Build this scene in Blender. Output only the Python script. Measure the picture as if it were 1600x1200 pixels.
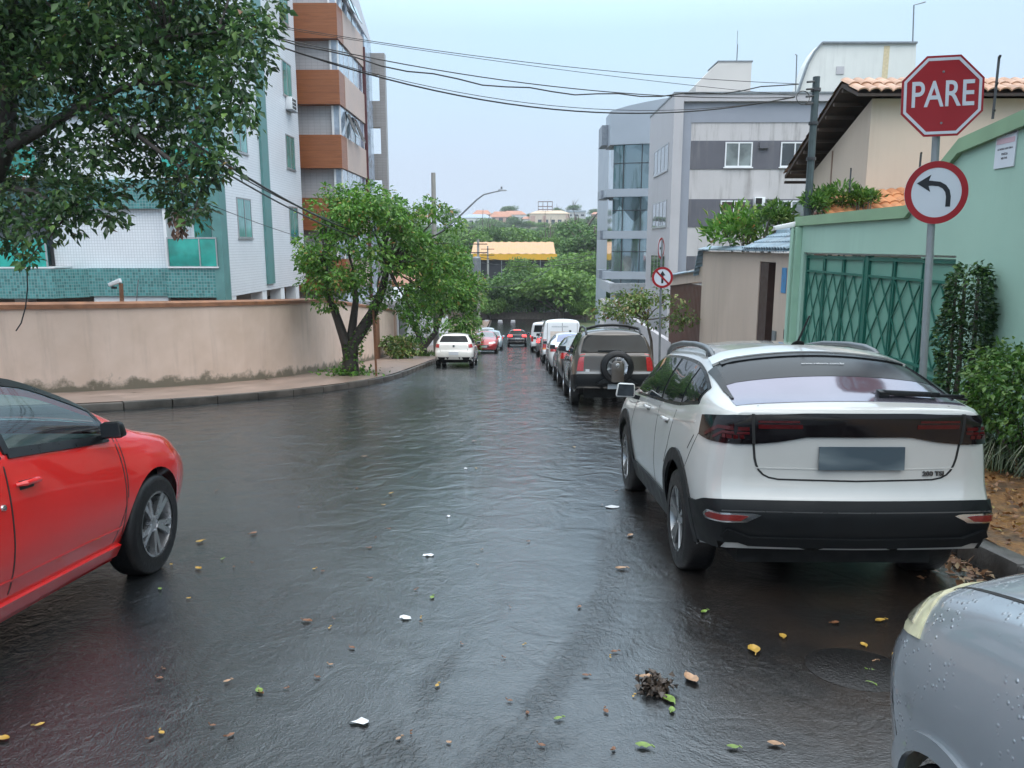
import bpy, bmesh, math, random
import numpy as np
from mathutils import Vector, Matrix
from mathutils.bvhtree import BVHTree
R = math.radians
random.seed(7)
RNG = np.random.default_rng(7)
scene = bpy.context.scene
for o in list(bpy.data.objects):
    bpy.data.objects.remove(o)
COL = scene.collection

# ------------------------------------------------------------------ camera, sky, sun, exposure
CAM_Z, PITCH, YAW, FOC = 1.65, 10.16, 0.525, 1200.0
cam = bpy.data.cameras.new("camera")
cam.sensor_width = 36.0
cam.lens = FOC / 1600 * 36
cam.clip_end = 6000
cam.clip_start = 0.05
cam_ob = bpy.data.objects.new("camera", cam)
COL.objects.link(cam_ob)
cam_ob.location = (0, 0, CAM_Z)
cam_ob.rotation_euler = (R(90 - PITCH), 0, R(YAW))
scene.camera = cam_ob

SUN_EL, SUN_AZ = R(58), R(155)      # azimuth clockwise from +Y: behind the camera, to its right
world = bpy.data.worlds.new("World")
scene.world = world
world.use_nodes = True
wt = world.node_tree
wt.nodes.clear()
w_out = wt.nodes.new("ShaderNodeOutputWorld")
w_bg = wt.nodes.new("ShaderNodeBackground")
w_sky = wt.nodes.new("ShaderNodeTexSky")
w_sky.sky_type = 'NISHITA'
w_sky.sun_disc = False
w_sky.sun_elevation = SUN_EL
w_sky.sun_rotation = SUN_AZ
w_sky.air_density = 1.0
w_sky.dust_density = 4.0
# overcast: a cloud sheet, brighter towards the zenith, over the blue sky
w_tc = wt.nodes.new("ShaderNodeTexCoord")
w_sep = wt.nodes.new("ShaderNodeSeparateXYZ")
w_ramp = wt.nodes.new("ShaderNodeValToRGB")
w_noi = wt.nodes.new("ShaderNodeTexNoise")
w_noi.inputs['Scale'].default_value = 2.2
w_noi.inputs['Detail'].default_value = 5
w_mul = wt.nodes.new("ShaderNodeMix"); w_mul.data_type = 'RGBA'; w_mul.blend_type = 'MULTIPLY'
w_mul.inputs['Factor'].default_value = 0.10
w_mix = wt.nodes.new("ShaderNodeMix"); w_mix.data_type = 'RGBA'
w_mix.inputs['Factor'].default_value = 0.88
wt.links.new(w_tc.outputs['Generated'], w_sep.inputs[0])
wt.links.new(w_sep.outputs['Z'], w_ramp.inputs[0])
cr = w_ramp.color_ramp
cr.elements[0].position = 0.0; cr.elements[0].color = (4.5, 5.25, 6.35, 1)
cr.elements[1].position = 1.0; cr.elements[1].color = (20.0, 21.0, 22.0, 1)
e = cr.elements.new(0.10); e.color = (4.6, 5.5, 6.7, 1)
e = cr.elements.new(0.25); e.color = (4.6, 6.3, 7.9, 1)
e = cr.elements.new(0.36); e.color = (7.2, 10.2, 12.7, 1)
e = cr.elements.new(0.55); e.color = (13.0, 15.0, 16.8, 1)
wt.links.new(w_tc.outputs['Generated'], w_noi.inputs['Vector'])
wt.links.new(w_ramp.outputs[0], w_mul.inputs[6])
wt.links.new(w_noi.outputs['Color'], w_mul.inputs[7])
wt.links.new(w_sky.outputs[0], w_mix.inputs[6])
wt.links.new(w_mul.outputs[2], w_mix.inputs[7])
wt.links.new(w_mix.outputs[2], w_bg.inputs['Color'])
w_bg.inputs['Strength'].default_value = 0.10
wt.links.new(w_bg.outputs[0], w_out.inputs['Surface'])

sun = bpy.data.lights.new("sun", 'SUN')
sun.energy = 0.7
sun.angle = R(45)
sun.color = (1.0, 0.96, 0.9)
sun_ob = bpy.data.objects.new("sun", sun)
COL.objects.link(sun_ob)
sun_ob.rotation_euler = (R(90) - SUN_EL, 0, math.pi - SUN_AZ)
sun_ob.location = (5, -20, 40)
scene.view_settings.view_transform = 'Standard'
scene.view_settings.look = 'None'
scene.view_settings.gamma = 1
scene.view_settings.use_curve_mapping = False
scene.view_settings.exposure = 0.68
scene.cycles.max_bounces = 6
scene.cycles.transparent_max_bounces = 8
scene.cycles.caustics_reflective = False
scene.cycles.caustics_refractive = False

# ------------------------------------------------------------------ pixels <-> world (photo is 1600 x 1200)
_ct, _st = math.cos(R(PITCH)), math.sin(R(PITCH))
_cy, _sy = math.cos(R(YAW)), math.sin(R(YAW))
def ray(px, py):
    u, v = (px - 800) / FOC, (py - 600) / FOC
    f, d = _ct - v * _st, -(_st + v * _ct)        # forward, up per unit depth
    return Vector((u * _cy - f * _sy, f * _cy + u * _sy, d))
def at(px, py, Y):
    """the point seen at pixel px,py at forward distance Y"""
    r = ray(px, py); k = Y / r.y
    return Vector((r.x * k, Y, CAM_Z + r.z * k))
def at_x(px, py, X):
    r = ray(px, py); k = X / r.x
    return Vector((X, r.y * k, CAM_Z + r.z * k))
SLOPE = 0.105
def road_z(y):
    """height of the street: falls 10.5 %, levels out at the bottom"""
    if y < -8: return 0.84
    if y < 72: return -SLOPE * y
    if y < 98:
        t = (y - 72) / 26.0
        return -SLOPE * 72 - SLOPE * 26 * (t - t * t / 2)
    return -SLOPE * 72 - SLOPE * 13

# ------------------------------------------------------------------ materials
_mats = {}
def nodes_of(name):
    m = bpy.data.materials.new(name); m.use_nodes = True
    nt = m.node_tree
    return m, nt, nt.nodes['Principled BSDF']
def N(nt, kind, **kw):
    n = nt.nodes.new(kind)
    for k, v in kw.items():
        if k in n.inputs: n.inputs[k].default_value = v
        else: setattr(n, k, v)
    return n
def mixc(nt, fac, a, b, blend='MIX'):
    n = nt.nodes.new("ShaderNodeMix"); n.data_type = 'RGBA'; n.blend_type = blend
    for i, s in ((0, fac), (6, a), (7, b)):
        if hasattr(s, 'is_linked') or hasattr(s, 'links'): nt.links.new(s, n.inputs[i])
        elif isinstance(s, (int, float)): n.inputs[i].default_value = s
        else: n.inputs[i].default_value = (*s[:3], 1)
    return n.outputs[2]
def ramp(nt, src, stops):
    n = nt.nodes.new("ShaderNodeValToRGB")
    cr = n.color_ramp
    while len(cr.elements) > len(stops): cr.elements.remove(cr.elements[-1])
    while len(cr.elements) < len(stops): cr.elements.new(0.5)
    for el, (p, c) in zip(cr.elements, stops):
        el.position = p
        el.color = (c, c, c, 1) if isinstance(c, (int, float)) else (*c[:3], 1)
    nt.links.new(src, n.inputs[0])
    return n.outputs[0]
def noise(nt, scale, detail=4, vec=None, rough=0.55, dist=0.0):
    n = N(nt, "ShaderNodeTexNoise", Scale=scale, Detail=detail, Roughness=rough, Distortion=dist)
    if vec is not None: nt.links.new(vec, n.inputs['Vector'])
    return n.outputs['Fac']
def pos(nt, sx=1, sy=1, sz=1):
    t = N(nt, "ShaderNodeTexCoord")
    m = N(nt, "ShaderNodeMapping")
    m.inputs['Scale'].default_value = (sx, sy, sz)
    nt.links.new(t.outputs['Object'], m.inputs['Vector'])
    return m.outputs['Vector']
def bump(nt, b, h, strength=0.3, dist=0.01):
    n = N(nt, "ShaderNodeBump", Strength=strength, Distance=dist)
    nt.links.new(h, n.inputs['Height'])
    nt.links.new(n.outputs[0], b.inputs['Normal'])
    return n
def scale_c(c, k): return tuple(min(1, x * k) for x in c)

def mat(name, color, rough=0.6, var=0.18, scale=6.0, metal=0.0, spec=0.5, coat=0.0, bmp=0.0, bscale=60, streak=0.0, streak_c=(0.08, 0.075, 0.07)):
    """plain procedural surface: mottled colour, optional rain streaks, optional grain"""
    if name in _mats: return _mats[name]
    m, nt, b = nodes_of(name)
    p = pos(nt)
    n1 = noise(nt, scale, 5, p)
    c = ramp(nt, n1, [(0.3, scale_c(color, 1 - var)), (0.7, scale_c(color, 1 + var * 0.6))])
    if streak:
        n2 = noise(nt, 1.0, 6, pos(nt, 3.2, 3.2, 0.28), 0.7)
        n3 = noise(nt, 0.5, 3, p)
        f = ramp(nt, n2, [(0.49, 0.0), (0.70, streak)])
        f2 = ramp(nt, n3, [(0.4, 0.15), (0.65, 1.0)])
        mm = N(nt, "ShaderNodeMath", operation='MULTIPLY')
        nt.links.new(f, mm.inputs[0]); nt.links.new(f2, mm.inputs[1])
        c = mixc(nt, mm.outputs[0], c, streak_c)
    nt.links.new(c, b.inputs['Base Color'])
    b.inputs['Roughness'].default_value = rough
    if var > 0:
        rr = ramp(nt, n1, [(0.3, max(0.02, rough * 0.8)), (0.7, min(1, rough * 1.15))])
        nt.links.new(rr, b.inputs['Roughness'])
    b.inputs['Metallic'].default_value = metal
    b.inputs['Specular IOR Level'].default_value = spec
    b.inputs['Coat Weight'].default_value = coat
    b.inputs['Coat Roughness'].default_value = 0.06
    if bmp: bump(nt, b, noise(nt, bscale, 4, p), bmp, 0.02)
    _mats[name] = m
    return m

def paint(name, color, flake=0.0, rough=0.32, drops=0.25, size=70.0, deep=0.002):
    """wet car paint: clear coat with fine water beads"""
    if name in _mats: return _mats[name]
    m, nt, b = nodes_of(name)
    p = pos(nt)
    n1 = noise(nt, 3.0, 4, p)
    c = ramp(nt, n1, [(0.3, scale_c(color, 0.94)), (0.7, scale_c(color, 1.03))])
    nt.links.new(c, b.inputs['Base Color'])
    b.inputs['Roughness'].default_value = rough
    b.inputs['Metallic'].default_value = flake
    b.inputs['Coat Weight'].default_value = 1.0
    b.inputs['Coat Roughness'].default_value = 0.03
    v = N(nt, "ShaderNodeTexVoronoi", Scale=size, Randomness=1.0)
    nt.links.new(p, v.inputs['Vector'])
    h = ramp(nt, v.outputs['Distance'], [(0.0, 1.0), (0.28, 0.0)])
    msk = ramp(nt, noise(nt, 5.0, 3, p), [(0.45, 0.0), (0.6, 1.0)])
    mm = N(nt, "ShaderNodeMath", operation='MULTIPLY')
    nt.links.new(h, mm.inputs[0]); nt.links.new(msk, mm.inputs[1])
    bn = N(nt, "ShaderNodeBump", Strength=drops, Distance=deep)
    nt.links.new(mm.outputs[0], bn.inputs['Height'])
    nt.links.new(bn.outputs[0], b.inputs['Coat Normal'])
    if deep > 0.002: nt.links.new(bn.outputs[0], b.inputs['Normal'])
    _mats[name] = m
    return m

def glass(name, color, rough=0.03, spec=0.8, coat=0.6):
    """window seen from outside: dark interior behind a mirror-like pane"""
    if name in _mats: return _mats[name]
    m, nt, b = nodes_of(name)
    p = pos(nt)
    c = ramp(nt, noise(nt, 1.3, 3, p), [(0.35, scale_c(color, 0.6)), (0.65, scale_c(color, 1.3))])
    nt.links.new(c, b.inputs['Base Color'])
    b.inputs['Roughness'].default_value = rough
    b.inputs['Specular IOR Level'].default_value = spec
    b.inputs['Coat Weight'].default_value = coat
    b.inputs['Coat Roughness'].default_value = 0.01
    _mats[name] = m
    return m

def tiles(name, color, grout, w, h, rough=0.35, var=0.15, offset=0.0, mortar=0.06, streak=0.0, spec=0.5, size_var=None):
    """small ceramic tiles on upright walls (x or y along the wall, z up)"""
    if name in _mats: return _mats[name]
    m, nt, b = nodes_of(name)
    t = N(nt, "ShaderNodeTexCoord"); s = N(nt, "ShaderNodeSeparateXYZ"); cmb = N(nt, "ShaderNodeCombineXYZ")
    add = N(nt, "ShaderNodeMath", operation='ADD')
    nt.links.new(t.outputs['Object'], s.inputs[0])
    nt.links.new(s.outputs[0], add.inputs[0]); nt.links.new(s.outputs[1], add.inputs[1])
    nt.links.new(add.outputs[0], cmb.inputs[0]); nt.links.new(s.outputs[2], cmb.inputs[1])
    br = N(nt, "ShaderNodeTexBrick", Scale=1.0)
    br.offset = offset
    br.inputs['Brick Width'].default_value = w
    br.inputs['Row Height'].default_value = h
    br.inputs['Mortar Size'].default_value = mortar * h
    br.inputs['Mortar Smooth'].default_value = 0.3
    br.inputs['Color1'].default_value = (*scale_c(color, 1 - var), 1)
    br.inputs['Color2'].default_value = (*scale_c(color, 1 + var * 0.5), 1)
    br.inputs['Mortar'].default_value = (*grout, 1)
    nt.links.new(cmb.outputs[0], br.inputs['Vector'])
    p = pos(nt)
    big = ramp(nt, noise(nt, 0.6, 4, p), [(0.3, 0.90), (0.7, 1.0)])
    c = mixc(nt, 1.0, br.outputs['Color'], big, 'MULTIPLY')
    if streak:
        f = ramp(nt, noise(nt, 1.0, 6, pos(nt, 2.5, 2.5, 0.2), 0.7), [(0.5, 0.0), (0.8, streak)])
        c = mixc(nt, f, c, (0.10, 0.10, 0.09))
    nt.links.new(c, b.inputs['Base Color'])
    b.inputs['Roughness'].default_value = rough
    b.inputs['Specular IOR Level'].default_value = spec
    inv = ramp(nt, br.outputs['Fac'], [(0.0, 1.0), (1.0, 0.0)])
    bump(nt, b, inv, 0.35, 0.004)
    _mats[name] = m
    return m

def leafmat(name, stops, rough=0.42, trans=0.25):
    """foliage: every leaf takes its own tone"""
    if name in _mats: return _mats[name]
    m, nt, b = nodes_of(name)
    g = N(nt, "ShaderNodeNewGeometry")
    c = ramp(nt, g.outputs['Random Per Island'], stops)
    big = ramp(nt, noise(nt, 0.9, 3, pos(nt)), [(0.35, 0.7), (0.65, 1.15)])
    c = mixc(nt, 1.0, c, big, 'MULTIPLY')
    nt.links.new(c, b.inputs['Base Color'])
    b.inputs['Roughness'].default_value = rough
    tr = N(nt, "ShaderNodeBsdfTranslucent")
    nt.links.new(c, tr.inputs['Color'])
    mx = N(nt, "ShaderNodeMixShader")
    mx.inputs[0].default_value = trans
    nt.links.new(b.outputs[0], mx.inputs[1]); nt.links.new(tr.outputs[0], mx.inputs[2])
    nt.links.new(mx.outputs[0], nt.nodes['Material Output'].inputs['Surface'])
    _mats[name] = m
    return m

# ------------------------------------------------------------------ mesh builder, tagging
class MB:
    def __init__(self): self.v = []; self.f = []
    def add(self, vs, fs):
        o = len(self.v)
        self.v += [tuple(p) for p in vs]
        self.f += [tuple(i + o for i in q) for q in fs]
        return self
    def box(self, x0, x1, y0, y1, z0, z1):
        if x0 > x1: x0, x1 = x1, x0
        if y0 > y1: y0, y1 = y1, y0
        if z0 > z1: z0, z1 = z1, z0
        v = [(x0,y0,z0),(x1,y0,z0),(x1,y1,z0),(x0,y1,z0),(x0,y0,z1),(x1,y0,z1),(x1,y1,z1),(x0,y1,z1)]
        return self.add(v, [(0,3,2,1),(4,5,6,7),(0,1,5,4),(1,2,6,5),(2,3,7,6),(3,0,4,7)])
    def hexa(self, p):      # 8 points: bottom ring, top ring
        return self.add(p, [(0,3,2,1),(4,5,6,7),(0,1,5,4),(1,2,6,5),(2,3,7,6),(3,0,4,7)])
    def prism(self, poly, ext):     # poly of 3-D points, extruded by the vector ext
        n = len(poly); e = Vector(ext)
        a = [Vector(p) for p in poly]
        v = a + [p + e for p in a]
        f = [tuple(range(n - 1, -1, -1)), tuple(range(n, 2 * n))]
        f += [(i, (i + 1) % n, n + (i + 1) % n, n + i) for i in range(n)]
        return self.add(v, f)
    def bar(self, a, b, w, h=None):     # square bar from a to b
        a, b = Vector(a), Vector(b); h = h or w
        d = (b - a).normalized()
        up = Vector((0, 0, 1)) if abs(d.z) < 0.95 else Vector((1, 0, 0))
        s = d.cross(up).normalized(); u = s.cross(d)
        s *= w / 2; u *= h / 2
        return self.hexa([a - s - u, a + s - u, b + s - u, b - s - u, a - s + u, a + s + u, b + s + u, b - s + u])
    def tube(self, path, r, n=8, caps=True):
        P = [Vector(p) for p in path]; m = len(P)
        rr = r if isinstance(r, (list, tuple)) else [r] * m
        rings = []; prev = None
        for i in range(m):
            d = (P[min(i + 1, m - 1)] - P[max(i - 1, 0)]).normalized()
            if prev is None:
                up = Vector((0, 0, 1)) if abs(d.z) < 0.9 else Vector((1, 0, 0))
                s = d.cross(up).normalized()
            else:
                s = (prev - d * prev.dot(d)).normalized()
            prev = s; t = d.cross(s)
            rings.append([P[i] + (s * math.cos(2 * math.pi * k / n) + t * math.sin(2 * math.pi * k / n)) * rr[i] for k in range(n)])
        v = [p for g in rings for p in g]
        f = [(i * n + k, i * n + (k + 1) % n, (i + 1) * n + (k + 1) % n, (i + 1) * n + k) for i in range(m - 1) for k in range(n)]
        if caps: f += [tuple(range(n - 1, -1, -1)), tuple(range((m - 1) * n, m * n))]
        return self.add(v, f)
    def lathe(self, prof, n=24, M=None, caps=True):     # prof: (radius, height along local Z)
        M = M or Matrix.Identity(4); m = len(prof)
        v = [M @ Vector((r * math.cos(2 * math.pi * k / n), r * math.sin(2 * math.pi * k / n), z)) for r, z in prof for k in range(n)]
        f = [(i * n + k, i * n + (k + 1) % n, (i + 1) * n + (k + 1) % n, (i + 1) * n + k) for i in range(m - 1) for k in range(n)]
        if caps: f += [tuple(range(n - 1, -1, -1)), tuple(range((m - 1) * n, m * n))]
        return self.add(v, f)
    def grid(self, rows):
        n, m = len(rows), len(rows[0])
        return self.add([p for r in rows for p in r], [(i * m + j, i * m + j + 1, (i + 1) * m + j + 1, (i + 1) * m + j) for i in range(n - 1) for j in range(m - 1)])
    def build(self, name, material, parent=None, origin=None, smooth=None, bevel=0.0, kind=None):
        """links everything collected as ONE mesh object; smooth = auto-smooth angle in degrees"""
        me = bpy.data.meshes.new(name)
        if origin is None and parent is not None and parent.get('_o') is not None:
            origin = parent['_o']
        og = Vector(origin) if origin is not None else Vector((0, 0, 0))
        me.from_pydata([tuple(Vector(p) - og) for p in self.v], [], self.f)
        me.validate(); me.update()
        if bevel:
            bm = bmesh.new(); bm.from_mesh(me)
            es = [ed for ed in bm.edges if len(ed.link_faces) == 2 and ed.calc_face_angle(0) > R(30)]
            bmesh.ops.bevel(bm, geom=es, offset=bevel, segments=2, affect='EDGES', profile=0.5, clamp_overlap=True)
            bm.to_mesh(me); bm.free()
            smooth = smooth or 40
        if smooth:
            me.polygons.foreach_set('use_smooth', [True] * len(me.polygons))
            me.set_sharp_from_angle(angle=R(smooth))
        me.materials.append(material)
        o = bpy.data.objects.new(name, me)
        COL.objects.link(o)
        if parent is not None:
            o.parent = parent
            if parent.get('_o') is not None: o['_o'] = parent['_o']
        elif origin is not None:
            o.location = og
        if kind: o['kind'] = kind
        return o
def tag(o, label, cat, group=None):
    o['label'] = label; o['category'] = cat
    if group: o['group'] = group
    return o
def thing(name, label, cat, loc=(0, 0, 0), rot=(0, 0, 0), group=None, world_parts=True):
    """Empty at the base of a thing; world_parts: its parts are written in world coordinates"""
    o = bpy.data.objects.new(name, None)
    COL.objects.link(o)
    o.empty_display_size = 0.2
    o.location = loc; o.rotation_euler = rot
    if world_parts: o['_o'] = tuple(loc)
    return tag(o, label, cat, group)
def copy_tree(o, parent=None):
    c = o.copy(); COL.objects.link(c)
    if parent is not None: c.parent = parent
    for ch in list(o.children): copy_tree(ch, c)
    return c
def text_mesh(body, size, extrude, name, material, parent, M, bold=0.0, sx=1.0):
    """lettering as a solid mesh; local X along the line, Y up, Z towards the reader"""
    cu = bpy.data.curves.new(name, 'FONT')
    cu.body = body; cu.size = size; cu.extrude = extrude; cu.offset = bold
    cu.align_x = 'CENTER'; cu.align_y = 'CENTER'
    t = bpy.data.objects.new(name, cu)
    me = bpy.data.meshes.new_from_object(t)
    bpy.data.objects.remove(t); bpy.data.curves.remove(cu)
    me.transform(Matrix.Diagonal((sx, 1, 1, 1)))
    me.transform(M)
    me.materials.clear(); me.materials.append(material)
    o = bpy.data.objects.new(name, me); COL.objects.link(o)
    if parent is not None: o.parent = parent
    return o
# ================================================================== ground, street, pavements
def hill_z(x, y):
    """the land: follows the street, dips behind it, climbs to the far ridge"""
    if y < 118: z = road_z(y) - 0.08
    elif y < 170:
        t = (y - 118) / 52; z = road_z(118) - 0.08 - 3.0 * t * t * (3 - 2 * t)
    else:
        t = min(1, (y - 170) / 530); s = t * t * (3 - 2 * t)
        z = road_z(118) - 3.08 + s * 30
    if y > 170:
        z += 1.6 * math.sin(x * 0.021 + 1.0) * min(1, (y - 170) / 150) + 1.0 * math.sin(x * 0.05 + y * 0.013)* min(1, (y - 170) / 150)
    return z
def terrain():
    xs = [-900, -500, -300, -200, -140, -100, -70, -45, -30, -15, 0, 15, 30, 45, 70, 100, 140, 200, 300, 500, 900]
    ys = list(range(-30, 120, 4)) + list(range(120, 700, 15)) + [760, 900, 1200, 2000, 3500]
    b = MB().grid([[(x, y, hill_z(x, y)) for x in xs] for y in ys])
    m, nt, bs = nodes_of("earth")
    p = pos(nt)
    c = ramp(nt, noise(nt, 0.08, 6, p), [(0.35, (0.035, 0.06, 0.02)), (0.55, (0.06, 0.085, 0.03)), (0.7, (0.16, 0.11, 0.07))])
    nt.links.new(c, bs.inputs['Base Color']); bs.inputs['Roughness'].default_value = 0.9
    b.build("terrain", m, smooth=60, kind='structure')
terrain()

def road_material():
    m, nt, b = nodes_of("wet_asphalt")
    p = pos(nt)
    grain = noise(nt, 95, 3, p, 0.7)
    mid = noise(nt, 1.4, 6, p, 0.65)
    big = noise(nt, 0.28, 5, pos(nt, 1.0, 0.55, 1.0), 0.6, 0.6)
    flow = noise(nt, 0.75, 7, pos(nt, 1.0, 0.45, 1.0), 0.66, 1.2)
    c = ramp(nt, grain, [(0.36, (0.004, 0.005, 0.006)), (0.58, (0.013, 0.015, 0.017)), (0.76, (0.060, 0.062, 0.062))])
    c = mixc(nt, ramp(nt, mid, [(0.42, 0.0), (0.7, 0.5)]), c, (0.016, 0.016, 0.015))
    # brownish tint along the kerb where the cars stand
    s = N(nt, "ShaderNodeSeparateXYZ"); nt.links.new(p, s.inputs[0])
    kerbside = ramp(nt, s.outputs[0], [(0.0, 0.0), (1.0, 1.0)])
    mr = N(nt, "ShaderNodeMapRange"); mr.inputs['From Min'].default_value = 0.5; mr.inputs['From Max'].default_value = 1.9
    nt.links.new(s.outputs[0], mr.inputs['Value'])
    brn = N(nt, "ShaderNodeMath", operation='MULTIPLY'); nt.links.new(mr.outputs[0], brn.inputs[0])
    nt.links.new(ramp(nt, mid, [(0.4, 0.15), (0.65, 0.65)]), brn.inputs[1])
    c = mixc(nt, brn.outputs[0], c, (0.060, 0.038, 0.025))
    nt.links.new(c, b.inputs['Base Color'])
    # film of water: thick = mirror, thin = satin
    film = ramp(nt, flow, [(0.36, 0.42), (0.44, 0.75), (0.53, 1.0)])
    mr2 = N(nt, "ShaderNodeMapRange"); mr2.inputs['From Min'].default_value = -2.6; mr2.inputs['From Max'].default_value = -0.6
    nt.links.new(s.outputs[0], mr2.inputs['Value'])
    side = N(nt, "ShaderNodeMath", operation='MULTIPLY_ADD')     # the middle of the street runs wetter
    nt.links.new(mr2.outputs[0], side.inputs[0]); side.inputs[1].default_value = 0.55; side.inputs[2].default_value = 0.45
    wet = N(nt, "ShaderNodeMath", operation='MULTIPLY'); nt.links.new(film, wet.inputs[0]); nt.links.new(side.outputs[0], wet.inputs[1])
    rgh = ramp(nt, wet.outputs[0], [(0.0, 0.34), (0.35, 0.16), (1.0, 0.035)])
    nt.links.new(rgh, b.inputs['Roughness'])
    mr3 = N(nt, "ShaderNodeMapRange"); mr3.inputs['From Min'].default_value = 2.5; mr3.inputs['From Max'].default_value = 7.0
    mr3.inputs['To Min'].default_value = 0.36; mr3.inputs['To Max'].default_value = 1.0
    nt.links.new(s.outputs[1], mr3.inputs['Value'])     # gloss raised down the slope to brighten the far sky reflection
    sp = N(nt, "ShaderNodeMath", operation='MULTIPLY'); nt.links.new(mr3.outputs[0], sp.inputs[0])
    nt.links.new(ramp(nt, wet.outputs[0], [(0.0, 0.16), (0.5, 0.6), (0.9, 1.0)]), sp.inputs[1])
    nt.links.new(sp.outputs[0], b.inputs['Specular IOR Level'])
    b.inputs['IOR'].default_value = 2.6
    # grain where thin, ripples of running water where thick
    rip1 = noise(nt, 9.0, 4, pos(nt, 1.25, 0.8, 1), 0.6, 1.4)
    rip2 = noise(nt, 26.0, 3, pos(nt, 1.1, 0.8, 1), 0.65, 0.8)
    rip3 = noise(nt, 2.6, 4, pos(nt, 1.0, 0.85, 1), 0.6, 1.0)
    b1 = N(nt, "ShaderNodeBump", Strength=0.42, Distance=0.006); nt.links.new(grain, b1.inputs['Height'])
    b2 = N(nt, "ShaderNodeBump", Strength=0.34, Distance=0.010); nt.links.new(rip2, b2.inputs['Height']); nt.links.new(b1.outputs[0], b2.inputs['Normal'])
    b3 = N(nt, "ShaderNodeBump", Strength=0.30, Distance=0.030); nt.links.new(rip1, b3.inputs['Height']); nt.links.new(b2.outputs[0], b3.inputs['Normal'])
    b4 = N(nt, "ShaderNodeBump", Strength=0.22, Distance=0.062); nt.links.new(rip3, b4.inputs['Height']); nt.links.new(b3.outputs[0], b4.inputs['Normal'])
    st = ramp(nt, flow, [(0.38, 0.62), (0.46, 0.10), (0.55, 0.12), (0.66, 0.75)])
    nt.links.new(st, b2.inputs['Strength'])
    nt.links.new(ramp(nt, big, [(0.47, 0.02), (0.60, 0.55)]), b3.inputs['Strength'])
    mr4 = N(nt, "ShaderNodeMapRange"); mr4.inputs['From Min'].default_value = 5.0; mr4.inputs['From Max'].default_value = 15.0
    mr4.inputs['To Min'].default_value = 0.15; mr4.inputs['To Max'].default_value = 0.9
    nt.links.new(s.outputs[1], mr4.inputs['Value']); nt.links.new(mr4.outputs[0], b4.inputs['Strength'])
    nt.links.new(b4.outputs[0], b.inputs['Normal'])
    return m
KERB_L, KERB_R = -4.0, 3.2
def road():
    ys = [-8, -4, 0] + [y for y in range(2, 118, 2)]
    xs = [-70, -40, -20, -12, -8, -4, 0, 3.35]
    MB().grid([[(x, y, road_z(y)) for x in xs] for y in ys]).build("road", road_material(), smooth=60, kind='structure')
road()

def left_edge(n=14):
    """kerb line of the left pavement: down the street, round the corner, up the cross street"""
    pts = [(-4.0, 110.0), (-4.0, 80.0), (-4.0, 60.0), (-4.0, 45.0), (-4.0, 36.0), (-4.0, 30.0), (-4.0, 25.5)]
    cx, cy, rx, ry = -11.0, 25.5, 7.0, 11.6
    for k in range(1, n + 1):
        a = math.pi / 2 * k / n
        pts.append((cx + rx * math.cos(a), cy - ry * math.sin(a)))
    return pts + [(-15, 13.9), (-22, 13.9), (-40, 13.9), (-60, 13.9)]
def wall_line(n=12):
    pts = [(-6.85, 42.0), (-6.85, 36.0), (-6.85, 30.0), (-6.85, 26.2)]
    for k in range(1, n + 1):
        a = math.pi / 2 * k / n
        pts.append((-13.2 + 6.35 * math.cos(a), 26.2 - 9.8 * math.sin(a)))
    return pts + [(-18, 16.4), (-26, 16.4), (-40, 16.4)]
concrete_l = mat("wet_pavement", (0.30, 0.215, 0.175), 0.34, 0.35, 1.6, bmp=0.15, bscale=30)
concrete_k = mat("kerb_stone", (0.085, 0.072, 0.060), 0.45, 0.6, 1.8, bmp=0.4, bscale=14)
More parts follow.
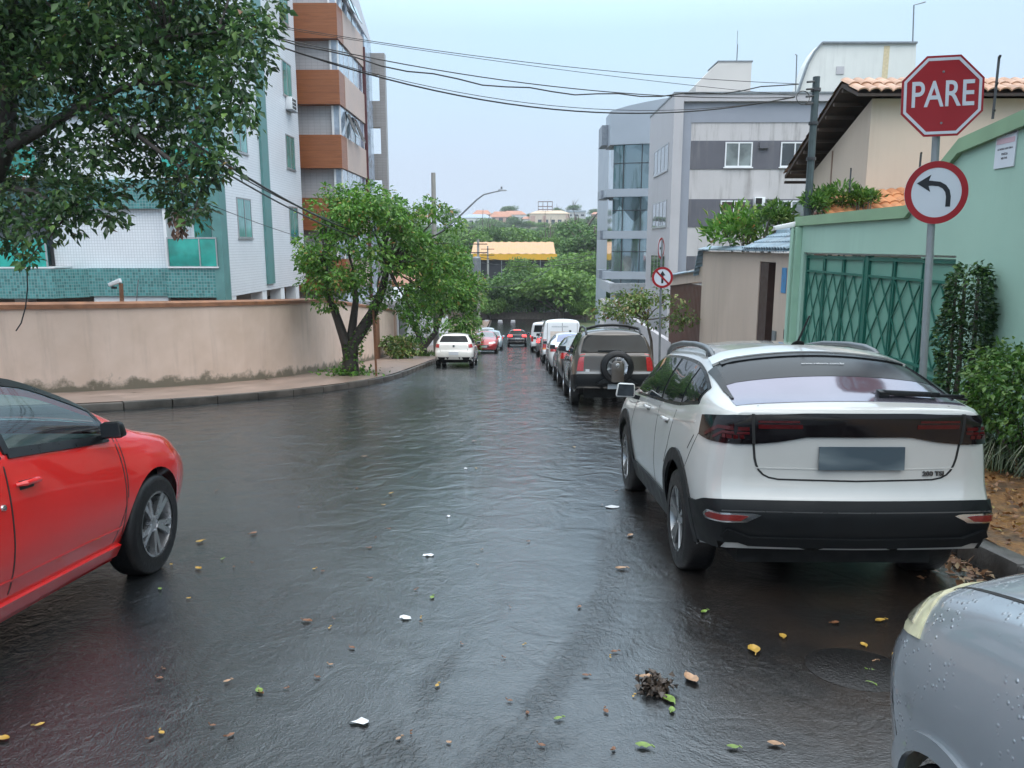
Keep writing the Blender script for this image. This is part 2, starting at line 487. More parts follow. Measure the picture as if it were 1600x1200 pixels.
def pavements():
    E = left_edge()
    rows = []
    for (x, y) in E:
        z = road_z(y) + 0.15
        if y > 25: inner = (-9.5, y)
        else: inner = (x - 3.2, y + 6.5) if x > -14 else (x, 22)
        rows.append([(x - 0.12 if y > 20 else x, y if y > 20 else y + 0.12, z)] + [(x + (inner[0] - x) * t, y + (inner[1] - y) * t, road_z(y + (inner[1] - y) * t) + 0.15) for t in (0.25, 0.5, 0.75, 1)])
    MB().grid(rows).build("left_pavement", concrete_l, kind='structure')
    kb = MB()
    for i in range(len(E) - 1):
        (xa, ya), (xb, yb) = E[i], E[i + 1]
        L = math.hypot(xb - xa, yb - ya); k = max(1, int(L / 1.0))
        for j in range(k):
            t0, t1 = j / k, (j + 1) / k - 0.012 / L
            a = Vector((xa + (xb - xa) * t0, ya + (yb - ya) * t0, 0)); b = Vector((xa + (xb - xa) * t1, ya + (yb - ya) * t1, 0))
            d = (b - a).normalized(); s = Vector((-d.y, d.x, 0)) * -0.07
            w = random.uniform(-0.012, 0.012)
            def q(p, o, h): return (p.x + o.x, p.y + o.y, road_z(p.y) + h + w)
            s2 = s * -1
            kb.hexa([q(a, s2, -0.1), q(b, s2, -0.1), q(b, s, -0.1), q(a, s, -0.1), q(a, s2, 0.155), q(b, s2, 0.155), q(b, s, 0.155), q(a, s, 0.155)])
    kb.build("left_kerb", concrete_k, kind='structure', bevel=0.02)
    # right hand pavement
    def strip(y0, y1, step, name, m, x0=3.3, x1=5.72):
        n = int((y1 - y0) / step)
        ys = [y0 + (y1 - y0) * i / n for i in range(n + 1)]
        MB().grid([[(x, y, road_z(y) + 0.15 + 0.02 * math.sin(x * 5 + y * 3)) for x in np.linspace(x0, x1, 6)] for y in ys]).build(name, m, kind='structure', smooth=60)
    m, nt, b = nodes_of("leaf_strewn_stone")
    p = pos(nt)
    v = N(nt, "ShaderNodeTexVoronoi", Scale=16.0); nt.links.new(p, v.inputs['Vector'])
    v2 = N(nt, "ShaderNodeTexVoronoi", Scale=38.0); nt.links.new(p, v2.inputs['Vector'])
    stone = ramp(nt, v.outputs['Distance'], [(0.0, (0.13, 0.085, 0.05)), (0.55, (0.10, 0.055, 0.03)), (0.75, (0.035, 0.025, 0.018))])
    litter = ramp(nt, v2.outputs['Color'], [(0.1, (0.14, 0.06, 0.02)), (0.5, (0.26, 0.115, 0.03)), (0.9, (0.34, 0.18, 0.055))])
    c = mixc(nt, ramp(nt, noise(nt, 2.2, 6, p, 0.7), [(0.40, 0.15), (0.6, 0.95)]), stone, litter)
    nt.links.new(c, b.inputs['Base Color']); b.inputs['Roughness'].default_value = 0.5
    bump(nt, b, v2.outputs['Distance'], 0.5, 0.01)
    strip(-8, 11.8, 0.5, "right_pavement", m)
    strip(11.8, 110, 1.4, "lower_right_pavement", mat("wet_slab", (0.26, 0.25, 0.24), 0.3, 0.3, 1.8, bmp=0.1, bscale=20))
    kb = MB(); y = -8.0
    while y < 108:
        L = random.uniform(0.6, 1.0); w = random.uniform(-0.015, 0.02); dx = random.uniform(-0.02, 0.02)
        y1 = y + L - 0.02
        def q(x, yy, h): return (x + dx, yy, road_z(yy) + h)
        kb.hexa([q(3.16, y, -.1), q(3.34, y, -.1), q(3.34, y1, -.1), q(3.16, y1, -.1), q(3.17, y, .16 + w), q(3.34, y, .16 + w), q(3.34, y1, .16 + w), q(3.17, y1, .16 + w)])
        y += L
    kb.build("right_kerb", mat("rough_kerb_stone", (0.10, 0.095, 0.09), 0.5, 0.5, 4, bmp=0.5, bscale=12), kind='structure', bevel=0.03)
pavements()
# ================================================================== left side of the street
M_tile = tiles("white_wall_tile", (0.76, 0.79, 0.83), (0.55, 0.58, 0.62), 0.10, 0.10, 0.28, 0.03, mortar=0.10)
M_teal = tiles("teal_mosaic", (0.075, 0.25, 0.25), (0.22, 0.34, 0.34), 0.105, 0.105, 0.25, 0.38, mortar=0.08)
M_tealp = mat("teal_paint", (0.10, 0.235, 0.23), 0.45, 0.15, 2)
M_tealgl = glass("green_balcony_glass", (0.02, 0.30, 0.25), 0.06, 0.5)
def curtained(name, dark, light):
    m, nt, b = nodes_of(name)
    w = noise(nt, 3.0, 3, pos(nt, 4.0, 4.0, 0.12), 0.6); lo = noise(nt, 0.7, 2, pos(nt))
    c = mixc(nt, ramp(nt, lo, [(0.42, 0.15), (0.6, 1.0)]), dark, ramp(nt, w, [(0.35, scale_c(light, .55)), (0.65, light)]))
    nt.links.new(c, b.inputs['Base Color']); b.inputs['Roughness'].default_value = 0.07; b.inputs['Coat Weight'].default_value = .5
    return m
M_tealpane = curtained("teal_pane", (0.03, 0.19, 0.18), (0.13, 0.47, 0.44))
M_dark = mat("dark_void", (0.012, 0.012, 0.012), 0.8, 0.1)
M_alu = mat("aluminium", (0.45, 0.46, 0.47), 0.35, 0.1, metal=0.7)
M_white = mat("white_paint", (0.72, 0.74, 0.76), 0.5, 0.06, 2)
M_darkglass = glass("dark_glass", (0.02, 0.03, 0.035))
M_steel = mat("dark_steel", (0.06, 0.06, 0.065), 0.4, 0.2, metal=0.4)
M_galv = mat("galvanised_steel", (0.20, 0.22, 0.235), 0.45, 0.25, 8, metal=0.35)
M_black = mat("black_rubber", (0.010, 0.010, 0.011), 0.5, 0.2)
M_rust = mat("rusty_iron", (0.20, 0.09, 0.045), 0.7, 0.4, 20)

def window_x(parent, X, y0, y1, z0, z1, face, pane, frame, n=2, depth=0.10, curtain=None, fw=0.05):
    """window in a wall plane x = X; face = +1 looks to +X. frame > pane"""
    s = face
    f = MB(); a, b = X - s * 0.02, X + s * 0.035
    f.box(a, b, y0, y1, z0, z0 + fw).box(a, b, y0, y1, z1 - fw, z1)
    for k in range(n + 1):
        y = y0 + (y1 - y0 - fw) * k / n
        f.box(a, b - s * 0.004, y, y + fw, z0 + fw, z1 - fw)
    f.box(X - s * .02, X + s * .06, y0 - .05, y1 + .05, z0 - .05, z0 - .001)
    fo = f.build("window", frame, parent)
    MB().box(X + s * 0.005, X + s * 0.018, y0 + fw, y1 - fw, z0 + fw, z1 - fw).build("pane", pane, fo)
    return fo
def window_y(parent, Y, x0, x1, z0, z1, pane, frame, n=2, fw=0.06, sill=True):
    """window in a wall plane y = Y that looks towards the camera"""
    f = MB(); a, b = Y - 0.045, Y + 0.02
    f.box(x0, x1, a, b, z0, z0 + fw).box(x0, x1, a, b, z1 - fw, z1)
    for k in range(n + 1):
        x = x0 + (x1 - x0 - fw) * k / n
        f.box(x, x + fw, a + 0.004, b, z0 + fw, z1 - fw)
    if sill: f.box(x0 - .06, x1 + .06, Y - .08, Y + .02, z0 - .06, z0 - .001)
    fo = f.build("window", frame, parent)
    MB().box(x0 + fw, x1 - fw, Y - 0.022, Y - 0.006, z0 + fw, z1 - fw).build("pane", pane, fo)
    return fo
def ac_unit(parent, M):
    b = MB().box(-.36, .36, -.28, 0, -.27, .27)
    o = MB(); o.v = [tuple(M @ Vector(p)) for p in b.v]; o.f = b.f
    u = o.build("air_conditioner", M_white, parent, bevel=0.02)
    g = MB()
    for i in range(3):
        for j in range(3):
            x, z = -.2 + .2 * i, -.16 + .16 * j
            g.box(x - .07, x + .07, -.292, -.278, z - .06, z + .06)
    g.v = [tuple(M @ Vector(p)) for p in g.v]
    g.build("grille", M_dark, u)
    t = MB().box(-.42, .42, -.33, 0.0, -.33, -.285)
    t.v = [tuple(M @ Vector(p)) for p in t.v]
    t.build("bracket", M_galv, u)

# ---- white tiled apartment block on the corner
def tiled_block():
    X, Y0, Y1, ZT = -10.5, 28.0, 38.0, 17.5
    zb = road_z(30) - 0.1
    T = thing("apartment_block", "white tiled apartment block with teal mosaic bands and green glass balconies", "building", (X - 6, Y0 + 4, zb))
    zf = -0.15                              # underside of the lowest floor
    f = MB()
    f.box(-26, X, Y0, Y1, zf, ZT)
    f.build("wall", M_tile, T)
    # open ground floor: recessed dark wall and pillars
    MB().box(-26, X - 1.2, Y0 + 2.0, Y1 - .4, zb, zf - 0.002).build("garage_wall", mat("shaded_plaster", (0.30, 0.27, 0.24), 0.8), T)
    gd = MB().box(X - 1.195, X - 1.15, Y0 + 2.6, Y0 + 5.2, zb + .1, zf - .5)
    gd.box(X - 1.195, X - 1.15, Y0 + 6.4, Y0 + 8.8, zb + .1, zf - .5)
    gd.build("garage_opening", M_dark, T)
    for y in (Y0 + .05, Y0 + 3.55, Y0 + 6.0, Y0 + 8.3):
        MB().box(X - .5, X - .02, y, y + .55, zb, zf - .004).build("pillar", M_white, T)
    for x in (-14.5, -18.5, -22.5):
        MB().box(x, x + .5, Y0 + .1, Y0 + .6, zb, zf - .004).build("pillar", M_white, T)
    # teal mosaic bands on the front, teal corner strip and pilaster
    floors = [-0.15 + 3.17 * k for k in range(6)]
    zb0 = floors[0]
    bd = MB()
    bd.box(-26, -16.3, Y0 - 1.15, Y0 - .002, zb0, zb0 + 1.02)          # balcony box at far left
    bd.add([(-16.3, Y0 - 1.15, zb0), (-15.5, Y0 - .30, zb0), (-15.5, Y0 - .002, zb0), (-16.3, Y0 - .002, zb0),
            (-16.3, Y0 - 1.15, zb0 + 1.02), (-15.5, Y0 - .30, zb0 + 1.02), (-15.5, Y0 - .002, zb0 + 1.02), (-16.3, Y0 - .002, zb0 + 1.02)],
           [(0, 3, 2, 1), (4, 5, 6, 7), (0, 1, 5, 4), (2, 3, 7, 6)])
    bd.box(-15.5, -12.55, Y0 - .30, Y0 - .003, zb0 + .03, zb0 + 1.03)
    bd.box(-12.55, X - .02, Y0 - .55, Y0 - .004, zb0, zb0 + 1.04)
    bd.build("mosaic_band", M_teal, T)
    MB().box(-15.4, -12.7, Y0 - .2, Y0 - .001, zb0 - .5, zb0 + .02).build("beam", M_white, T)
    for k in range(1, 6):
        z = floors[k]
        MB().box(-26, -12.56, Y0 - .20, Y0 - .002, z - .05, z + .95).box(-12.55, X - .31, Y0 - .55, Y0 - .004, z - .05, z + .95).build("mosaic_band", M_teal, T)
    c = MB().box(X - .30, X + .03, Y0 - .56, Y0 + .02, zf - .6, ZT)
    c.build("corner_pilaster", M_tealp, T)
    MB().box(X - .02, X + .10, Y0 + 4.1, Y0 + 4.95, zf + .25, ZT).build("pilaster", M_tealp, T)
    # balconies with green glass
    for k in range(5):
        z = floors[k] + (1.04 if k == 0 else 0.95)
        b = MB()
        b.box(-12.45, X - .14, Y0 - .61, Y0 - .02, z + .003, z + .055)
        base = b.build("balcony", M_white, T)
        g = MB(); g.box(-12.4, X - .18, Y0 - .585, Y0 - .57, z + .07, z + 1.02); g.box(-12.4, -12.38, Y0 - .475, Y0 - .05, z + .07, z + 1.02)
        g.build("glass_panel", M_tealgl, base)
        r = MB().box(-12.42, X - .16, Y0 - .60, Y0 - .55, z + 1.025, z + 1.08)
        for x in (-12.42, -11.3, X - .20): r.box(x, x + .04, Y0 - .605, Y0 - .588, z + .06, z + 1.02)
        r.build("railing", M_alu, base)
        d = MB().box(-11.75, X - .42, Y0 - .03, Y0 - .008, z + .06, z + 2.02)
        fr = d.build("balcony_door", M_white, T)
        MB().box(-11.65, X - .52, Y0 - .045, Y0 - .032, z + .1, z + 1.95).build("pane", M_tealgl, fr)
        MB().box(-12.54, -12.44, Y0 - .5, Y0 - .006, z + .06, z + 2.07).build("loggia_fin", M_white, T)
        # wide balcony at the left
        b = MB().box(-26, -16.2, Y0 - 1.13, Y0 - .02, z + .003, z + .05)
        base = b.build("balcony", M_white, T)
        MB().box(-25.8, -16.4, Y0 - 1.08, Y0 - 1.06, z + .06, z + 1.02).build("glass_panel", M_tealgl, base)
        r = MB().box(-26, -16.3, Y0 - 1.10, Y0 - 1.04, z + 1.025, z + 1.075)
        for i in range(6): r.box(-25.8 + 1.87 * i, -25.75 + 1.87 * i, Y0 - 1.105, Y0 - 1.085, z + .05, z + 1.02)
        r.build("railing", M_alu, base)
        fr = MB().box(-24, -16.8, Y0 - .05, Y0 - .006, z + .05, z + 2.05).build("balcony_door", M_steel, T)
        MB().box(-23.9, -20.5, Y0 - .065, Y0 - .052, z + .1, z + 1.98).box(-20.3, -16.9, Y0 - .065, Y0 - .052, z + .1, z + 1.98).build("pane", M_darkglass, fr)
    # side windows towards the street
    for k in range(5):
        z = 1.96 + 3.17 * k
        window_x(T, X, Y0 + 1.15, Y0 + 2.65, z, z + 1.5, 1, M_tealpane, M_alu, 2)
        window_x(T, X, Y0 + 7.75, Y0 + 9.1, z, z + 1.5, 1, M_tealpane, M_alu, 2)
    for y, z in ((Y0 + 8.45, 8.0), (Y0 + 2.9, 9.6)):
        ac_unit(T, Matrix.Translation((X, y, z)) @ Matrix.Rotation(R(90), 4, 'Z'))
tiled_block()

# ---- building with wood-look balcony boxes
M_wood = None
def wood():
    m, nt, b = nodes_of("wood_cladding")
    n1 = noise(nt, 2.0, 6, pos(nt, 0.5, 0.5, 7), 0.65, 0.6)
    c = ramp(nt, n1, [(0.3, (0.21, 0.070, 0.026)), (0.7, (0.32, 0.115, 0.045))])
    s = N(nt, "ShaderNodeSeparateXYZ"); nt.links.new(pos(nt), s.inputs[0])
    w = N(nt, "ShaderNodeMath", operation='FRACT'); sc = N(nt, "ShaderNodeMath", operation='MULTIPLY'); sc.inputs[1].default_value = 3.3
    nt.links.new(s.outputs[2], sc.inputs[0]); nt.links.new(sc.outputs[0], w.inputs[0])
    c = mixc(nt, ramp(nt, w.outputs[0], [(0.0, 1.0), (0.05, 0.0)]), c, (0.10, 0.035, 0.015))
    nt.links.new(c, b.inputs['Base Color']); b.inputs['Roughness'].default_value = 0.4
    return m
M_wood = wood()
M_gtile = tiles("grey_tile", (0.46, 0.47, 0.49), (0.33, 0.34, 0.36), 0.3, 0.15, 0.35, 0.04)
M_paleglass = glass("pale_glass", (0.36, 0.43, 0.53), 0.10, 0.6)
M_taupe = tiles("taupe_tile", (0.33, 0.31, 0.30), (0.24, 0.23, 0.22), 0.3, 0.15, 0.4, 0.05)
M_pinkpl = mat("pink_plaster", (0.52, 0.40, 0.35), 0.6, 0.1, 1.5)
def wood_building():
    XS, XG, Y0, Y1 = -8.75, -9.25, 39.2, 48.0
    zb = road_z(43) - .1
    T = thing("balcony_building", "apartment building with wood clad balcony boxes and blue tinted glass fronts", "building", (XS - 5, 43, zb))
    z_box = [2.45 + 3.02 * k for k in range(-2, 4)]          # underside of each wood box
    MB().box(-20, XG, Y0 + .55, Y1, zb, 13.9).build("wall", M_gtile, T)
    for k, z in enumerate(z_box):
        if z < zb: continue
        MB().box(-20, XS, Y0, Y0 + 1.2, z, z + 1.58).build("wood_panel", M_wood, T)
        # pale side of the box, towards the street
        MB().box(XS - .45, XS + .02, Y0 + 1.203, Y1 - 2.6, z + .01, z + 1.57).build("parapet", M_pinkpl, T)
        # glazing above the box, between the box and the next floor
        z0, z1 = z + 1.6, z + 3.0
        g = MB().box(XG + .02, XS - .12, Y0 + .32, Y0 + .36, z0, z1)
        g.box(XS - .12, XS - .08, Y0 + .32, Y1 - 2.65, z0, z1)
        go = g.build("glazing", M_paleglass, T)
        for y in np.linspace(Y0 + .3, Y1 - 2.7, 6): MB().box(XS - .13, XS - .06, y, y + .05, z0, z1).build("mullion", M_white, go)
        MB().box(XG, XG + .1, Y0 + .30, Y0 + .38, z0, z1).build("mullion", M_white, go)
        # tilted open casements
        for y in (Y0 + 1.35, Y0 + 3.0):
            c = MB().hexa([(XS + .42, y, z0 + .1), (XS + .46, y, z0 + .1), (XS + .46, y + 1.0, z0 + .1), (XS + .42, y + 1.0, z0 + .1),
                           (XS - .06, y, z1 - .12), (XS - .02, y, z1 - .12), (XS - .02, y + 1.0, z1 - .12), (XS - .06, y + 1.0, z1 - .12)])
            if k % 2 == 1: c.build("open_casement", M_darkglass, T)
    # blue glass strip and dark fin towards the rear
    MB().box(XS - .4, XS + .06, Y1 - 2.5, Y1 - .4, zb + 2, 13.3).build("glass_front", M_paleglass, T)
    MB().box(XS - .4, XS + .12, Y1 - 2.62, Y1 - 2.5, zb + 2, 12.6).build("fin", mat("wine_red_fin", (0.10, 0.03, 0.035), 0.5), T)
    # roof parapet that climbs back towards the camera
    MB().prism([(XS + .04, Y0 + .6, 13.9), (XS + .04, Y1 - .3, 13.3), (XS + .04, Y1 - .3, 13.55), (XS + .04, Y0 + .6, 16.6)], (-1.2, 0, 0)).build("roof_parapet", mat("pale_slab", (0.60, 0.60, 0.64), 0.5), T)
    # open grey frame at the back corner
    f = MB(); xa, xb, ya, yb = XS - .35, XS + .75, Y1 + .05, Y1 + .6
    f.box(xa, xa + .16, ya, yb, zb, 12.9).box(xb - .34, xb, ya, yb, zb, 12.9)
    z = -2.0
    for k in range(5):
        f.box(xa + .16, xb - .34, ya, yb, z + 1.55, min(12.9, z + 3.05)); z += 3.05
    f.build("corner_frame", M_taupe, T)
wood_building()

# ---- beige garden wall that curves round the corner
M_beige = None
def beige_material():
    m, nt, b = nodes_of("beige_render")
    p = pos(nt)
    c = ramp(nt, noise(nt, 1.1, 6, p, 0.6), [(0.3, (0.62, 0.475, 0.38)), (0.7, (0.73, 0.575, 0.48))])
    st = ramp(nt, noise(nt, 1.2, 6, pos(nt, 2.2, 2.2, 0.18), 0.7), [(0.52, 0.0), (0.8, 0.4)])
    c = mixc(nt, st, c, (0.28, 0.22, 0.18))
    # splash-back grime along the foot, above the sloping pavement
    s = N(nt, "ShaderNodeSeparateXYZ"); t = N(nt, "ShaderNodeTexCoord"); nt.links.new(t.outputs['Object'], s.inputs[0])
    h = N(nt, "ShaderNodeMath", operation='MULTIPLY_ADD'); nt.links.new(s.outputs[1], h.inputs[0]); h.inputs[1].default_value = SLOPE; nt.links.new(s.outputs[2], h.inputs[2])
    nz = N(nt, "ShaderNodeMath", operation='MULTIPLY_ADD'); nt.links.new(noise(nt, 2.4, 6, p, 0.7), nz.inputs[0]); nz.inputs[1].default_value = -0.9; nt.links.new(h.outputs[0], nz.inputs[2])
    g = ramp(nt, nz.outputs[0], [(0.0, 0.9), (0.16, 0.0)])
    nzo = N(nt, "ShaderNodeMath", operation='ADD'); nt.links.new(nz.outputs[0], nzo.inputs[0]); nzo.inputs[1].default_value = 0.20
    g = ramp(nt, nzo.outputs[0], [(0.0, 0.8), (0.17, 0.0)])
    c = mixc(nt, g, c, (0.06, 0.065, 0.035))
    nt.links.new(c, b.inputs['Base Color']); b.inputs['Roughness'].default_value = 0.62
    bump(nt, b, noise(nt, 45, 4, p), 0.12, 0.01)
    return m
def beige_wall():
    L = wall_line()
    T = thing("garden_wall", "long beige rendered garden wall with terracotta coping curving round the corner", "wall", (-7.2, 26, road_z(26)), world_parts=True)
    w = 0.2; rows_o, rows_i = [], []
    # resample
    P = [Vector((x, y, 0)) for x, y in L]; Q = []
    for i in range(len(P) - 1):
        k = max(1, int((P[i + 1] - P[i]).length / 0.8))
        Q += [P[i].lerp(P[i + 1], j / k) for j in range(k)]
    Q.append(P[-1])
    def top(y): return road_z(y) + 2.56 if y > 27 else (road_z(27) + 2.56 + (27 - y) * 0.055)
    b, c = MB(), MB(); ro, rc = [], []
    for i, p in enumerate(Q):
        d = (Q[min(i + 1, len(Q) - 1)] - Q[max(i - 1, 0)]).normalized(); n = Vector((d.y, -d.x, 0))   # inward
        if n.dot(Vector((-1, 0.6, 0))) < 0: n = -n
        a, e = p, p + n * w
        zt = top(p.y); z0 = road_z(p.y) - .1
        ro.append([(a.x, a.y, z0), (a.x, a.y, zt), (e.x, e.y, zt), (e.x, e.y, z0)])
        a2, e2 = p - n * .05, p + n * (w + .05)
        rc.append([(a2.x, a2.y, zt + .002), (a2.x, a2.y, zt + .10), (p.x + n.x * .1, p.y + n.y * .1, zt + .15), (e2.x, e2.y, zt + .10), (e2.x, e2.y, zt + .002), (a2.x, a2.y, zt + .002)])
    b.grid(ro).add(ro[0], [(0, 1, 2, 3)])
    b.build("wall", beige_material(), T)
    c.grid(rc).add(rc[0][:5], [(4, 3, 2, 1, 0)])
    c.build("coping", mat("terracotta_coping", (0.27, 0.125, 0.065), 0.6, 0.3, 4), T)
    pl = MB().box(-7.3, -6.79, 42.0, 42.6, road_z(42) - .1, road_z(42) + 2.6)
    pl.build("end_pier", mat("pink_render", (0.50, 0.36, 0.29), 0.6, 0.12, 2), T)
    MB().box(-6.855, -6.80, 36.4, 37.3, road_z(37) + .15, road_z(37) + 2.15).build("door", M_rust, T)
beige_wall()

# ---- pale houses further down on the left
def left_row():
    zb = road_z(52)
    T = thing("garage_house", "pale grey low house with dark garage door beyond the beige wall", "house", (-11, 52, zb))
    MB().box(-16, -7.0, 43.2, 58, zb - .6, road_z(44) + 3.0).build("wall", mat("grey_white_render", (0.50, 0.51, 0.53), 0.6, 0.1, streak=0.4), T)
    MB().box(-6.995, -6.95, 44.6, 47.4, zb, road_z(45) + 2.4).build("garage_door", mat("dark_grey_metal", (0.10, 0.105, 0.11), 0.5), T)
    MB().box(-16.3, -6.8, 43.1, 58.3, road_z(44) + 3.003, road_z(44) + 3.25).build("roof", M_gtile, T)
    z2 = road_z(70)
    T = thing("house", "white two storey house hidden behind trees on the left", "house", (-11, 70, z2))
    MB().box(-17, -7.4, 62, 80, z2 - .6, z2 + 5.2).build("wall", M_white, T)
    MB().prism([(-17.5, 61.6, z2 + 5.203), (-6.9, 61.6, z2 + 5.203), (-12.2, 61.6, z2 + 7.0)], (0, 19, 0)).build("roof", mat("old_clay_roof", (0.30, 0.13, 0.07), 0.7, 0.3), T)
    for y in (64, 68, 74):
        window_x(T, -7.4, y, y + 1.6, z2 + 2.9, z2 + 4.2, 1, M_darkglass, M_alu)
left_row()

# ---- security camera on a post behind the wall
def cctv_post():
    p = at(190, 470, 18.6)
    T = thing("security_camera", "white security camera on a rusty post above the beige wall", "security camera", (p.x, p.y, p.z - .25))
    MB().bar((p.x, p.y, p.z - .25), (p.x + .02, p.y, p.z + .42), .07).build("post", M_rust, T)
    MB().hexa([(p.x - .25, p.y - .05, p.z + .34), (p.x + .03, p.y - .05, p.z + .44), (p.x + .03, p.y + .06, p.z + .44), (p.x - .25, p.y + .06, p.z + .34),
               (p.x - .28, p.y - .05, p.z + .42), (p.x, p.y - .05, p.z + .54), (p.x, p.y + .06, p.z + .54), (p.x - .28, p.y + .06, p.z + .42)]).build("housing", M_white, T, bevel=.01)
    MB().box(p.x - .2, p.x - .1, p.y - .04, p.y + .03, p.z + .29, p.z + .345).build("lens", M_black, T)
cctv_post()
p = at(213, 474, 18.7); q = at(216, 437, 18.7)
tag(MB().tube([p, q], .012, 6).build("fence_rod", M_galv, origin=p), "thin leaning metal rod on the wall beside the security camera", "rod")
# ================================================================== right side of the street
WX = 5.7          # building line on the right
M_mint = mat("mint_render", (0.345, 0.52, 0.43), 0.6, 0.06, 0.7, bmp=0.08, bscale=60, streak=0.35, streak_c=(0.20, 0.33, 0.27))
M_olive = mat("olive_green_trim", (0.23, 0.36, 0.22), 0.55, 0.12, 2)
M_gate = mat("green_gate_sheet", (0.14, 0.31, 0.245), 0.45, 0.10, 1.5)
M_gatebar = mat("dark_green_bar", (0.015, 0.12, 0.09), 0.4, 0.15)

def clay_material(name, c1, c2):
    m, nt, b = nodes_of(name)
    p = pos(nt)
    v = N(nt, "ShaderNodeTexVoronoi", Scale=4.0); nt.links.new(p, v.inputs['Vector'])
    c = ramp(nt, v.outputs['Color'], [(0.1, c1), (0.9, c2)])
    c = mixc(nt, ramp(nt, noise(nt, 3, 6, p, .7), [(0.45, 0.0), (0.75, 0.6)]), c, (0.13, 0.10, 0.08))
    nt.links.new(c, b.inputs['Base Color']); b.inputs['Roughness'].default_value = 0.55
    return m
M_clay = clay_material("clay_roof_tile", (0.36, 0.19, 0.11), (0.52, 0.32, 0.22))
M_clay2 = clay_material("orange_roof_tile", (0.48, 0.18, 0.07), (0.60, 0.27, 0.12))
M_btile = clay_material("blue_grey_tile", (0.16, 0.24, 0.30), (0.26, 0.36, 0.43))
def tile_roof(b, A, Bv, Cv, pitch=0.22, row=0.4, amp=0.045):
    """barrel-tiled slope: A eave corner, Bv along the eave, Cv up the slope"""
    A, Bv, Cv = Vector(A), Vector(Bv), Vector(Cv)
    n = Bv.cross(Cv).normalized()
    if n.z < 0: n = -n
    L, H = Bv.length, Cv.length
    nu = max(4, int(L / pitch)) * 6; nv = max(1, int(H / row))
    bd, cd = Bv / L, Cv / H
    for j in range(nv):
        rows = []
        for (t, up) in ((j / nv, 0.03), ((j + 1) / nv + 0.01, 0.0)):
            rows.append([A + bd * (L * i / nu) + cd * (H * min(1, t)) + n * (up + amp * abs(math.sin(math.pi * i / 6.0)) ** 0.7) for i in range(nu + 1)])
        rows.insert(0, [p - n * 0.03 for p in rows[0]])
        b.grid(rows)
    return b

def green_wall():
    y0, y1 = 2.0, 16.1
    zb = road_z(10) - .2
    T = thing("green_house_wall", "mint green street wall with olive coping and a crossed bar double gate", "wall", (WX, 10, zb))
    zt = 2.22
    prof = [(16.1, 2.22), (11.55, 2.22), (10.3, 2.99), (8.3, 3.22), (2.0, 3.45)]
    gy0, gy1, gz = 10.2, 15.65, 1.53
    poly = lambda pts, x0, x1: MB().prism([(x0, y, z) for y, z in pts], (x1 - x0, 0, 0))
    b = MB()
    # wall as strips so that the gate opening stays open
    b.prism([(WX, gy1, zb - 1), (WX, 16.1, zb - 1), (WX, 16.1, 2.22), (WX, gy1, 2.22)], (.2, 0, 0))
    b.prism([(WX, gy0, gz), (WX, gy1, gz), (WX, gy1, 2.22), (WX, 11.55, 2.22), (WX, 10.3, 2.99), (WX, gy0, 3.0)], (.2, 0, 0))
    b.prism([(WX, 2.0, zb), (WX, gy0, zb), (WX, gy0, 3.0), (WX, 8.3, 3.22), (WX, 2.0, 3.45)], (.2, 0, 0))
    b.build("wall", M_mint, T)
    c = MB()
    for (ya, za), (yb, zb2) in zip(prof[:-1], prof[1:]):
        c.hexa([(WX - .07, ya, za - .16), (WX + .26, ya, za - .16), (WX + .26, yb, zb2 - .16), (WX - .07, yb, zb2 - .16),
                (WX - .07, ya, za + .02), (WX + .26, ya, za + .02), (WX + .26, yb, zb2 + .02), (WX - .07, yb, zb2 + .02)])
    c.build("coping", M_olive, T)
    MB().box(WX - .12, WX - .002, 15.8, 16.15, zb - 1, 2.04).build("corner_pillar", mat("light_green_paint", (0.33, 0.52, 0.40), 0.55, 0.1, 3), T)
    MB().tube([(WX - .17, 15.9, zb - 1), (WX - .17, 15.9, 2.0)], .035, 8).build("drain_pipe", M_mint, T)
    MB().box(WX + 1.6, WX + 9, 2, 14.2, zb - 1, 1.7).build("house_body", M_mint, T)
    # two gate leaves
    mid = 12.95
    for (a, e) in ((gy0 + .03, mid - .06), (mid + .06, gy1 - .03)):
        lo = road_z((a + e) / 2) + .16
        leaf = MB().box(WX + .10, WX + .13, a, e, lo - .25, gz - .05).build("gate_leaf", M_gate, T)
        g = MB(); X = WX + .075
        zm = lo + 1.0
        def bar(p, q, w=.028): g.bar((X, p[0], p[1]), (X, q[0], q[1]), w)
        for z in (gz - .09, gz - .36, zm, zm - .13, lo - .15): bar((a, z), (e, z), .04)
        for y in (a + .02, e - .02): bar((y, lo - .2), (y, gz - .06), .05)
        n = 3; wd = (e - a) / n
        for k in range(n):
            ya, yb = a + wd * k, a + wd * (k + 1)
            if k: bar((ya - .03, lo - .2), (ya - .03, gz - .06), .03); bar((ya + .03, lo - .2), (ya + .03, gz - .06), .03)
            h0, h1 = zm, gz - .36
            for s in (0, 1):
                f = (lambda t: ya + (yb - ya) * t) if s == 0 else (lambda t: yb - (yb - ya) * t)
                bar((f(.03), h0), (f(.97), h1), .020); bar((f(.03), (h0 + h1) / 2), (f(.5), h1), .018); bar((f(.5), h0), (f(.97), (h0 + h1) / 2), .018)
                bar((f(.03), lo - .15), (f(.97), zm - .13), .024)
        g.build("bar_lattice", M_gatebar, leaf)
    MB().box(WX + .06, WX + .16, mid - .055, mid + .055, zb - 1, gz - .03).build("gate_post", M_gatebar, T)
    MB().box(WX + .05, WX + .17, gy0, gy1, gz - .03, gz - .002).build("gate_rail", M_alu, T)
    return T
green_wall()

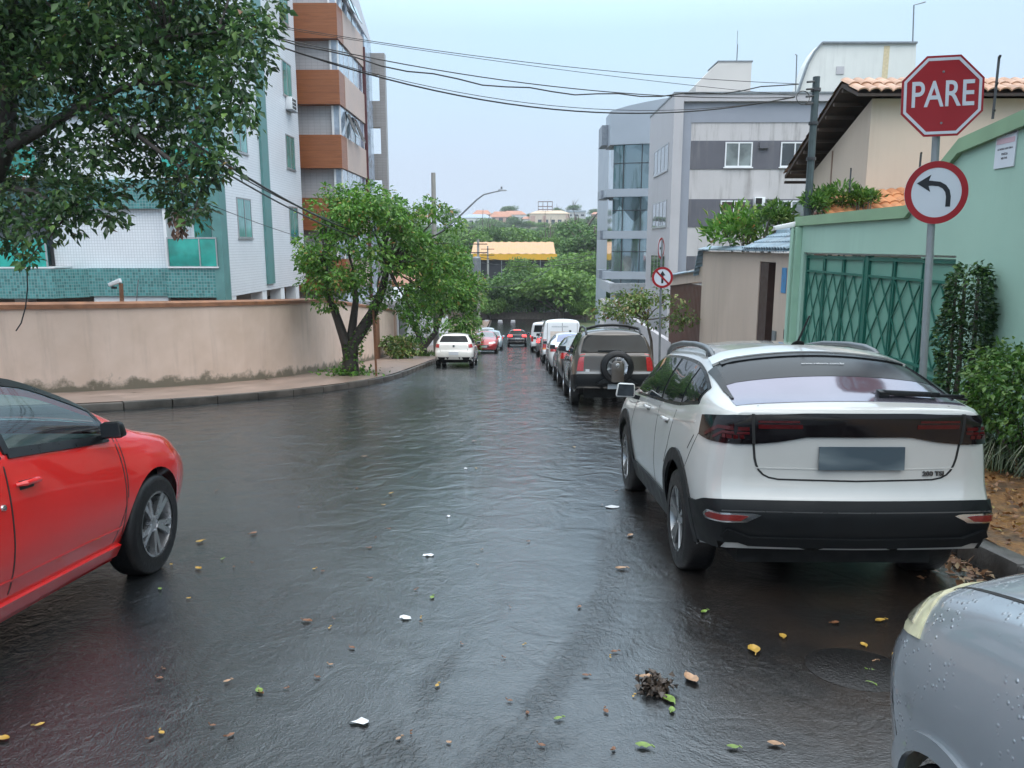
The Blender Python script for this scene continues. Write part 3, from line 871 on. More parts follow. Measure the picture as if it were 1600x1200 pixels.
# notice on the green wall
def notice():
    T = thing("notice_board", "white notice with a pink band fixed high on the mint green wall", "notice", (WX - .01, 9.38, 2.55))
    MB().box(WX - .018, WX - .003, 9.19, 9.57, 2.56, 2.99).build("panel", mat("notice_white", (0.62, 0.66, 0.72), 0.4, 0.04), T)
    MB().box(WX - .022, WX - .0185, 9.21, 9.55, 2.835, 2.895).build("band", mat("notice_pink", (0.62, 0.42, 0.48), 0.5, 0.08), T)
    ink = mat("notice_ink", (0.07, 0.06, 0.075), 0.6, 0.1)
    for txt, z, s, sx in (("VIZINHANÇA SOLIDÁRIA", 2.945, .040, .82), ("AO NOSSO LADO TEM A", 2.775, .030, .85), ("POLÍCIA", 2.715, .034, .95), ("MILITAR", 2.668, .034, .95)):
        M = Matrix.Translation((WX - .0195 - T.location.x, 9.38 - T.location.y, z - T.location.z)) @ Matrix(((0, 0, -1, 0), (-1, 0, 0, 0), (0, 1, 0, 0), (0, 0, 0, 1)))
        text_mesh(txt, s, .0006, "lettering", ink, T, M, .0006, sx)
notice()

def wall_camera():
    p = at_x(1243, 352, WX - .1)
    T = thing("security_camera", "white bullet security camera at the corner of the green wall", "security camera", (WX - .12, p.y, p.z))
    MB().hexa([(p.x - .42, p.y - .05, p.z - .10), (p.x - .42, p.y + .05, p.z - .10), (p.x - .02, p.y + .05, p.z - .03), (p.x - .02, p.y - .05, p.z - .03),
               (p.x - .44, p.y - .055, p.z - .02), (p.x - .44, p.y + .055, p.z - .02), (p.x - .02, p.y + .055, p.z + .07), (p.x - .02, p.y - .055, p.z + .07)]).build("housing", M_white, T, bevel=.01)
    MB().tube([(p.x - .1, p.y, p.z - .06), (p.x - .05, p.y, p.z - .12), (p.x + .1, p.y, p.z - .12)], .02).build("bracket", M_steel, T)
wall_camera()

# electric-fence posts on the green wall and by the tile roof
def fence_post(px, py0, py1, X, label, n=3):
    a, b = at_x(px, py1, X), at_x(px, py0, X)
    b = Vector((a.x, a.y, b.z))
    T = thing("fence_post", label, "fence post", a, group="electric fence posts")
    MB().bar(a, b, .022).build("rod", M_steel, T)
    for k in range(n):
        q = a.lerp(b, 0.12 + 0.86 * k / max(1, n - 1))
        MB().bar(q, q + Vector((-.035, -.08, 0)), .024).build("insulator", M_black, T)
fence_post(1551, 92, 186, WX + .1, "tall electric fence post with three insulators on top of the green wall")
fence_post(1436, 240, 275, WX + .3, "short electric fence post right beside the left turn sign", 2)
fence_post(1327, 264, 300, WX + .5, "small electric fence post above the far end of the green coping", 2)

# ---- beige house with clay roof behind the green wall
def clay_house():
    M = mat("cream_render", (0.53, 0.43, 0.35), 0.65, 0.08, 0.8, streak=0.35, streak_c=(0.36, 0.25, 0.18))
    zb = road_z(18) - .1
    T = thing("clay_roof_house", "cream house under a wide clay tile roof with dark timber eaves", "house", (9, 18, zb))
    x0 = 7.5; yn, yf = 17.2, 20.6
    zn, zf = 5.02, 3.72
    # wall: street face follows the slope, camera face is square
    w = MB()
    w.add([(x0, yn, zb), (x0, yf + .1, zb), (x0, yf + .1, zf - .35), (x0, yn, zn - .28), (16, yn, zb), (16, yf + .1, zb), (16, yf + .1, zf - .35), (16, yn, zn - .28)],
          [(0, 3, 2, 1), (4, 5, 6, 7), (0, 4, 7, 3), (1, 2, 6, 5), (3, 7, 6, 2)])
    w.build("wall", M, T)
    MB().box(x0 - .012, x0 - .002, yn + 1.9, yn + 1.96, zb, 3.9).build("downpipe", mat("brown_pipe", (0.22, 0.13, 0.09), 0.5), T)
    # roof: short slope towards the camera, long slope away from it
    r = MB()
    tile_roof(r, (7.0, yn - .42, zn - .22), (9.5, 0, 0), (0, .95, .42), pitch=.24, row=.36, amp=.06)
    tile_roof(r, (7.0, yf + .5, zf - .18), (9.5, 0, 0), (0, -(yf + .5 - yn - .5), zn + .18 - zf + .16), pitch=.24, row=.4, amp=.05)
    r.build("roof", M_clay, T)
    s = MB()   # timber soffit under the tiles
    s.hexa([(7.03, yn - .38, zn - .30), (16.4, yn - .38, zn - .30), (16.4, yn + .5, zn + .04), (7.03, yn + .5, zn + .04),
            (7.03, yn - .38, zn - .24), (16.4, yn - .38, zn - .24), (16.4, yn + .5, zn + .12), (7.03, yn + .5, zn + .12)])
    s.hexa([(7.03, yn + .5, zn + .04), (16.4, yn + .5, zn + .04), (16.4, yf + .46, zf - .30), (7.03, yf + .46, zf - .30),
            (7.03, yn + .5, zn + .12), (16.4, yn + .5, zn + .12), (16.4, yf + .46, zf - .22), (7.03, yf + .46, zf - .22)])
    so = s.build("soffit", mat("dark_timber", (0.055, 0.035, 0.028), 0.7, 0.5, 9), T)
    m_rf = mat("dark_rafter", (.07, .045, .035), .7, .3, 6)
    for k in range(9):
        t = k / 8; y = yn + .5 + (yf - yn) * t; z = zn + .0 + (zf - zn - .36) * t
        MB().box(7.05, 7.7, y - .035, y + .035, z - .07, z + .0).build("rafter", m_rf, so)
    window_x(T, x0, yn + 1.95, yn + 2.8, 1.3, 2.5, -1, mat("brown_shutter", (0.17, 0.06, 0.04), 0.5), mat("brown_frame", (0.22, 0.08, 0.05), 0.5))
    # lower orange roof in front
    r2 = MB()
    tile_roof(r2, (6.35, 15.6, 1.95), (6, 0, .55), (0, 1.6, .75), pitch=.2, row=.34, amp=.04)
    r2.build("lower_roof", M_clay2, T)
    MB().hexa([(6.3, 15.55, 1.75), (12.4, 15.55, 2.3), (12.4, 15.65, 2.3), (6.3, 15.65, 1.75), (6.3, 15.55, 1.90), (12.4, 15.55, 2.45), (12.4, 15.65, 2.45), (6.3, 15.65, 1.90)]).build("gutter", mat("grey_gutter", (0.16, 0.17, 0.18), 0.4, metal=.3), T)
    r3 = MB()
    tile_roof(r3, (9.75, 14.4, 3.05), (3.0, 0, .75), (0, .9, .4), pitch=.2, row=.34, amp=.04)
    r3.build("porch_roof", M_clay2, T)
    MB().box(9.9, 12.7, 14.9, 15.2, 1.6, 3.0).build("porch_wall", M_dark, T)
clay_house()

# ---- beige wall with blue coping tiles, door recess and garage
def blue_coping_house():
    M = mat("stained_beige_render", (0.50, 0.40, 0.33), 0.65, 0.08, 1.0, streak=0.45, streak_c=(0.27, 0.22, 0.19))
    zb = road_z(22) - .3
    T = thing("gatehouse_wall", "beige street wall with blue glazed coping tiles and a narrow doorway", "wall", (WX, 19, zb))
    zt = 1.52
    b = MB()
    b.box(WX, WX + .25, 18.45, 24.2, zb, zt - .02)                       # plain wall
    b.box(WX, WX + .25, 16.2, 17.3, zb + .3, zt - .02)                   # door pier
    b.box(WX + .002, WX + .25, 17.3, 18.45, zt - .22, zt - .024)         # lintel
    b.prism([(WX + .001, 24.2, zt - .95), (WX + .001, 29.6, zt - 1.35), (WX + .001, 29.6, zt - 1.0), (WX + .001, 24.2, zt - .48)], (.25, 0, 0))   # beam over the garage
    b.build("wall", M, T)
    MB().box(WX + .26, WX + 1.1, 17.31, 18.44, zb, zt - .23).build("recess", mat("grey_door_reveal", (0.25, 0.21, 0.18), 0.7), T)
    MB().box(WX + .02, WX + .255, 17.85, 18.43, zb, zt - .24).build("door", mat("dark_brown_door", (0.045, 0.022, 0.018), 0.5, 0.3), T)
    MB().box(WX - .012, WX - .003, 16.55, 16.85, .66, 1.2).build("sticker", mat("blue_sticker", (0.05, 0.22, 0.46), 0.4, 0.3, 8), T)
    MB().box(WX - .03, WX - .003, 16.36, 16.46, -.3, -.1).build("doorbell", M_black, T)
    MB().box(WX - .04, WX - .003, 16.98, 17.18, -.5, -.2).build("meter_box", M_galv, T)
    MB().box(WX + .08, WX + .12, 24.25, 29.6, zb - .9, zt - 1.1).build("garage_door", mat("brown_slat_door", (0.095, 0.042, 0.03), 0.55, 0.25, 3), T)
    sl = MB()
    for k in range(27): sl.box(WX + .068, WX + .079, 24.3 + .195 * k, 24.4 + .195 * k, zb - .8, zt - 1.15)
    sl.build("slat_row", mat("brown_slat", (0.12, 0.055, 0.038), 0.5), T)
    r = MB()
    tile_roof(r, (WX - .16, 16.2, zt - .01), (0, 7.95, 0), (.32, 0, .12), pitch=.16, row=.36, amp=.04)
    tile_roof(r, (WX - .16, 16.2, zt + .05), (0, 3.2, 0), (.85, 0, .38), pitch=.18, row=.3, amp=.05)
    tile_roof(r, (WX - .16, 24.1, zt - .02), (0, .55, -.8), (.34, 0, .10), pitch=.16, row=.36, amp=.04)
    tile_roof(r, (WX - .12, 24.6, zt - .68), (0, 5.0, -.35), (.5, 0, .15), pitch=.16, row=.36, amp=.04)
    r.build("coping_tiles", M_btile, T)
    MB().tube([(WX + .72, 16.2, zt + .45), (WX + .72, 19.3, zt + .45)], .12, 10).build("ridge_tile", M_btile, T)
    MB().box(WX + .255, WX + 5, 18.5, 29.4, zb - .8, zt - 1.5).build("house_body", M, T)
blue_coping_house()

# ---- grey rendered apartment building
M_conc = mat("grey_render", (0.50, 0.48, 0.485), 0.65, 0.08, 0.7, streak=0.8, streak_c=(0.10, 0.085, 0.075))
M_concside = mat("pale_grey_render", (0.44, 0.43, 0.45), 0.6, 0.05, 0.7, streak=0.2)
M_dgrey = mat("dark_grey_band", (0.105, 0.105, 0.125), 0.6, 0.12, 1.2, streak=0.35, streak_c=(0.28, 0.27, 0.27))
M_bgrey = mat("blue_grey_paint", (0.27, 0.29, 0.34), 0.55, 0.06, 1.0)
M_curtain = glass("curtained_pane", (0.17, 0.20, 0.20), 0.12, 0.5)
def grey_building():
    X, Y0, Y1 = 7.30, 38.0, 44.8
    zb = road_z(40) - .3; zt = 8.7
    T = thing("grey_apartment_building", "grey rendered apartment building with dark bands and white sliding windows", "building", (12, 40, zb))
    MB().box(X, 26, Y0 + .5, Y1, zb, zt).build("wall", M_concside, T)
    MB().box(X + .9, 25.9, Y0 + .28, Y0 + .497, zb, zt - 1.25).build("front_render", M_conc, T)
    fr = MB().box(X, X + .45, Y0, Y0 + .499, zb, zt).box(X + .45, 26, Y0 + .02, Y0 + .498, zt - .32, zt - .002)
    fr.build("edge_frame", M_concside, T)
    MB().box(X + .45, X + .9, Y0 + .25, Y0 + .496, zb, zt - .322).box(X + .9, 26, Y0 + .24, Y0 + .496, zt - 1.25, zt - .322).build("recess_band", M_bgrey, T)
    MB().box(X - .03, 26.1, Y0 - .03, Y0 + .3, zt + .003, zt + .09).box(X - .03, X + .3, Y0 + .3, Y1, zt + .003, zt + .09).build("roof_cap", M_galv, T)
    fl = 2.72
    for k in range(4):
        z = 5.30 - fl * k
        MB().box(X + .92, 25.8, Y0 + .25, Y0 + .279, z, z + 1.32).build("dark_band", M_dgrey, T)
        x0, x1 = 9.85, 11.15
        if k == 1: x0, x1 = 9.75, 11.05
        window_y(T, Y0 + .25, x0, x1, z + .1, z + 1.25, M_curtain if k != 1 else M_darkglass, M_white)
        window_y(T, Y0 + .25, 12.5, 13.85, z + .1, z + 1.25, (M_darkglass, M_curtain, M_curtain, M_darkglass)[k], M_white)
        window_y(T, Y0 + .25, 16.4, 17.7, z + .1, z + 1.25, M_curtain, M_white)
        # street side windows
        if k < 3:
            window_x(T, X, Y0 + 1.0, Y0 + 5.0, z + .05 + (0, 0, 0)[k], z + 1.35, -1, M_darkglass, M_alu, 4)
    ac = MB().box(11.3, 11.8, Y0 - .1, Y0 + .248, 5.3 - fl + 1.0, 5.3 - fl + 1.4).build("air_conditioner", M_white, T, bevel=.02)
    MB().box(11.34, 11.64, Y0 - .112, Y0 - .1005, 5.3 - fl + 1.05, 5.3 - fl + 1.35).build("grille", M_dark, ac)
    MB().box(11.45, 11.9, Y0 + .1, Y0 + .248, 5.3 + .95, 5.3 + 1.25).build("wall_sleeve", M_dgrey, T)
    # lift tower on the roof
    tw = MB().prism([(9.6, 44, zt - .1), (12.55, 44, zt - .1), (12.55, 44, zt + 2.75), (10.75, 44, zt + 2.75), (9.6, 44, zt + 1.6)], (0, 2.2, 0))
    tw.build("lift_tower", mat("warm_grey_render", (0.50, 0.485, 0.46), 0.6, 0.05, 0.8), T)
    MB().box(10.7, 12.6, 43.96, 46.24, zt + 2.753, zt + 2.82).build("tower_cap", M_galv, T)
    a = MB().tube([(12.0, 45, zt + 2.8), (12.0, 45, zt + 3.9)], .03, 6).tube([(11.97, 45, zt + 3.9), (11.97, 45, zt + 4.6)], .015, 6)
    a.build("antenna", M_galv, T)
grey_building()

# ---- blue-grey office block with glass bands
def office_block():
    def mirrorglass():
        m, nt, b = nodes_of("mirror_glass")
        p = pos(nt)
        v = N(nt, "ShaderNodeTexVoronoi", Scale=0.55); nt.links.new(p, v.inputs['Vector'])
        c = ramp(nt, v.outputs['Color'], [(0.2, (0.12, 0.17, 0.19)), (0.5, (0.36, 0.46, 0.50)), (0.8, (0.22, 0.30, 0.33))])
        nt.links.new(c, b.inputs['Base Color']); b.inputs['Metallic'].default_value = 0.75; b.inputs['Roughness'].default_value = 0.06
        bump(nt, b, noise(nt, 0.5, 2, p), 0.12, 0.1)
        return m
    Y0, Y1, X = 56.0, 70.0, 6.45
    zb = road_z(58) - .3
    M_off = mat("blue_grey_cladding", (0.32, 0.36, 0.41), 0.45, 0.05, 0.6)
    T = thing("office_block", "blue grey office block with curved roofline and horizontal glass bands", "building", (12, 60, zb))
    n = 16; xs = [X + (24 - X) * i / n for i in range(n + 1)]
    def front(x): t = (x - X) / (24 - X); return Y0 + 1.6 * (1 - math.sin(math.pi * min(1, t * 1.3 + .12)))      # bowed facade
    def band(z0, z1, out, name, m, parent=T, x_from=0.0):
        b = MB(); lo = [(x, front(x) - out) for x in xs]
        lo[0] = (X + x_from, lo[0][1])
        z1f = z1 if callable(z1) else (lambda x: z1)
        rows = [[(x, y, z0) for x, y in lo], [(x, y, z1f(x)) for x, y in lo], [(x, y + 3, z1f(x)) for x, y in lo], [(x, y + 3, z0) for x, y in lo], [(x, y, z0) for x, y in lo]]
        b.grid(rows)
        x, y = lo[0]
        b.add([(x, y, z0), (x, y + 3, z0), (x, y + 3, z1f(x)), (x, y, z1f(x))], [(0, 1, 2, 3)])
        return b.build(name, m, parent, smooth=30)
    MB().box(X + .5, 24, Y0 + 3, Y1, zb, 10.6).build("wall", M_off, T)
    roof = lambda x: 11.05 + 1.35 * math.sin(math.pi * min(1, (x - X) / 17.0) ** 0.8 / 2 * 1.15)
    band(8.75, roof, .25, "roof_fascia", M_off, T)
    mg = mirrorglass()
    levels = [(5.7, 8.75), (2.75, 5.15), (-0.15, 2.2), (-3.1, -0.7)]
    for k, (z0, z1) in enumerate(levels):
        g = band(z0, z1, 0.0, "glass_band", mg, T, 0.30)
        mu = MB()
        for x in np.arange(X + .95, 20, 1.25): mu.box(x, x + .05, front(x) - .06, front(x) + .05, z0, z1)
        zz = (z0 + z1) / 2 + .25
        for xa, xb in zip(xs[:-1], xs[1:]): mu.bar((xa + .3 if xa == xs[0] else xa, front(xa) - .02, zz), (xb, front(xb) - .02, zz), .05)
        mu.build("mullion", M_steel, g)
    for z0, z1 in ((5.15, 5.7), (2.2, 2.75), (-0.7, -0.15)):
        band(z0, z1, .14, "floor_slab", M_off, T, -.25)
    sm = mat("slab_end", (0.24, 0.27, 0.31), 0.5)
    for z0, z1 in ((8.9, 10.3), (5.1, 5.7), (2.15, 2.8), (-.72, -.1)):
        MB().box(X - .45, X + .2, Y0 + 2.2, Y0 + 4.5, z0, z1).build("slab_end", sm, T)
    # white annex in front
    A = thing("annex_block", "low white block with grey roof frame in front of the office building", "building", (8, 53, zb))
    zA = -2.2
    MB().box(6.15, 11.2, 52.2, 58.5, zb, zA).build("wall", mat("pale_wall", (0.62, 0.60, 0.58), 0.6, 0.05, 0.8, streak=.15), A)
    MB().box(9.05, 10.4, 52.0, 52.19, zb, zA + .9).build("pier", M_bgrey, A)
    MB().box(6.1, 11.3, 52.1, 52.5, zA + .75, zA + 1.4).box(6.1, 6.5, 52.5, 58.5, zA + .75, zA + 1.4).build("roof_beam", mat("roof_beam_grey", (0.38, 0.40, 0.43), 0.5), A)
    MB().box(6.2, 6.45, 52.15, 52.4, zA + .003, zA + .748).box(10.4, 11.2, 52.15, 52.4, zA + .003, zA + .748).build("post", M_off, A)
    MB().tube([(6.1, 54, zb), (6.1, 54, zA - 1)], .06, 6).build("pipe", M_steel, A)
    for z in (-3.6, -5.0): MB().box(6.02, 6.14, 54.2, 55.1, z, z + .8).build("meter_box", M_steel, A)
office_block()

# ---- white building with curved parapet, right of the lift tower
def white_building():
    Y = 54.0
    P = [(1245, 345), (1245, 150), (1252, 128), (1262, 100), (1272, 82), (1284, 68), (1432, 68), (1428, 345)]
    pts = [at(a, b, Y) for a, b in P]
    T = thing("white_gable_building", "white building with a curved parapet and yellow stain behind the clay roof", "building", (26, Y, road_z(Y)))
    pts[0].z = pts[-1].z = road_z(Y) - .2
    MB().prism(pts, (0, 1.4, 0)).build("wall", mat("off_white_render", (0.64, 0.65, 0.62), 0.6, 0.05, 0.9, streak=0.2), T)
    c = MB()
    for a, b in zip(pts[1:6], pts[2:7]): c.bar(a + Vector((0, -.03, .03)), b + Vector((0, -.03, .03)), .28, .12)
    c.build("coping", M_galv, T)
    a, b = at(1386, 70, Y - .01), at(1390, 150, Y - .01)
    MB().box(a.x - .18, a.x + .2, Y - .012, Y - .004, b.z, a.z - .06).build("stain", mat("yellow_stain", (0.60, 0.50, 0.32), 0.7, 0.2), T)
    a, b = at(1307, 104, Y), at(1318, 116, Y)
    MB().box(a.x, b.x, Y - .06, Y - .004, b.z, a.z).build("vent", M_concside, T)
    a, b = at(1426, 68, Y), at(1428, 8, Y)
    q = at(1446, 3, Y)
    MB().tube([a, b, q], .045, 6).build("mast", M_galv, T)
    a, b = at(1243, 150, Y - 1), at(1245, 86, Y - 1)
    MB().tube([a, b, b + Vector((-.12, 0, .03))], .04, 6).build("mast", M_galv, T)
white_building()
# ================================================================== vehicles
def pchip(tab):
    xs = np.array([t[0] for t in tab], float); ys = np.array([t[1] for t in tab], float)
    h = np.diff(xs); d = np.diff(ys) / h; n = len(xs); m = np.zeros(n)
    for i in range(1, n - 1):
        if d[i - 1] * d[i] > 0:
            w1, w2 = 2 * h[i] + h[i - 1], h[i] + 2 * h[i - 1]
            m[i] = (w1 + w2) / (w1 / d[i - 1] + w2 / d[i])
    m[0], m[-1] = d[0], d[-1]
    def f(x):
        x = min(max(x, xs[0]), xs[-1]); i = min(int(np.searchsorted(xs, x, 'right')) - 1, n - 2)
        t = (x - xs[i]) / h[i]; t2, t3 = t * t, t * t * t
        return float((2*t3 - 3*t2 + 1) * ys[i] + (t3 - 2*t2 + t) * h[i] * m[i] + (-2*t3 + 3*t2) * ys[i+1] + (t3 - t2) * h[i] * m[i+1])
    return f
def sstep(a, b, x):
    t = min(1, max(0, (x - a) / (b - a))); return t * t * (3 - 2 * t)

class Car:
    """lofted body shell plus parts laid on to it; local +Y is forward, z = 0 the ground"""
    def __init__(s, root, sp, body_mat, res=1.0):
        s.root, s.sp = root, sp
        s.y0, s.y1 = sp['ends']
        for k in ('zt', 'zr', 'zs', 'W', 'Ws', 'Wr'): setattr(s, k, pchip(sp[k]))
        s.zb = pchip(sp['zb']); s.rear = pchip(sp['rear']); s.front = pchip(sp['front'])
        s.ax, s.rw, s.ra = sp['axles'], sp['rw'], sp['rw'] + sp.get('gap', 0.055)
        s.res = res
        s.shell(body_mat)
    def lower(s, y):
        z = s.zb(y)
        for a in s.ax:
            d = abs(y - a)
            if d < s.ra: z = max(z, s.rw + math.sqrt(max(0, s.ra ** 2 - d * d)))
        return z
    def section(s, y):
        zt = s.zt(y); zr = min(s.zr(y), zt - .004); zs = min(s.zs(y), zr - .012); zb = min(s.lower(y), zs - .03)
        W, Ws, Wr = s.W(y), s.Ws(y), s.Wr(y)
        zm = s.sp.get('zm', .62); z0 = s.sp.get('zsill', .24)
        def side(z):
            if z >= zm: t = (z - zm) / max(.05, zs - zm); return W - (W - Ws) * min(1.2, t) ** 2
            t = (zm - z) / (zm - z0); return W - s.sp.get('tuck', .06) * min(1.2, t) ** 2
        pts = [(side(zb + (zs - .04 - zb) * i / 12), zb + (zs - .04 - zb) * i / 12) for i in range(13)]
        A = Vector((pts[-1][0], pts[-1][1])); B = Vector((Ws, zs)); C = Vector((Wr, zr))
        r1 = min(.04, (C - B).length * .25); P = B + (C - B).normalized() * r1
        for k in range(1, 4):
            t = k / 4; q = A * (1 - t) ** 2 + B * 2 * t * (1 - t) + P * t * t; pts.append((q.x, q.y))
        r2 = min(s.sp.get('rr', .09), (C - B).length * .35); Q = C + (B - C).normalized() * r2
        bul = s.sp.get('bulge', .018)
        for k in range(7):
            t = k / 6; q = P.lerp(Q, t); pts.append((q.x + bul * 4 * t * (1 - t) * min(1, (C - B).length / .3), q.y))
        crown = lambda u: zr + (zt - zr) * (1 - (1 - u) ** 2)
        u2 = min(.5, s.sp.get('rr', .09) * 1.3 / max(.1, Wr)); E = Vector((Wr * (1 - u2), crown(u2)))
        for k in range(1, 5):
            t = k / 5; q = Q * (1 - t) ** 2 + C * 2 * t * (1 - t) + E * t * t; pts.append((q.x, q.y))
        for k in range(9):
            u = u2 + (1 - u2) * k / 8; pts.append((Wr * (1 - u), crown(u)))
        return pts
    def skew(s, p):
        x, y, z = p
        d = .55
        y += s.rear(z) * (1 - sstep(s.y0, s.y0 + d, y)) - s.front(z) * sstep(s.y1 - d, s.y1, y)
        return (x, y, z)
    def shell(s, body_mat):
        ys = set(np.linspace(s.y0, s.y1, int(46 * s.res) + 10).round(4))
        for k in range(8):
            ys.add(round(s.y0 + .4 * (k / 8) ** 2, 4)); ys.add(round(s.y1 - .4 * (k / 8) ** 2, 4))
        for a in s.ax:
            for k in range(-9, 10): ys.add(round(a + s.ra * math.sin(math.pi / 2 * k / 9), 4))
            ys.add(round(a + s.ra + .002, 4)); ys.add(round(a - s.ra - .002, 4))
        for a, e in list(s.sp.get('open', ())) + list(s.sp.get('open_top', ())): ys.add(a); ys.add(e)
        ys = sorted(ys)
        ys = [ys[0]] + [b for a, b in zip(ys[:-1], ys[1:]) if b - a > .0015]
        rows = []
        for y in ys:
            h = s.section(y)
            full = [(x, y, z) for x, z in h] + [(-x, y, z) for x, z in h[-2::-1]]
            rows.append([s.skew(p) for p in full])
        b = MB().grid(rows)
        s.holes = set()
        m_ = len(rows[0])
        for i in range(len(rows) - 1):
            yc = (ys[i] + ys[i + 1]) / 2
            for j in range(m_ - 1):
                jj = min(j, m_ - 2 - j)
                if (16 <= jj <= 21 and any(a < yc < e for a, e in s.sp.get('open', ()))) or (jj >= 27 and any(a < yc < e for a, e in s.sp.get('open_top', ()))): s.holes.add(i * (m_ - 1) + j)
        for end, sg in ((rows[0], -1), (rows[-1], 1)):          # bulging end caps
            n = len(end); half = n // 2; K = 10; bul = s.sp.get('endbulge', .06)
            cap = []
            for j in range(half + 1):
                L, Rr = Vector(end[j]), Vector(end[n - 1 - j]); X = abs(L.x) + 1e-6; row = []
                for k in range(K + 1):
                    p = L.lerp(Rr, k / K); w = max(s.W(s.y0 if sg < 0 else s.y1), .3)
                    f = max(0, 1 - (p.x / w) ** 2) - max(0, 1 - (X / w) ** 2)
                    row.append((p.x, p.y + sg * bul * f, p.z))
                cap.append(row)
            b.grid(cap)
        bm = bmesh.new()
        vs = [bm.verts.new(v) for v in b.v]
        hl = bm.faces.layers.int.new('hole')
        for k_, f in enumerate(b.f):
            try: bm.faces.new([vs[i] for i in f])[hl] = 1 if k_ in s.holes else 0
            except ValueError: pass
        bmesh.ops.remove_doubles(bm, verts=bm.verts, dist=.0004)
        bmesh.ops.dissolve_degenerate(bm, dist=.0003, edges=bm.edges)
        bmesh.ops.recalc_face_normals(bm, faces=bm.faces)
        c = sum((f.normal.dot(f.calc_center_median() - Vector((0, (s.y0 + s.y1) / 2, .6))) for f in bm.faces))
        if c < 0: bmesh.ops.reverse_faces(bm, faces=bm.faces)
        me = bpy.data.meshes.new("body")
        s.bvh = BVHTree.FromBMesh(bm)
        hl = bm.faces.layers.int.get('hole')
        bmesh.ops.delete(bm, geom=[f for f in bm.faces if f[hl]], context='FACES')
        bm.to_mesh(me); bm.free()
        me.polygons.foreach_set('use_smooth', [True] * len(me.polygons))
        me.set_sharp_from_angle(angle=R(50))
        me.materials.append(body_mat)
        s.body = bpy.data.objects.new("body", me); COL.objects.link(s.body); s.body.parent = s.root
    # ---- projecting on to the shell
    def hit(s, mode, a, c):
        if mode == 'left': o, d = (-3, a, c), (1, 0, 0)
        elif mode == 'right': o, d = (3, a, c), (-1, 0, 0)
        elif mode == 'rear': o, d = (a, s.y0 - 2, c), (0, 1, 0)
        elif mode == 'front': o, d = (a, s.y1 + 2, c), (0, -1, 0)
        elif mode == 'top': o, d = (a, c, 4), (0, 0, -1)
        elif mode == 'rw':
            t = R(a); cy = s.y0 + .8; d = (math.sin(t), math.cos(t), 0); o = (-3 * d[0], cy - 3 * d[1], c)
        elif mode == 'fw':
            t = R(a); cy = s.y1 - .8; d = (math.sin(t), -math.cos(t), 0); o = (-3 * d[0], cy - 3 * d[1], c)
        o, d = Vector(o), Vector(d).normalized()
        loc, nor, i, _ = s.bvh.ray_cast(o, d)
        if loc is None:
            loc, nor, i, _ = s.bvh.find_nearest(o + d * 2.2)
        if nor.dot(d) > 0: nor = -nor
        return loc, nor
    def patch(s, mode, lo, up, cols, rows, off=.004, b=None):
        """patch between lower and upper curves (lists of (a, c) of equal length)"""
        b = b or MB(); g = []; sk = []
        lo_, up_ = [], []
        for L in (lo, up):
            L = [Vector(p) for p in L]; out = []
            n = len(L) - 1
            for k in range(cols + 1):
                t = k / cols * n; i = min(int(t), n - 1); out.append(L[i].lerp(L[i + 1], t - i))
            (lo_ if not lo_ else up_).extend(out)
        for j in range(rows + 1):
            g.append([]); sk.append([])
            for k in range(cols + 1):
                p = lo_[k].lerp(up_[k], j / rows); l, n = s.hit(mode, p.x, p.y)
                g[-1].append(l + n * off); sk[-1].append(l - n * .006)
        b.grid(g)
        ring = lambda G: [G[0][k] for k in range(cols)] + [G[j][cols] for j in range(rows)] + [G[rows][k] for k in range(cols, 0, -1)] + [G[j][0] for j in range(rows, 0, -1)]
        a, c = ring(g), ring(sk); n = len(a)
        b.add(a + c, [(i, (i + 1) % n, n + (i + 1) % n, n + i) for i in range(n)])
        return b
    def poly(s, mode, pts, cols=14, rows=4, off=.004, b=None):
        """patch for a polygon that is monotone along its first coordinate"""
        xs = [p[0] for p in pts]; a0, a1 = min(xs), max(xs); n = len(pts); lo, up = [], []
        ks = sorted(set([a0 + (a1 - a0) * k / cols for k in range(cols + 1)]))
        for a in ks:
            a_ = min(max(a, a0 + 1e-5), a1 - 1e-5); zs = []
            for i in range(n):
                p, q = pts[i], pts[(i + 1) % n]
                if (p[0] - a_) * (q[0] - a_) <= 0 and p[0] != q[0]:
                    zs.append(p[1] + (q[1] - p[1]) * (a_ - p[0]) / (q[0] - p[0]))
            lo.append((a, min(zs))); up.append((a, max(zs)))
        return s.patch(mode, lo, up, len(ks) - 1, rows, off, b)
    def strip(s, mode, path, w, off=.002, b=None, step=.05, wk=1.0):
        """narrow strip along a path; wk = scale of the first coordinate against metres"""
        b = b or MB(); P = [Vector(p) for p in path]; Q = []
        for p, q in zip(P[:-1], P[1:]):
            d = q - p; k = max(1, int(math.hypot(d.x * wk, d.y) / step))
            Q += [p.lerp(q, j / k) for j in range(k)]
        Q.append(P[-1]); L, Rr = [], []
        for i, p in enumerate(Q):
            d = Q[min(i + 1, len(Q) - 1)] - Q[max(i - 1, 0)]
            d = Vector((d.x * wk, d.y)).normalized(); n = Vector((-d.y / wk, d.x)) * w / 2
            L.append(p - n); Rr.append(p + n)
        return s.patch(mode, L, Rr, len(Q) - 1, 1, off, b)
    def put(s, b, name, m, parent=None, smooth=35):
        return b.build(name, m, parent or s.root, smooth=smooth)
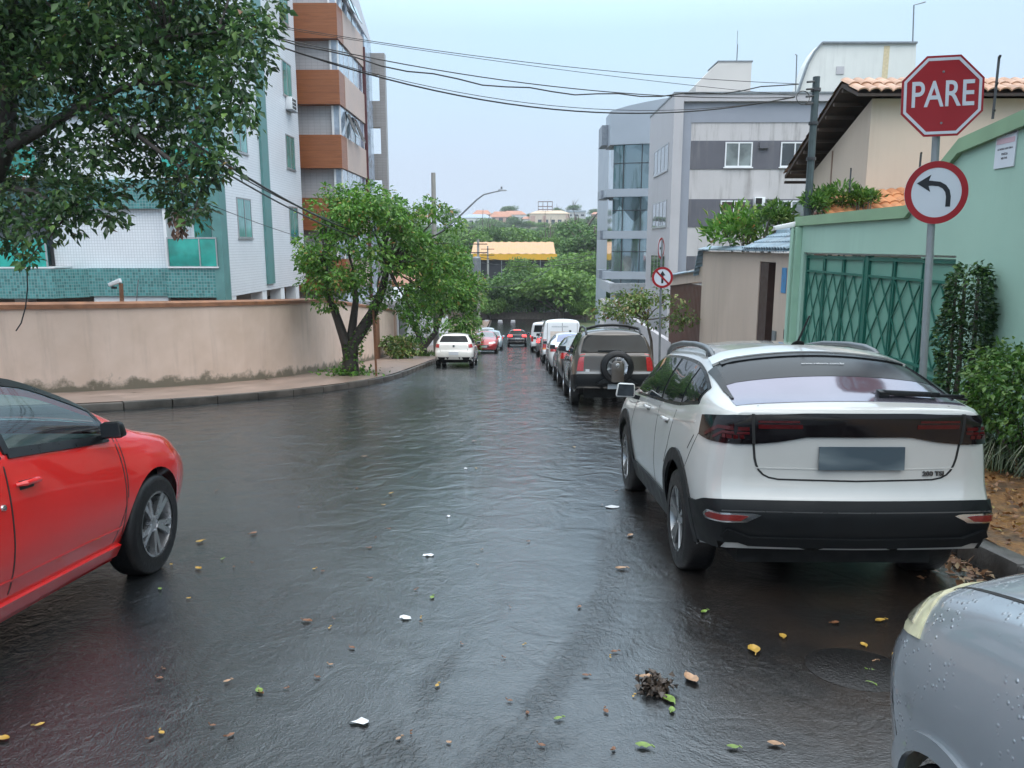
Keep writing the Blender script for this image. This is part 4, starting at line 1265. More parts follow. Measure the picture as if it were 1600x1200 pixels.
    # ---- common parts
    def side_windows(s, cuts, m, frame, inset=(.035, .045)):
        """glass between the given y pairs on both sides, with a black surround"""
        for mode in ('left', 'right'):
            ya, yb = min(c[0] for c in cuts) - .03, max(c[1] for c in cuts) + .03
            def curve(y0, y1, k, lo, hi):
                ys = np.linspace(y0, y1, k)
                return [(y, s.zs(y) + lo) for y in ys], [(y, max(s.zs(y) + lo + .01, min(s.zr(y), s.zt(y)) - hi)) for y in ys]
            a, c = curve(ya, yb, 24, inset[0] - .022, inset[1] - .022)
            if not s.sp.get('open'): s.put(s.patch(mode, a, c, 24, 6, .003), "window_surround", frame)
            else:
                f_ = MB()
                for y0, y1 in cuts:
                    lo = [(y, s.zs(y) + .018) for y in np.linspace(y0, y1, 12)]; hi = [(y, max(s.zs(y) + .03, min(s.zr(y), s.zt(y)) - .03)) for y in np.linspace(y0, y1, 12)]
                    for L in (lo, hi, [lo[0], hi[0]], [lo[-1], hi[-1]]): s.strip(mode, L, .045, .010, f_, .05)
                s.put(f_, "window_surround", frame)
            for y0, y1 in cuts:
                a, c = curve(y0, y1, 16, *inset)
                s.put(s.patch(mode, a, c, 16, 6, .008), "side_window", m)
    def wheels(s, kind='alloy', tyre_w=.205, rim_r=None, rim_mat=None):
        rim_r = rim_r or s.rw * .66
        prof = [(rim_r, -.5), (rim_r + .012, -.47), (s.rw * .86, -.5), (s.rw * .95, -.46), (s.rw * .995, -.36), (s.rw, -.2), (s.rw, 0), (s.rw, .2), (s.rw * .995, .36), (s.rw * .95, .46), (s.rw * .86, .5), (rim_r + .012, .47), (rim_r, .5), (rim_r, -.5)]
        for a in s.ax:
            for sd in (-1, 1):
                x = sd * (s.W(a) - s.sp.get('track', .022) - tyre_w / 2)
                M = Matrix.Translation((x, a, s.rw)) @ Matrix.Rotation(sd * math.pi / 2, 4, 'Y')
                w = MB().lathe([(r, z * tyre_w) for r, z in prof], 32, M, caps=False).build("wheel", M_tyre, s.root, smooth=50)
                b = MB(); hw = tyre_w / 2
                b.lathe([(rim_r, hw * .93), (rim_r * .93, hw * .95), (rim_r * .90, hw * .6), (rim_r * .88, -hw * .6)], 32, M, caps=False)
                b.lathe([(0.03, hw * .78), (.055, hw * .75), (.06, hw * .45)], 16, M)
                if kind == 'alloy':
                    for k in range(5):
                        for e in (-1, 1):
                            t = 2 * math.pi * k / 5 + e * .17; t2 = 2 * math.pi * k / 5 + e * .06
                            p = M @ Vector((.045 * math.cos(t2), .045 * math.sin(t2), hw * .66)); q = M @ Vector((rim_r * .92 * math.cos(t), rim_r * .92 * math.sin(t), hw * .80))
                            b.bar(p, q, .032, .036)
                elif kind == 'star':
                    for k in range(7):
                        t = 2 * math.pi * k / 7
                        b.bar(M @ Vector((.045 * math.cos(t), .045 * math.sin(t), hw * .66)), M @ Vector((rim_r * .92 * math.cos(t), rim_r * .92 * math.sin(t), hw * .8)), .045, .04)
                else:
                    b.lathe([(0.0, hw * .8), (rim_r * .5, hw * .74), (rim_r * .88, hw * .66)], 24, M)
                b.build("rim", rim_mat or M_rim, w, smooth=40)
                d = MB().lathe([(.01, -.02), (rim_r * .86, -.02), (rim_r * .86, .0), (.01, .0)], 20, M).build("brake_disc", M_brake, w)
        b = MB(); wx = min(s.W(a) for a in s.ax) - tyre_w - .06
        hh = max(.7, s.rw + s.ra + .02)
        b.box(-wx, wx, s.y0 + .3, s.y1 - .35, s.sp.get('floor', .20), hh)
        b.box(-wx - .1, wx + .1, s.y0 + .4, min(s.ax) - s.ra - .03, s.sp.get('floor', .2) + .06, hh).box(-wx - .1, wx + .1, min(s.ax) + s.ra + .03, max(s.ax) - s.ra - .03, s.sp.get('floor', .2) + .03, hh)
        b.build("underbody", M_under, s.root)
    def mirror(s, y, z, m, sides=(-1, 1), x_off=.0, size=1.0):
        for sd in sides:
            l, n = s.hit('left' if sd < 0 else 'right', y, z)
            x = l.x
            size = size * s.sp.get('mirror_size', 1.0)
            f = lambda dx, dy, dz: (x + sd * dx * size, y + dy * size, z + dz * size)
            b = MB().hexa([f(.05, -.04, -.01), f(.24, -.05, .0), f(.23, .07, .01), f(.06, .10, .0), f(.05, -.05, .13), f(.22, -.055, .14), f(.20, .05, .13), f(.06, .08, .12)])
            o = b.build("mirror", m, s.root, bevel=.022)
            MB().hexa([f(.066, -.049, .008), f(.226, -.058, .016), f(.226, -.048, .016), f(.066, -.039, .008), f(.066, -.059, .118), f(.208, -.063, .126), f(.208, -.05, .126), f(.066, -.05, .118)]).build("mirror_glass", M_mirror, o)
            MB().hexa([f(-.03, -.02, -.04), f(.08, -.02, -.01), f(.08, .05, -.01), f(-.03, .06, -.04), f(-.03, -.02, .0), f(.08, -.02, .03), f(.08, .05, .03), f(-.03, .06, .0)]).build("mirror_arm", M_trim, o)
    def plate(s, mode, z, h=.13, w=.40, m=None, x0=0.0, text=None):
        b = MB(); l, n = s.hit(mode, x0, z)
        sg = -1 if mode == 'rear' else 1
        y = l.y + sg * .012
        o = MB().box(x0 - w / 2, x0 + w / 2, y - .006, y + .006, z - h / 2, z + h / 2).build("licence_plate", m or M_plate, s.root)
        return o
    def arch_trim(s, w, m, off=.012):
        for mode in ('left', 'right'):
            for a in s.ax:
                P = [(a + (s.ra + w / 2) * math.cos(t), s.rw + (s.ra + w / 2) * math.sin(t)) for t in np.linspace(R(-14), R(194), 26)]
                P = [(y, z) for y, z in P if z > s.zb(y) + .01 and s.y0 + .02 < y < s.y1 - .02]
                s.put(s.strip(mode, P, w, off), "wheel_arch_trim", m)
    def handles(s, ys, z, m):
        for mode, sd in (('left', -1), ('right', 1)):
            for y in ys:
                l, n = s.hit(mode, y, z); l2, _ = s.hit(mode, y + .17, z)
                b = MB()
                b.tube([l + n * .0, l + n * .032 + Vector((0, .03, 0)), l2 + n * .034 - Vector((0, .04, 0)), l2], [.010, .014, .014, .011], 8)
                s.put(b, "door_handle", m)
                s.put(s.poly(mode, [(y + .02, z - .03), (y + .14, z - .03), (y + .15, z + .01), (y + .02, z + .015)], 6, 2, .0015), "handle_recess", M_trim)
    def seams(s, mode, paths, w=.008, m=None, wk=1.0, name="panel_gap"):
        for p in paths: s.put(s.strip(mode, p, w, .0016, None, .06, wk), name, m or M_seam)

M_tyre = mat("wet_tyre", (0.008, 0.008, 0.009), 0.45, 0.25, 20, bmp=0.2, bscale=40, spec=.3)
M_rim = mat("silver_rim", (0.55, 0.56, 0.58), 0.28, 0.1, 5, metal=0.9)
M_brake = mat("brake_grey", (0.10, 0.10, 0.10), 0.5, 0.2, metal=0.5)
M_under = mat("underbody_black", (0.006, 0.006, 0.006), 0.9, 0.1)
M_trim = mat("black_trim", (0.006, 0.007, 0.008), 0.32, 0.2, 14, spec=.3)
M_clad = mat("dark_cladding", (0.004, 0.005, 0.006), 0.5, 0.25, 9, bmp=0.05, bscale=200, spec=.22)
M_seam = mat("gap_black", (0.008, 0.008, 0.008), 0.7, 0.0)
M_mirror = mat("mirror_dark", (0.05, 0.06, 0.07), 0.05, 0.05, metal=0.6)
M_tint = glass("tinted_car_glass", (0.010, 0.013, 0.014), 0.02, 0.16, 0.0)
def see_through(name, tint):
    m, nt, b = nodes_of(name)
    nt.nodes.remove(b)
    tr = N(nt, "ShaderNodeBsdfTransparent"); tr.inputs['Color'].default_value = (*tint, 1)
    gl = N(nt, "ShaderNodeBsdfGlossy", Roughness=0.03)
    fr = N(nt, "ShaderNodeFresnel", IOR=1.9)
    mx = N(nt, "ShaderNodeMixShader")
    nt.links.new(fr.outputs[0], mx.inputs[0]); nt.links.new(tr.outputs[0], mx.inputs[1]); nt.links.new(gl.outputs[0], mx.inputs[2])
    nt.links.new(mx.outputs[0], nt.nodes['Material Output'].inputs['Surface'])
    return m
M_see = see_through("see_through_glass", (0.62, 0.80, 0.78))
M_clear = glass("light_car_glass", (0.06, 0.09, 0.10), 0.02, 0.9)
M_redlens = mat("red_lens", (0.38, 0.012, 0.012), 0.12, 0.3, 25, coat=1.0)
M_redlens_d = mat("dark_red_lens", (0.055, 0.003, 0.004), 0.2, 0.3, 25, spec=.3, coat=.2)
M_smoke = mat("smoked_lens", (0.006, 0.005, 0.006), 0.1, 0.3, 12, spec=.35, coat=.15)
M_lamp = mat("clear_lamp", (0.62, 0.63, 0.64), 0.12, 0.25, 20, coat=1.0, metal=0.3)
M_chrome = mat("chrome_trim", (0.55, 0.55, 0.54), 0.15, 0.1, metal=1.0)
M_plate = mat("plate_white", (0.55, 0.57, 0.60), 0.4, 0.1, 30)
M_orange = mat("amber_lens", (0.6, 0.18, 0.02), 0.2, 0.2, coat=1.0)

M_skyrefl = mat("lilac_sky_reflection", (0.25, 0.24, 0.29), 0.08, 0.06, 2, metal=0.75, spec=.8)  # lilac tone painted in for the bright sky reflected in the rear window
M_darkrefl = mat("painted_dark_reflection", (0.006, 0.008, 0.010), 0.22, 0.2, 2, spec=.3)  # black painted in for the dark reflection across the upper rear window
def car_root(name, label, cat, x, y, heading=0.0, group="cars on the wet street", scale=None):
    """stands on the sloping street; heading in degrees from straight down the street"""
    sl = (road_z(y + 1.0) - road_z(y - 1.0)) / 2.0
    n = Vector((0, -sl, 1)).normalized()
    f = Vector((-math.sin(R(heading)), math.cos(R(heading)), 0)); f = (f - n * f.dot(n)).normalized()
    r = f.cross(n)
    M = Matrix((( r.x, f.x, n.x), (r.y, f.y, n.y), (r.z, f.z, n.z)))
    T = thing(name, label, cat, (x, y, road_z(y) - .012), M.to_euler(), group, world_parts=False)
    return T

# ---- shapes (all lengths in metres)
def spec_crossover():       # coupe-like crossover, the white car
    return dict(ends=(-2.13, 2.13), axles=(-1.31, 1.25), rw=.345, gap=.06, zm=.66, zsill=.30, tuck=.05, rr=.10, endbulge=.05, track=.005,
        zt=[(-2.13, 1.20), (-2.07, 1.215), (-1.98, 1.24), (-1.25, 1.50), (-1.0, 1.53), (-.3, 1.555), (.3, 1.535), (.62, 1.48), (1.30, 1.10), (1.75, 1.04), (2.0, .93), (2.13, .80)],
        zr=[(-2.13, 1.185), (-2.07, 1.195), (-1.98, 1.21), (-1.25, 1.43), (-1.0, 1.46), (-.3, 1.48), (.3, 1.465), (.62, 1.41), (1.30, 1.06), (1.75, 1.0), (2.0, .89), (2.13, .76)],
        zs=[(-2.13, 1.15), (-1.9, 1.165), (-1.5, 1.13), (-1.0, 1.075), (0, 1.03), (1.0, .99), (1.3, .98), (2.0, .84), (2.13, .72)],
        W=[(-2.13, .765), (-2.09, .80), (-2.0, .838), (-1.8, .868), (-1.5, .88), (0, .865), (1.4, .872), (1.75, .86), (1.95, .81), (2.06, .72), (2.13, .60)],
        Ws=[(-2.13, .70), (-2.0, .765), (-1.6, .815), (-1.0, .82), (0, .815), (1.0, .80), (1.6, .80), (2.0, .70), (2.13, .55)],
        Wr=[(-2.13, .64), (-2.0, .69), (-1.6, .68), (-1.25, .65), (-.8, .61), (.3, .60), (.62, .61), (1.3, .70), (1.7, .62), (2.13, .45)],
        zb=[(-2.13, .36), (-1.9, .33), (-1.6, .25), (0, .22), (1.5, .24), (2.13, .30)],
        rear=[(.30, .10), (.45, .02), (.58, .0), (.66, .03), (.70, .055), (.78, .06), (.95, .045), (1.02, .035), (1.16, .02), (1.22, .03)], front=[(.3, .08), (.5, 0), (.7, 0), (1.0, .1)])

def white_crossover():
    T = car_root("crossover", "white crossover with black rear light band parked by the kerb in front", "car", 1.955, 6.33, 0.0)
    P = paint("pearl_white_paint", (0.47, 0.47, 0.45), 0.0, 0.3)
    c = Car(T, spec_crossover(), P, 1.4)
    c.wheels('alloy', .215, rim_mat=mat("dull_rim", (0.30, 0.31, 0.32), .3, .2, metal=.85))
    c.side_windows([(-1.58, -1.16), (-1.12, -.42), (-.34, .92)], M_tint, M_trim, (.045, .075))
    # rear window: wide glass, narrower at the top, with black spoiler shadow strip above
    def rx(y): return c.Wr(y) - .035
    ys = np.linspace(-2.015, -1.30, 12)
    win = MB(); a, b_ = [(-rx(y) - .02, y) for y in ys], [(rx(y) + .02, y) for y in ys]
    c.put(c.patch('top', a, b_, 11, 16, .004), "rear_window", M_skyrefl)
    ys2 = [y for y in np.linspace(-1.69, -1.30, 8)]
    c.put(c.patch('top', [(-rx(y) - .02, y) for y in ys2], [(rx(y) + .02, y) for y in ys2], 7, 16, .006), "dark_reflection_strip", M_darkrefl)
    # tailgate lip spoiler at the roof end
    sp = c.patch('top', [(-.64, -1.34), (-.62, -1.14)], [(.64, -1.34), (.62, -1.14)], 3, 16, .022)
    c.put(sp, "roof_spoiler", P)
    sh = MB(); c.patch('top', [(-.60, -1.40), (-.60, -1.34)], [(.60, -1.40), (.60, -1.34)], 2, 16, .014, sh)  # black strip drawn for the shadow below the spoiler edge
    c.put(sh, "spoiler_shadow", M_trim)
    # frame fins either side of the glass
    for sg in (-1, 1):
        q = c.patch('top', [(sg * (rx(-1.38) - .0), -1.38), (sg * (rx(-1.75)), -1.75), (sg * rx(-1.9), -1.9)], [(sg * (rx(-1.38) + .055), -1.38), (sg * (rx(-1.75) + .03), -1.75), (sg * (rx(-1.9) + .012), -1.9)], 8, 2, .012)
        c.put(q, "window_fin", M_trim)
    # wide black light band round the tail
    A = 60
    lo = [(-A, 1.0), (-52, .985), (-38, .985), (-30, 1.0), (-20, 1.03), (20, 1.03), (30, 1.0), (38, .985), (52, .985), (A, 1.0)]
    up = [(-A, 1.12), (-40, 1.155), (-20, 1.165), (20, 1.165), (40, 1.155), (A, 1.12)]
    c.put(c.patch('rw', [(a, l) for a, l in lo], [(a, np.interp(a, [u[0] for u in up], [u[1] for u in up])) for a, _ in lo], 48, 6, .012), "light_band", M_smoke)
    for sg in (-1, 1):
        # c-shaped red light on the corner and twin bars inside the tailgate
        l = MB()
        c.strip('rw', [(sg * 55, 1.015), (sg * 48, 1.075), (sg * 38.5, 1.075)], .020, .015, l, .03, .0145)
        c.strip('rw', [(sg * 50, 1.01), (sg * 46, 1.05), (sg * 38.5, 1.05)], .014, .015, l, .03, .0145)
        c.put(l, "tail_light", M_redlens_d)
        l = MB()
        c.strip('rw', [(sg * 36, 1.118), (sg * 23, 1.118)], .012, .015, l, .03, .0145)
        c.strip('rw', [(sg * 36, 1.09), (sg * 22, 1.09)], .024, .015, l, .03, .0145)
        c.put(l, "tail_light", M_redlens_d)
        r = MB()
        for k in range(4): c.strip('rw', [(sg * (40 + 1.6 * k), 1.028), (sg * (41.2 + 1.6 * k), 1.028)], .022, .016, r, .03, .0145)
        c.put(r, "indicator", M_redlens_d)
        g = c.strip('rw', [(sg * 37.4, 1.16), (sg * 37.4, .985)], .012, .014, None, .03, .0145)
        c.put(g, "light_gap", M_seam)
    # tailgate outline, crease, bumper top edge
    c.seams('rw', [[(-37.4, .985), (-37.2, .90), (-36.8, .86), (-36, .828), (-34.8, .803), (-33, .786), (-30, .776), (0, .768), (30, .776), (33, .786), (34.8, .803), (36, .828), (36.8, .86), (37.2, .90), (37.4, .985)]], .010, None, .0145)
    c.seams('rw', [[(-37.4, 1.16), (-37.6, 1.20)], [(37.4, 1.16), (37.6, 1.20)]], .008, None, .0145)
    c.put(c.strip('rw', [(-37, .842), (0, .835), (37, .842)], .006, .003, None, .05, .0145), "tailgate_crease", P)
    # dark bumper and sill cladding
    bl = [(-74, .30), (-64, .34), (-50, .36), (0, .35), (50, .36), (64, .34), (74, .30)]
    bu = [(-74, .60), (-66, .585), (-58, .60), (-52, .64), (-46, .655), (0, .655), (46, .655), (52, .64), (58, .60), (66, .585), (74, .60)]
    aa = [b[0] for b in bu]
    bump_ = c.put(c.patch('rw', [(a, np.interp(a, [q[0] for q in bl], [q[1] for q in bl])) for a in aa], bu, 52, 6, .014), "rear_bumper", M_clad)
    c.put(c.strip('rw', [(-44, .598), (0, .596), (44, .598)], .006, .017, None, .05, .0145), "bumper_trim", M_chrome_d)
    for sg in (-1, 1):
        fog = [(sg * 52, .55), (sg * 50, .585), (sg * 36, .585), (sg * 34, .575), (sg * 38, .535), (sg * 51, .528)]
        c.put(c.poly('rw', fog, 14, 3, .016), "fog_surround", M_chrome)
        c.put(c.poly('rw', [(sg * 50.6, .552), (sg * 49, .575), (sg * 39, .575), (sg * 37.5, .568), (sg * 39.5, .545), (sg * 50, .540)], 12, 3, .020), "reflector", M_reflector)
    lip = c.strip('rw', [(-44, .47), (-38, .425), (0, .42), (38, .425), (44, .47)], .05, .03, None, .05, .0145)
    c.put(lip, "skid_plate", mat("lower_bumper", (0.006, 0.007, 0.008), .6, .2, spec=.15))
    c.arch_trim(.085, M_clad, .016)
    for mode in ('left', 'right'):
        c.put(c.poly(mode, [(-.9, .22), (.83, .23), (.83, .40), (-.9, .42)], 20, 3, .014), "sill_cladding", M_clad)
        c.put(c.strip(mode, [(-1.66, 1.062), (-1.0, 1.0), (0, .945), (1.1, .90)], .012, .004, None, .08), "side_crease", P)
        c.seams(mode, [[(-.38, 1.04), (-.40, .70), (-.36, .42)], [(.80, 1.0), (.86, .72), (.84, .42)], [(-1.04, 1.07), (-.95, .80), (-.84, .66)], [(-1.60, .88), (-1.70, .98)]])
        c.seams(mode, [[(-1.78, 1.0), (-1.62, .80), (-1.56, .74)]], .005)
    c.handles([-.86, .02], .975, P)
    c.mirror(.78, 1.0, mat("white_mirror_cap", (0.66, 0.66, 0.64), .3, .05, coat=1))
    # blurred grey number plate
    m, nt, b = nodes_of("smudged_plate")
    n1 = noise(nt, 2.2, 2, pos(nt, 1, 1, 3.4), .4, .4)
    nt.links.new(ramp(nt, n1, [(0.35, (0.035, 0.055, 0.07)), (0.55, (0.075, 0.10, 0.115)), (0.75, (0.16, 0.19, 0.20))]), b.inputs['Base Color']); b.inputs['Roughness'].default_value = .4
    c.plate('rear', .905, .135, .49, m, .02)
    M = Matrix.Translation((.0, 0, 0))
    l, n = c.hit('rear', .45, .812)
    Rm = Matrix(((1, 0, 0, 0), (0, 0, -1, 0), (0, 1, 0, 0), (0, 0, 0, 1)))
    up = Vector((0, 0, 1)); up = (up - n * up.dot(n)).normalized(); ax = up.cross(n).normalized()
    text_mesh("200 TSI", .038, .003, "badge", M_chrome_d, T, Matrix(((ax.x, up.x, n.x, l.x), (ax.y, up.y, n.y, l.y), (ax.z, up.z, n.z, l.z), (0, 0, 0, 1))) @ Matrix.Translation((0, 0, .006)), .001, 1.1)
    # website line on the rear glass
    l, n = c.hit('top', .02, -1.53)
    ax = Vector((1, 0, 0)); up = n.cross(ax).normalized()
    if up.z < 0: up = -up
    nn = ax.cross(up).normalized()
    Mg = Matrix(((1, up.x, nn.x, l.x), (0, up.y, nn.y, l.y), (0, up.z, nn.z, l.z), (0, 0, 0, 1)))
    text_mesh("www.rebsvis.com.br", .034, .0006, "lettering", mat("sticker_white", (.55, .55, .55), .6, .0), T, Mg @ Matrix.Translation((0, 0, .0095)), 0, 1.0)
    # wiper
    w = MB(); pts = [c.hit('top', x, y) for x, y in ((.22, -1.935), (.55, -1.93), (.72, -1.925))]
    P3 = [l + n * .03 for l, n in pts]
    w.bar(P3[0], P3[1], .05, .03).tube([P3[1], P3[2]], .010, 6)
    w.bar(pts[0][0] + pts[0][1] * .0, P3[0] + Vector((0, 0, .01)), .06)
    w.bar(P3[0] + Vector((.06, -.01, -.012)), P3[1] + Vector((.15, -.01, -.008)), .012, .02)
    w.build("wiper", M_trim, T, bevel=.004)
    # roof rails
    for sg in (-1, 1):
        ys = [-1.12, -1.02, -.88, -.6, -.1, .3, .48, .56]; hh = [0, .035, .06, .07, .07, .055, .03, 0]
        P3 = []
        for y, h in zip(ys, hh):
            l, n = c.hit('top', sg * .585, y); P3.append(l + Vector((0, 0, h)))
        b = MB().tube(P3, [.012, .022, .024, .022, .022, .022, .018, .01], 8)
        b.bar(P3[1] - Vector((0, 0, .04)), P3[1], .05, .05)
        b.build("roof_rail", mat("grey_rail", (.16, .17, .18), .4, .1, metal=.6), T, smooth=60)
    l, n = c.hit('top', 0.05, -.98)
    an = MB().tube([l, l + Vector((0, .02, .02))], [.05, .02], 10).tube([l + Vector((0, 0, .02)), l + Vector((0.03, -.14, .21))], [.009, .006], 6)
    an.build("antenna", M_trim, T)
    # front (unseen from here, kept simple but whole)
    xs = np.linspace(.68, 1.28, 8)
    c.put(c.patch('top', [(-c.Wr(y) + .06, y) for y in xs], [(c.Wr(y) - .06, y) for y in xs], 7, 12, .004), "windscreen", M_tint)
    for sg in (-1, 1): c.put(c.poly('fw', [(sg * 20, .74), (sg * 50, .78), (sg * 50, .86), (sg * 20, .84)], 10, 3, .006), "headlight", M_lamp)
    c.plate('front', .5)
    return c
M_reflector = mat('reflector_red', (.14, .015, .013), .2, .3, 30)
M_chrome_d = mat("dark_badge", (0.10, 0.10, 0.10), .3, .1, metal=.6)
CARS = {'crossover': white_crossover()}
# ---- red saloon passing on the left
def spec_saloon(L=2.28, W=.90, H=1.47):
    k = L / 2.28; h = H / 1.47; w = W / .90
    Y = lambda t: [(a * k, b) for a, b in t]
    Z = lambda t: [(a * k, b * h) for a, b in t]
    X = lambda t: [(a * k, b * w) for a, b in t]
    return dict(ends=(-L, L), axles=(-1.30 * k, 1.38 * k), rw=.335, gap=.05, zm=.62, zsill=.26, tuck=.09, rr=.11, endbulge=.10, track=.01,
        zt=Z([(-2.28, .90), (-2.2, 1.05), (-1.85, 1.09), (-1.70, 1.11), (-.95, 1.42), (-.5, 1.465), (0, 1.47), (.35, 1.42), (1.20, 1.06), (1.6, .985), (2.0, .87), (2.2, .74), (2.28, .62)]),
        zr=Z([(-2.28, .88), (-2.2, 1.03), (-1.85, 1.07), (-1.70, 1.085), (-.95, 1.36), (-.5, 1.405), (0, 1.40), (.35, 1.345), (1.20, 1.015), (1.6, .94), (2.0, .83), (2.2, .70), (2.28, .58)]),
        zs=Z([(-2.28, .83), (-2.1, .99), (-1.7, 1.05), (-1.0, 1.06), (0, 1.02), (.8, .97), (1.2, .955), (1.7, .89), (2.1, .74), (2.28, .52)]),
        W=X([(-2.28, .70), (-2.2, .79), (-2.0, .85), (-1.5, .895), (-.6, .89), (.6, .885), (1.3, .90), (1.65, .885), (1.95, .82), (2.15, .68), (2.28, .48)]),
        Ws=X([(-2.28, .64), (-2.0, .80), (-1.4, .84), (0, .84), (1.0, .82), (1.6, .80), (2.0, .70), (2.28, .42)]),
        Wr=X([(-2.28, .55), (-1.85, .70), (-1.6, .66), (-.9, .57), (0, .59), (.4, .60), (1.2, .71), (1.7, .60), (2.28, .35)]),
        zb=Y([(-2.28, .34), (-1.9, .24), (0, .20), (1.7, .20), (2.28, .26)]),
        rear=[(.3, .08), (.5, .0), (.7, .02), (1.1, .06)], front=[(.2, .05), (.45, 0), (.65, .02), (1.0, .2)])
def basic_car(T, sp, P, glassm, side_cuts, ws, rw_, rw_mode='top', res=.8, lens=M_redlens, wheel='alloy', rails=None, door_ys=(), handle_z=.88, mirror=(.85, .97), mirror_m=None, plate=True, tail=None, head=None, rw_inset=.06, rear_z=.72):
    c = Car(T, sp, P, res)
    c.wheels(wheel)
    c.side_windows(side_cuts, glassm, M_trim)
    ys = np.linspace(ws[0], ws[1], 8)
    c.put(c.patch('top', [(-c.Wr(y) + .055, y) for y in ys], [(c.Wr(y) - .055, y) for y in ys], 8, 12, .004), "windscreen", glassm)
    if rw_mode == 'top':
        ys = np.linspace(rw_[0], rw_[1], 8)
        c.put(c.patch('top', [(-c.Wr(y) + rw_inset, y) for y in ys], [(c.Wr(y) - rw_inset, y) for y in ys], 8, 12, .004), "rear_window", glassm)
    else:
        z0, z1, w0, w1 = rw_
        c.put(c.poly('rear', [(-w0, z0), (-w1, z1), (w1, z1), (w0, z0)], 18, 14, .014), "rear_window", glassm)
    tail = tail or [(34, .82), (62, .86), (62, .96), (34, .97)]
    head = head or [(24, .66), (58, .70), (60, .80), (26, .74)]
    for sg in (-1, 1):
        c.put(c.poly('rw', [(sg * a, z) for a, z in tail], 10, 4, .008), "tail_light", lens)
        c.put(c.poly('fw', [(sg * a, z) for a, z in head], 10, 4, .008), "headlight", M_lamp)
    c.put(c.poly('fw', [(-26, .40), (-24, .56), (24, .56), (26, .40)], 12, 3, .004), "grille", M_trim)
    if door_ys:
        for mode in ('left', 'right'):
            c.seams(mode, [[(y, c.zs(y) + .01), (y, sp['zsill'] + .10)] for y in door_ys], .010)
        c.handles([y + .06 for y in door_ys[:-1]], handle_z, P)
    c.mirror(mirror[0], mirror[1], mirror_m or P)
    if plate:
        c.plate('rear', rear_z); c.plate('front', .45)
    return c
def red_saloon():
    T = car_root("saloon_car", "bright red saloon with silver alloy wheels driving past on the left", "car", -3.32, 3.50, 0.0)
    P = paint("bright_red_paint", (0.64, 0.009, 0.007), 0.0, 0.26)
    sp = spec_saloon()
    sp.update(zt=[(-2.28, .90), (-2.2, 1.05), (-1.85, 1.09), (-1.70, 1.11), (-.95, 1.42), (-.5, 1.475), (0, 1.48), (.35, 1.445), (.75, 1.32), (1.10, 1.16), (1.38, 1.03), (1.7, .965), (2.0, .87), (2.2, .74), (2.28, .62)],
        zr=[(-2.28, .88), (-2.2, 1.03), (-1.85, 1.07), (-1.70, 1.085), (-.95, 1.36), (-.5, 1.415), (0, 1.42), (.35, 1.385), (.75, 1.26), (1.10, 1.10), (1.38, .985), (1.7, .925), (2.0, .83), (2.2, .70), (2.28, .58)])
    sp.update(mirror_size=.86, open=[(-1.15, -.12), (-.02, .92)], open_top=[(.42, 1.30), (-1.60, -1.0)])
    c = basic_car(T, sp, P, M_see, [(-1.15, -.12), (-.02, .92)], (.40, 1.32), (-1.62, -.98), res=1.5, door_ys=(-1.08, -.07, .98), handle_z=.885, mirror=(.82, 1.0), mirror_m=M_trim, wheel='alloy')
    for mode in ('left', 'right'):
        c.put(c.strip(mode, [(-.95, .30), (.98, .28)], .07, .022), "side_skirt", P)
        c.seams(mode, [[(.98, .55), (.90, .34)], [(1.02, .97), (1.0, .60)]], .009)
        c.put(c.strip(mode, [(-.95, .44), (.96, .42)], .012, .004), "door_crease", P)
    ys = np.linspace(-.62, .30, 8)
    c.put(c.patch('top', [(-c.Wr(y) + .17, y) for y in ys], [(c.Wr(y) - .17, y) for y in ys], 8, 12, .005), "glass_roof", M_tint)
    # cabin: door cards, dashboard, seats, wheel
    M_cab = mat("dark_cabin", (.025, .026, .028), .6, .2, 5); M_seat = mat("grey_seat_cloth", (.06, .062, .066), .8, .2, 12)
    b = MB()
    for sg in (-1, 1): b.box(sg * .70, sg * .80, -1.5, 1.1, .5, .97)
    b.box(-.70, .70, 1.0, 1.28, .5, .96).box(-.70, .70, -1.62, -1.5, .5, .98)
    b.build("door_card", M_cab, T)
    MB().hexa([(-.70, .70, .72), (.70, .70, .72), (.70, 1.0, .72), (-.70, 1.0, .72), (-.70, .78, .96), (.70, .78, .96), (.70, 1.0, .98), (-.70, 1.0, .98)]).build("dashboard", M_cab, T, bevel=.03)
    for x in (-.37, .37):
        s_ = MB().hexa([(x - .24, -.15, .55), (x + .24, -.15, .55), (x + .24, .38, .58), (x - .24, .38, .58), (x - .24, -.15, .70), (x + .24, -.15, .70), (x + .24, .38, .74), (x - .24, .38, .74)]).build("seat", M_seat, T, bevel=.05)
        MB().hexa([(x - .24, -.20, .68), (x + .24, -.20, .68), (x + .24, -.06, .68), (x - .24, -.06, .68), (x - .20, -.44, 1.18), (x + .20, -.44, 1.18), (x + .20, -.33, 1.18), (x - .20, -.33, 1.18)]).build("backrest", M_seat, s_, bevel=.05)
        MB().box(x - .12, x + .12, -.50, -.40, 1.19, 1.34).build("headrest", M_seat, s_, bevel=.04)
    MB().box(-.62, .62, -1.25, -1.1, .6, 1.12).box(-.62, .62, -1.12, -.6, .55, .72).build("rear_bench", M_seat, T, bevel=.05)
    Mw = Matrix.Translation((-.37, .62, .98)) @ Matrix.Rotation(R(65), 4, 'X')
    MB().tube([Mw @ Vector((.18 * math.cos(t), .18 * math.sin(t), 0)) for t in np.linspace(0, 6.2832, 25)], .016, 8).build("steering_wheel", M_cab, T, smooth=60)
    l, n = c.hit('right', -.13, .80)
    c.put(MB().lathe([(.004, .012), (.014, .010), (.016, 0)], 14, Matrix.Translation(l) @ n.to_track_quat('Z', 'Y').to_matrix().to_4x4()), "lock_cylinder", M_chrome)
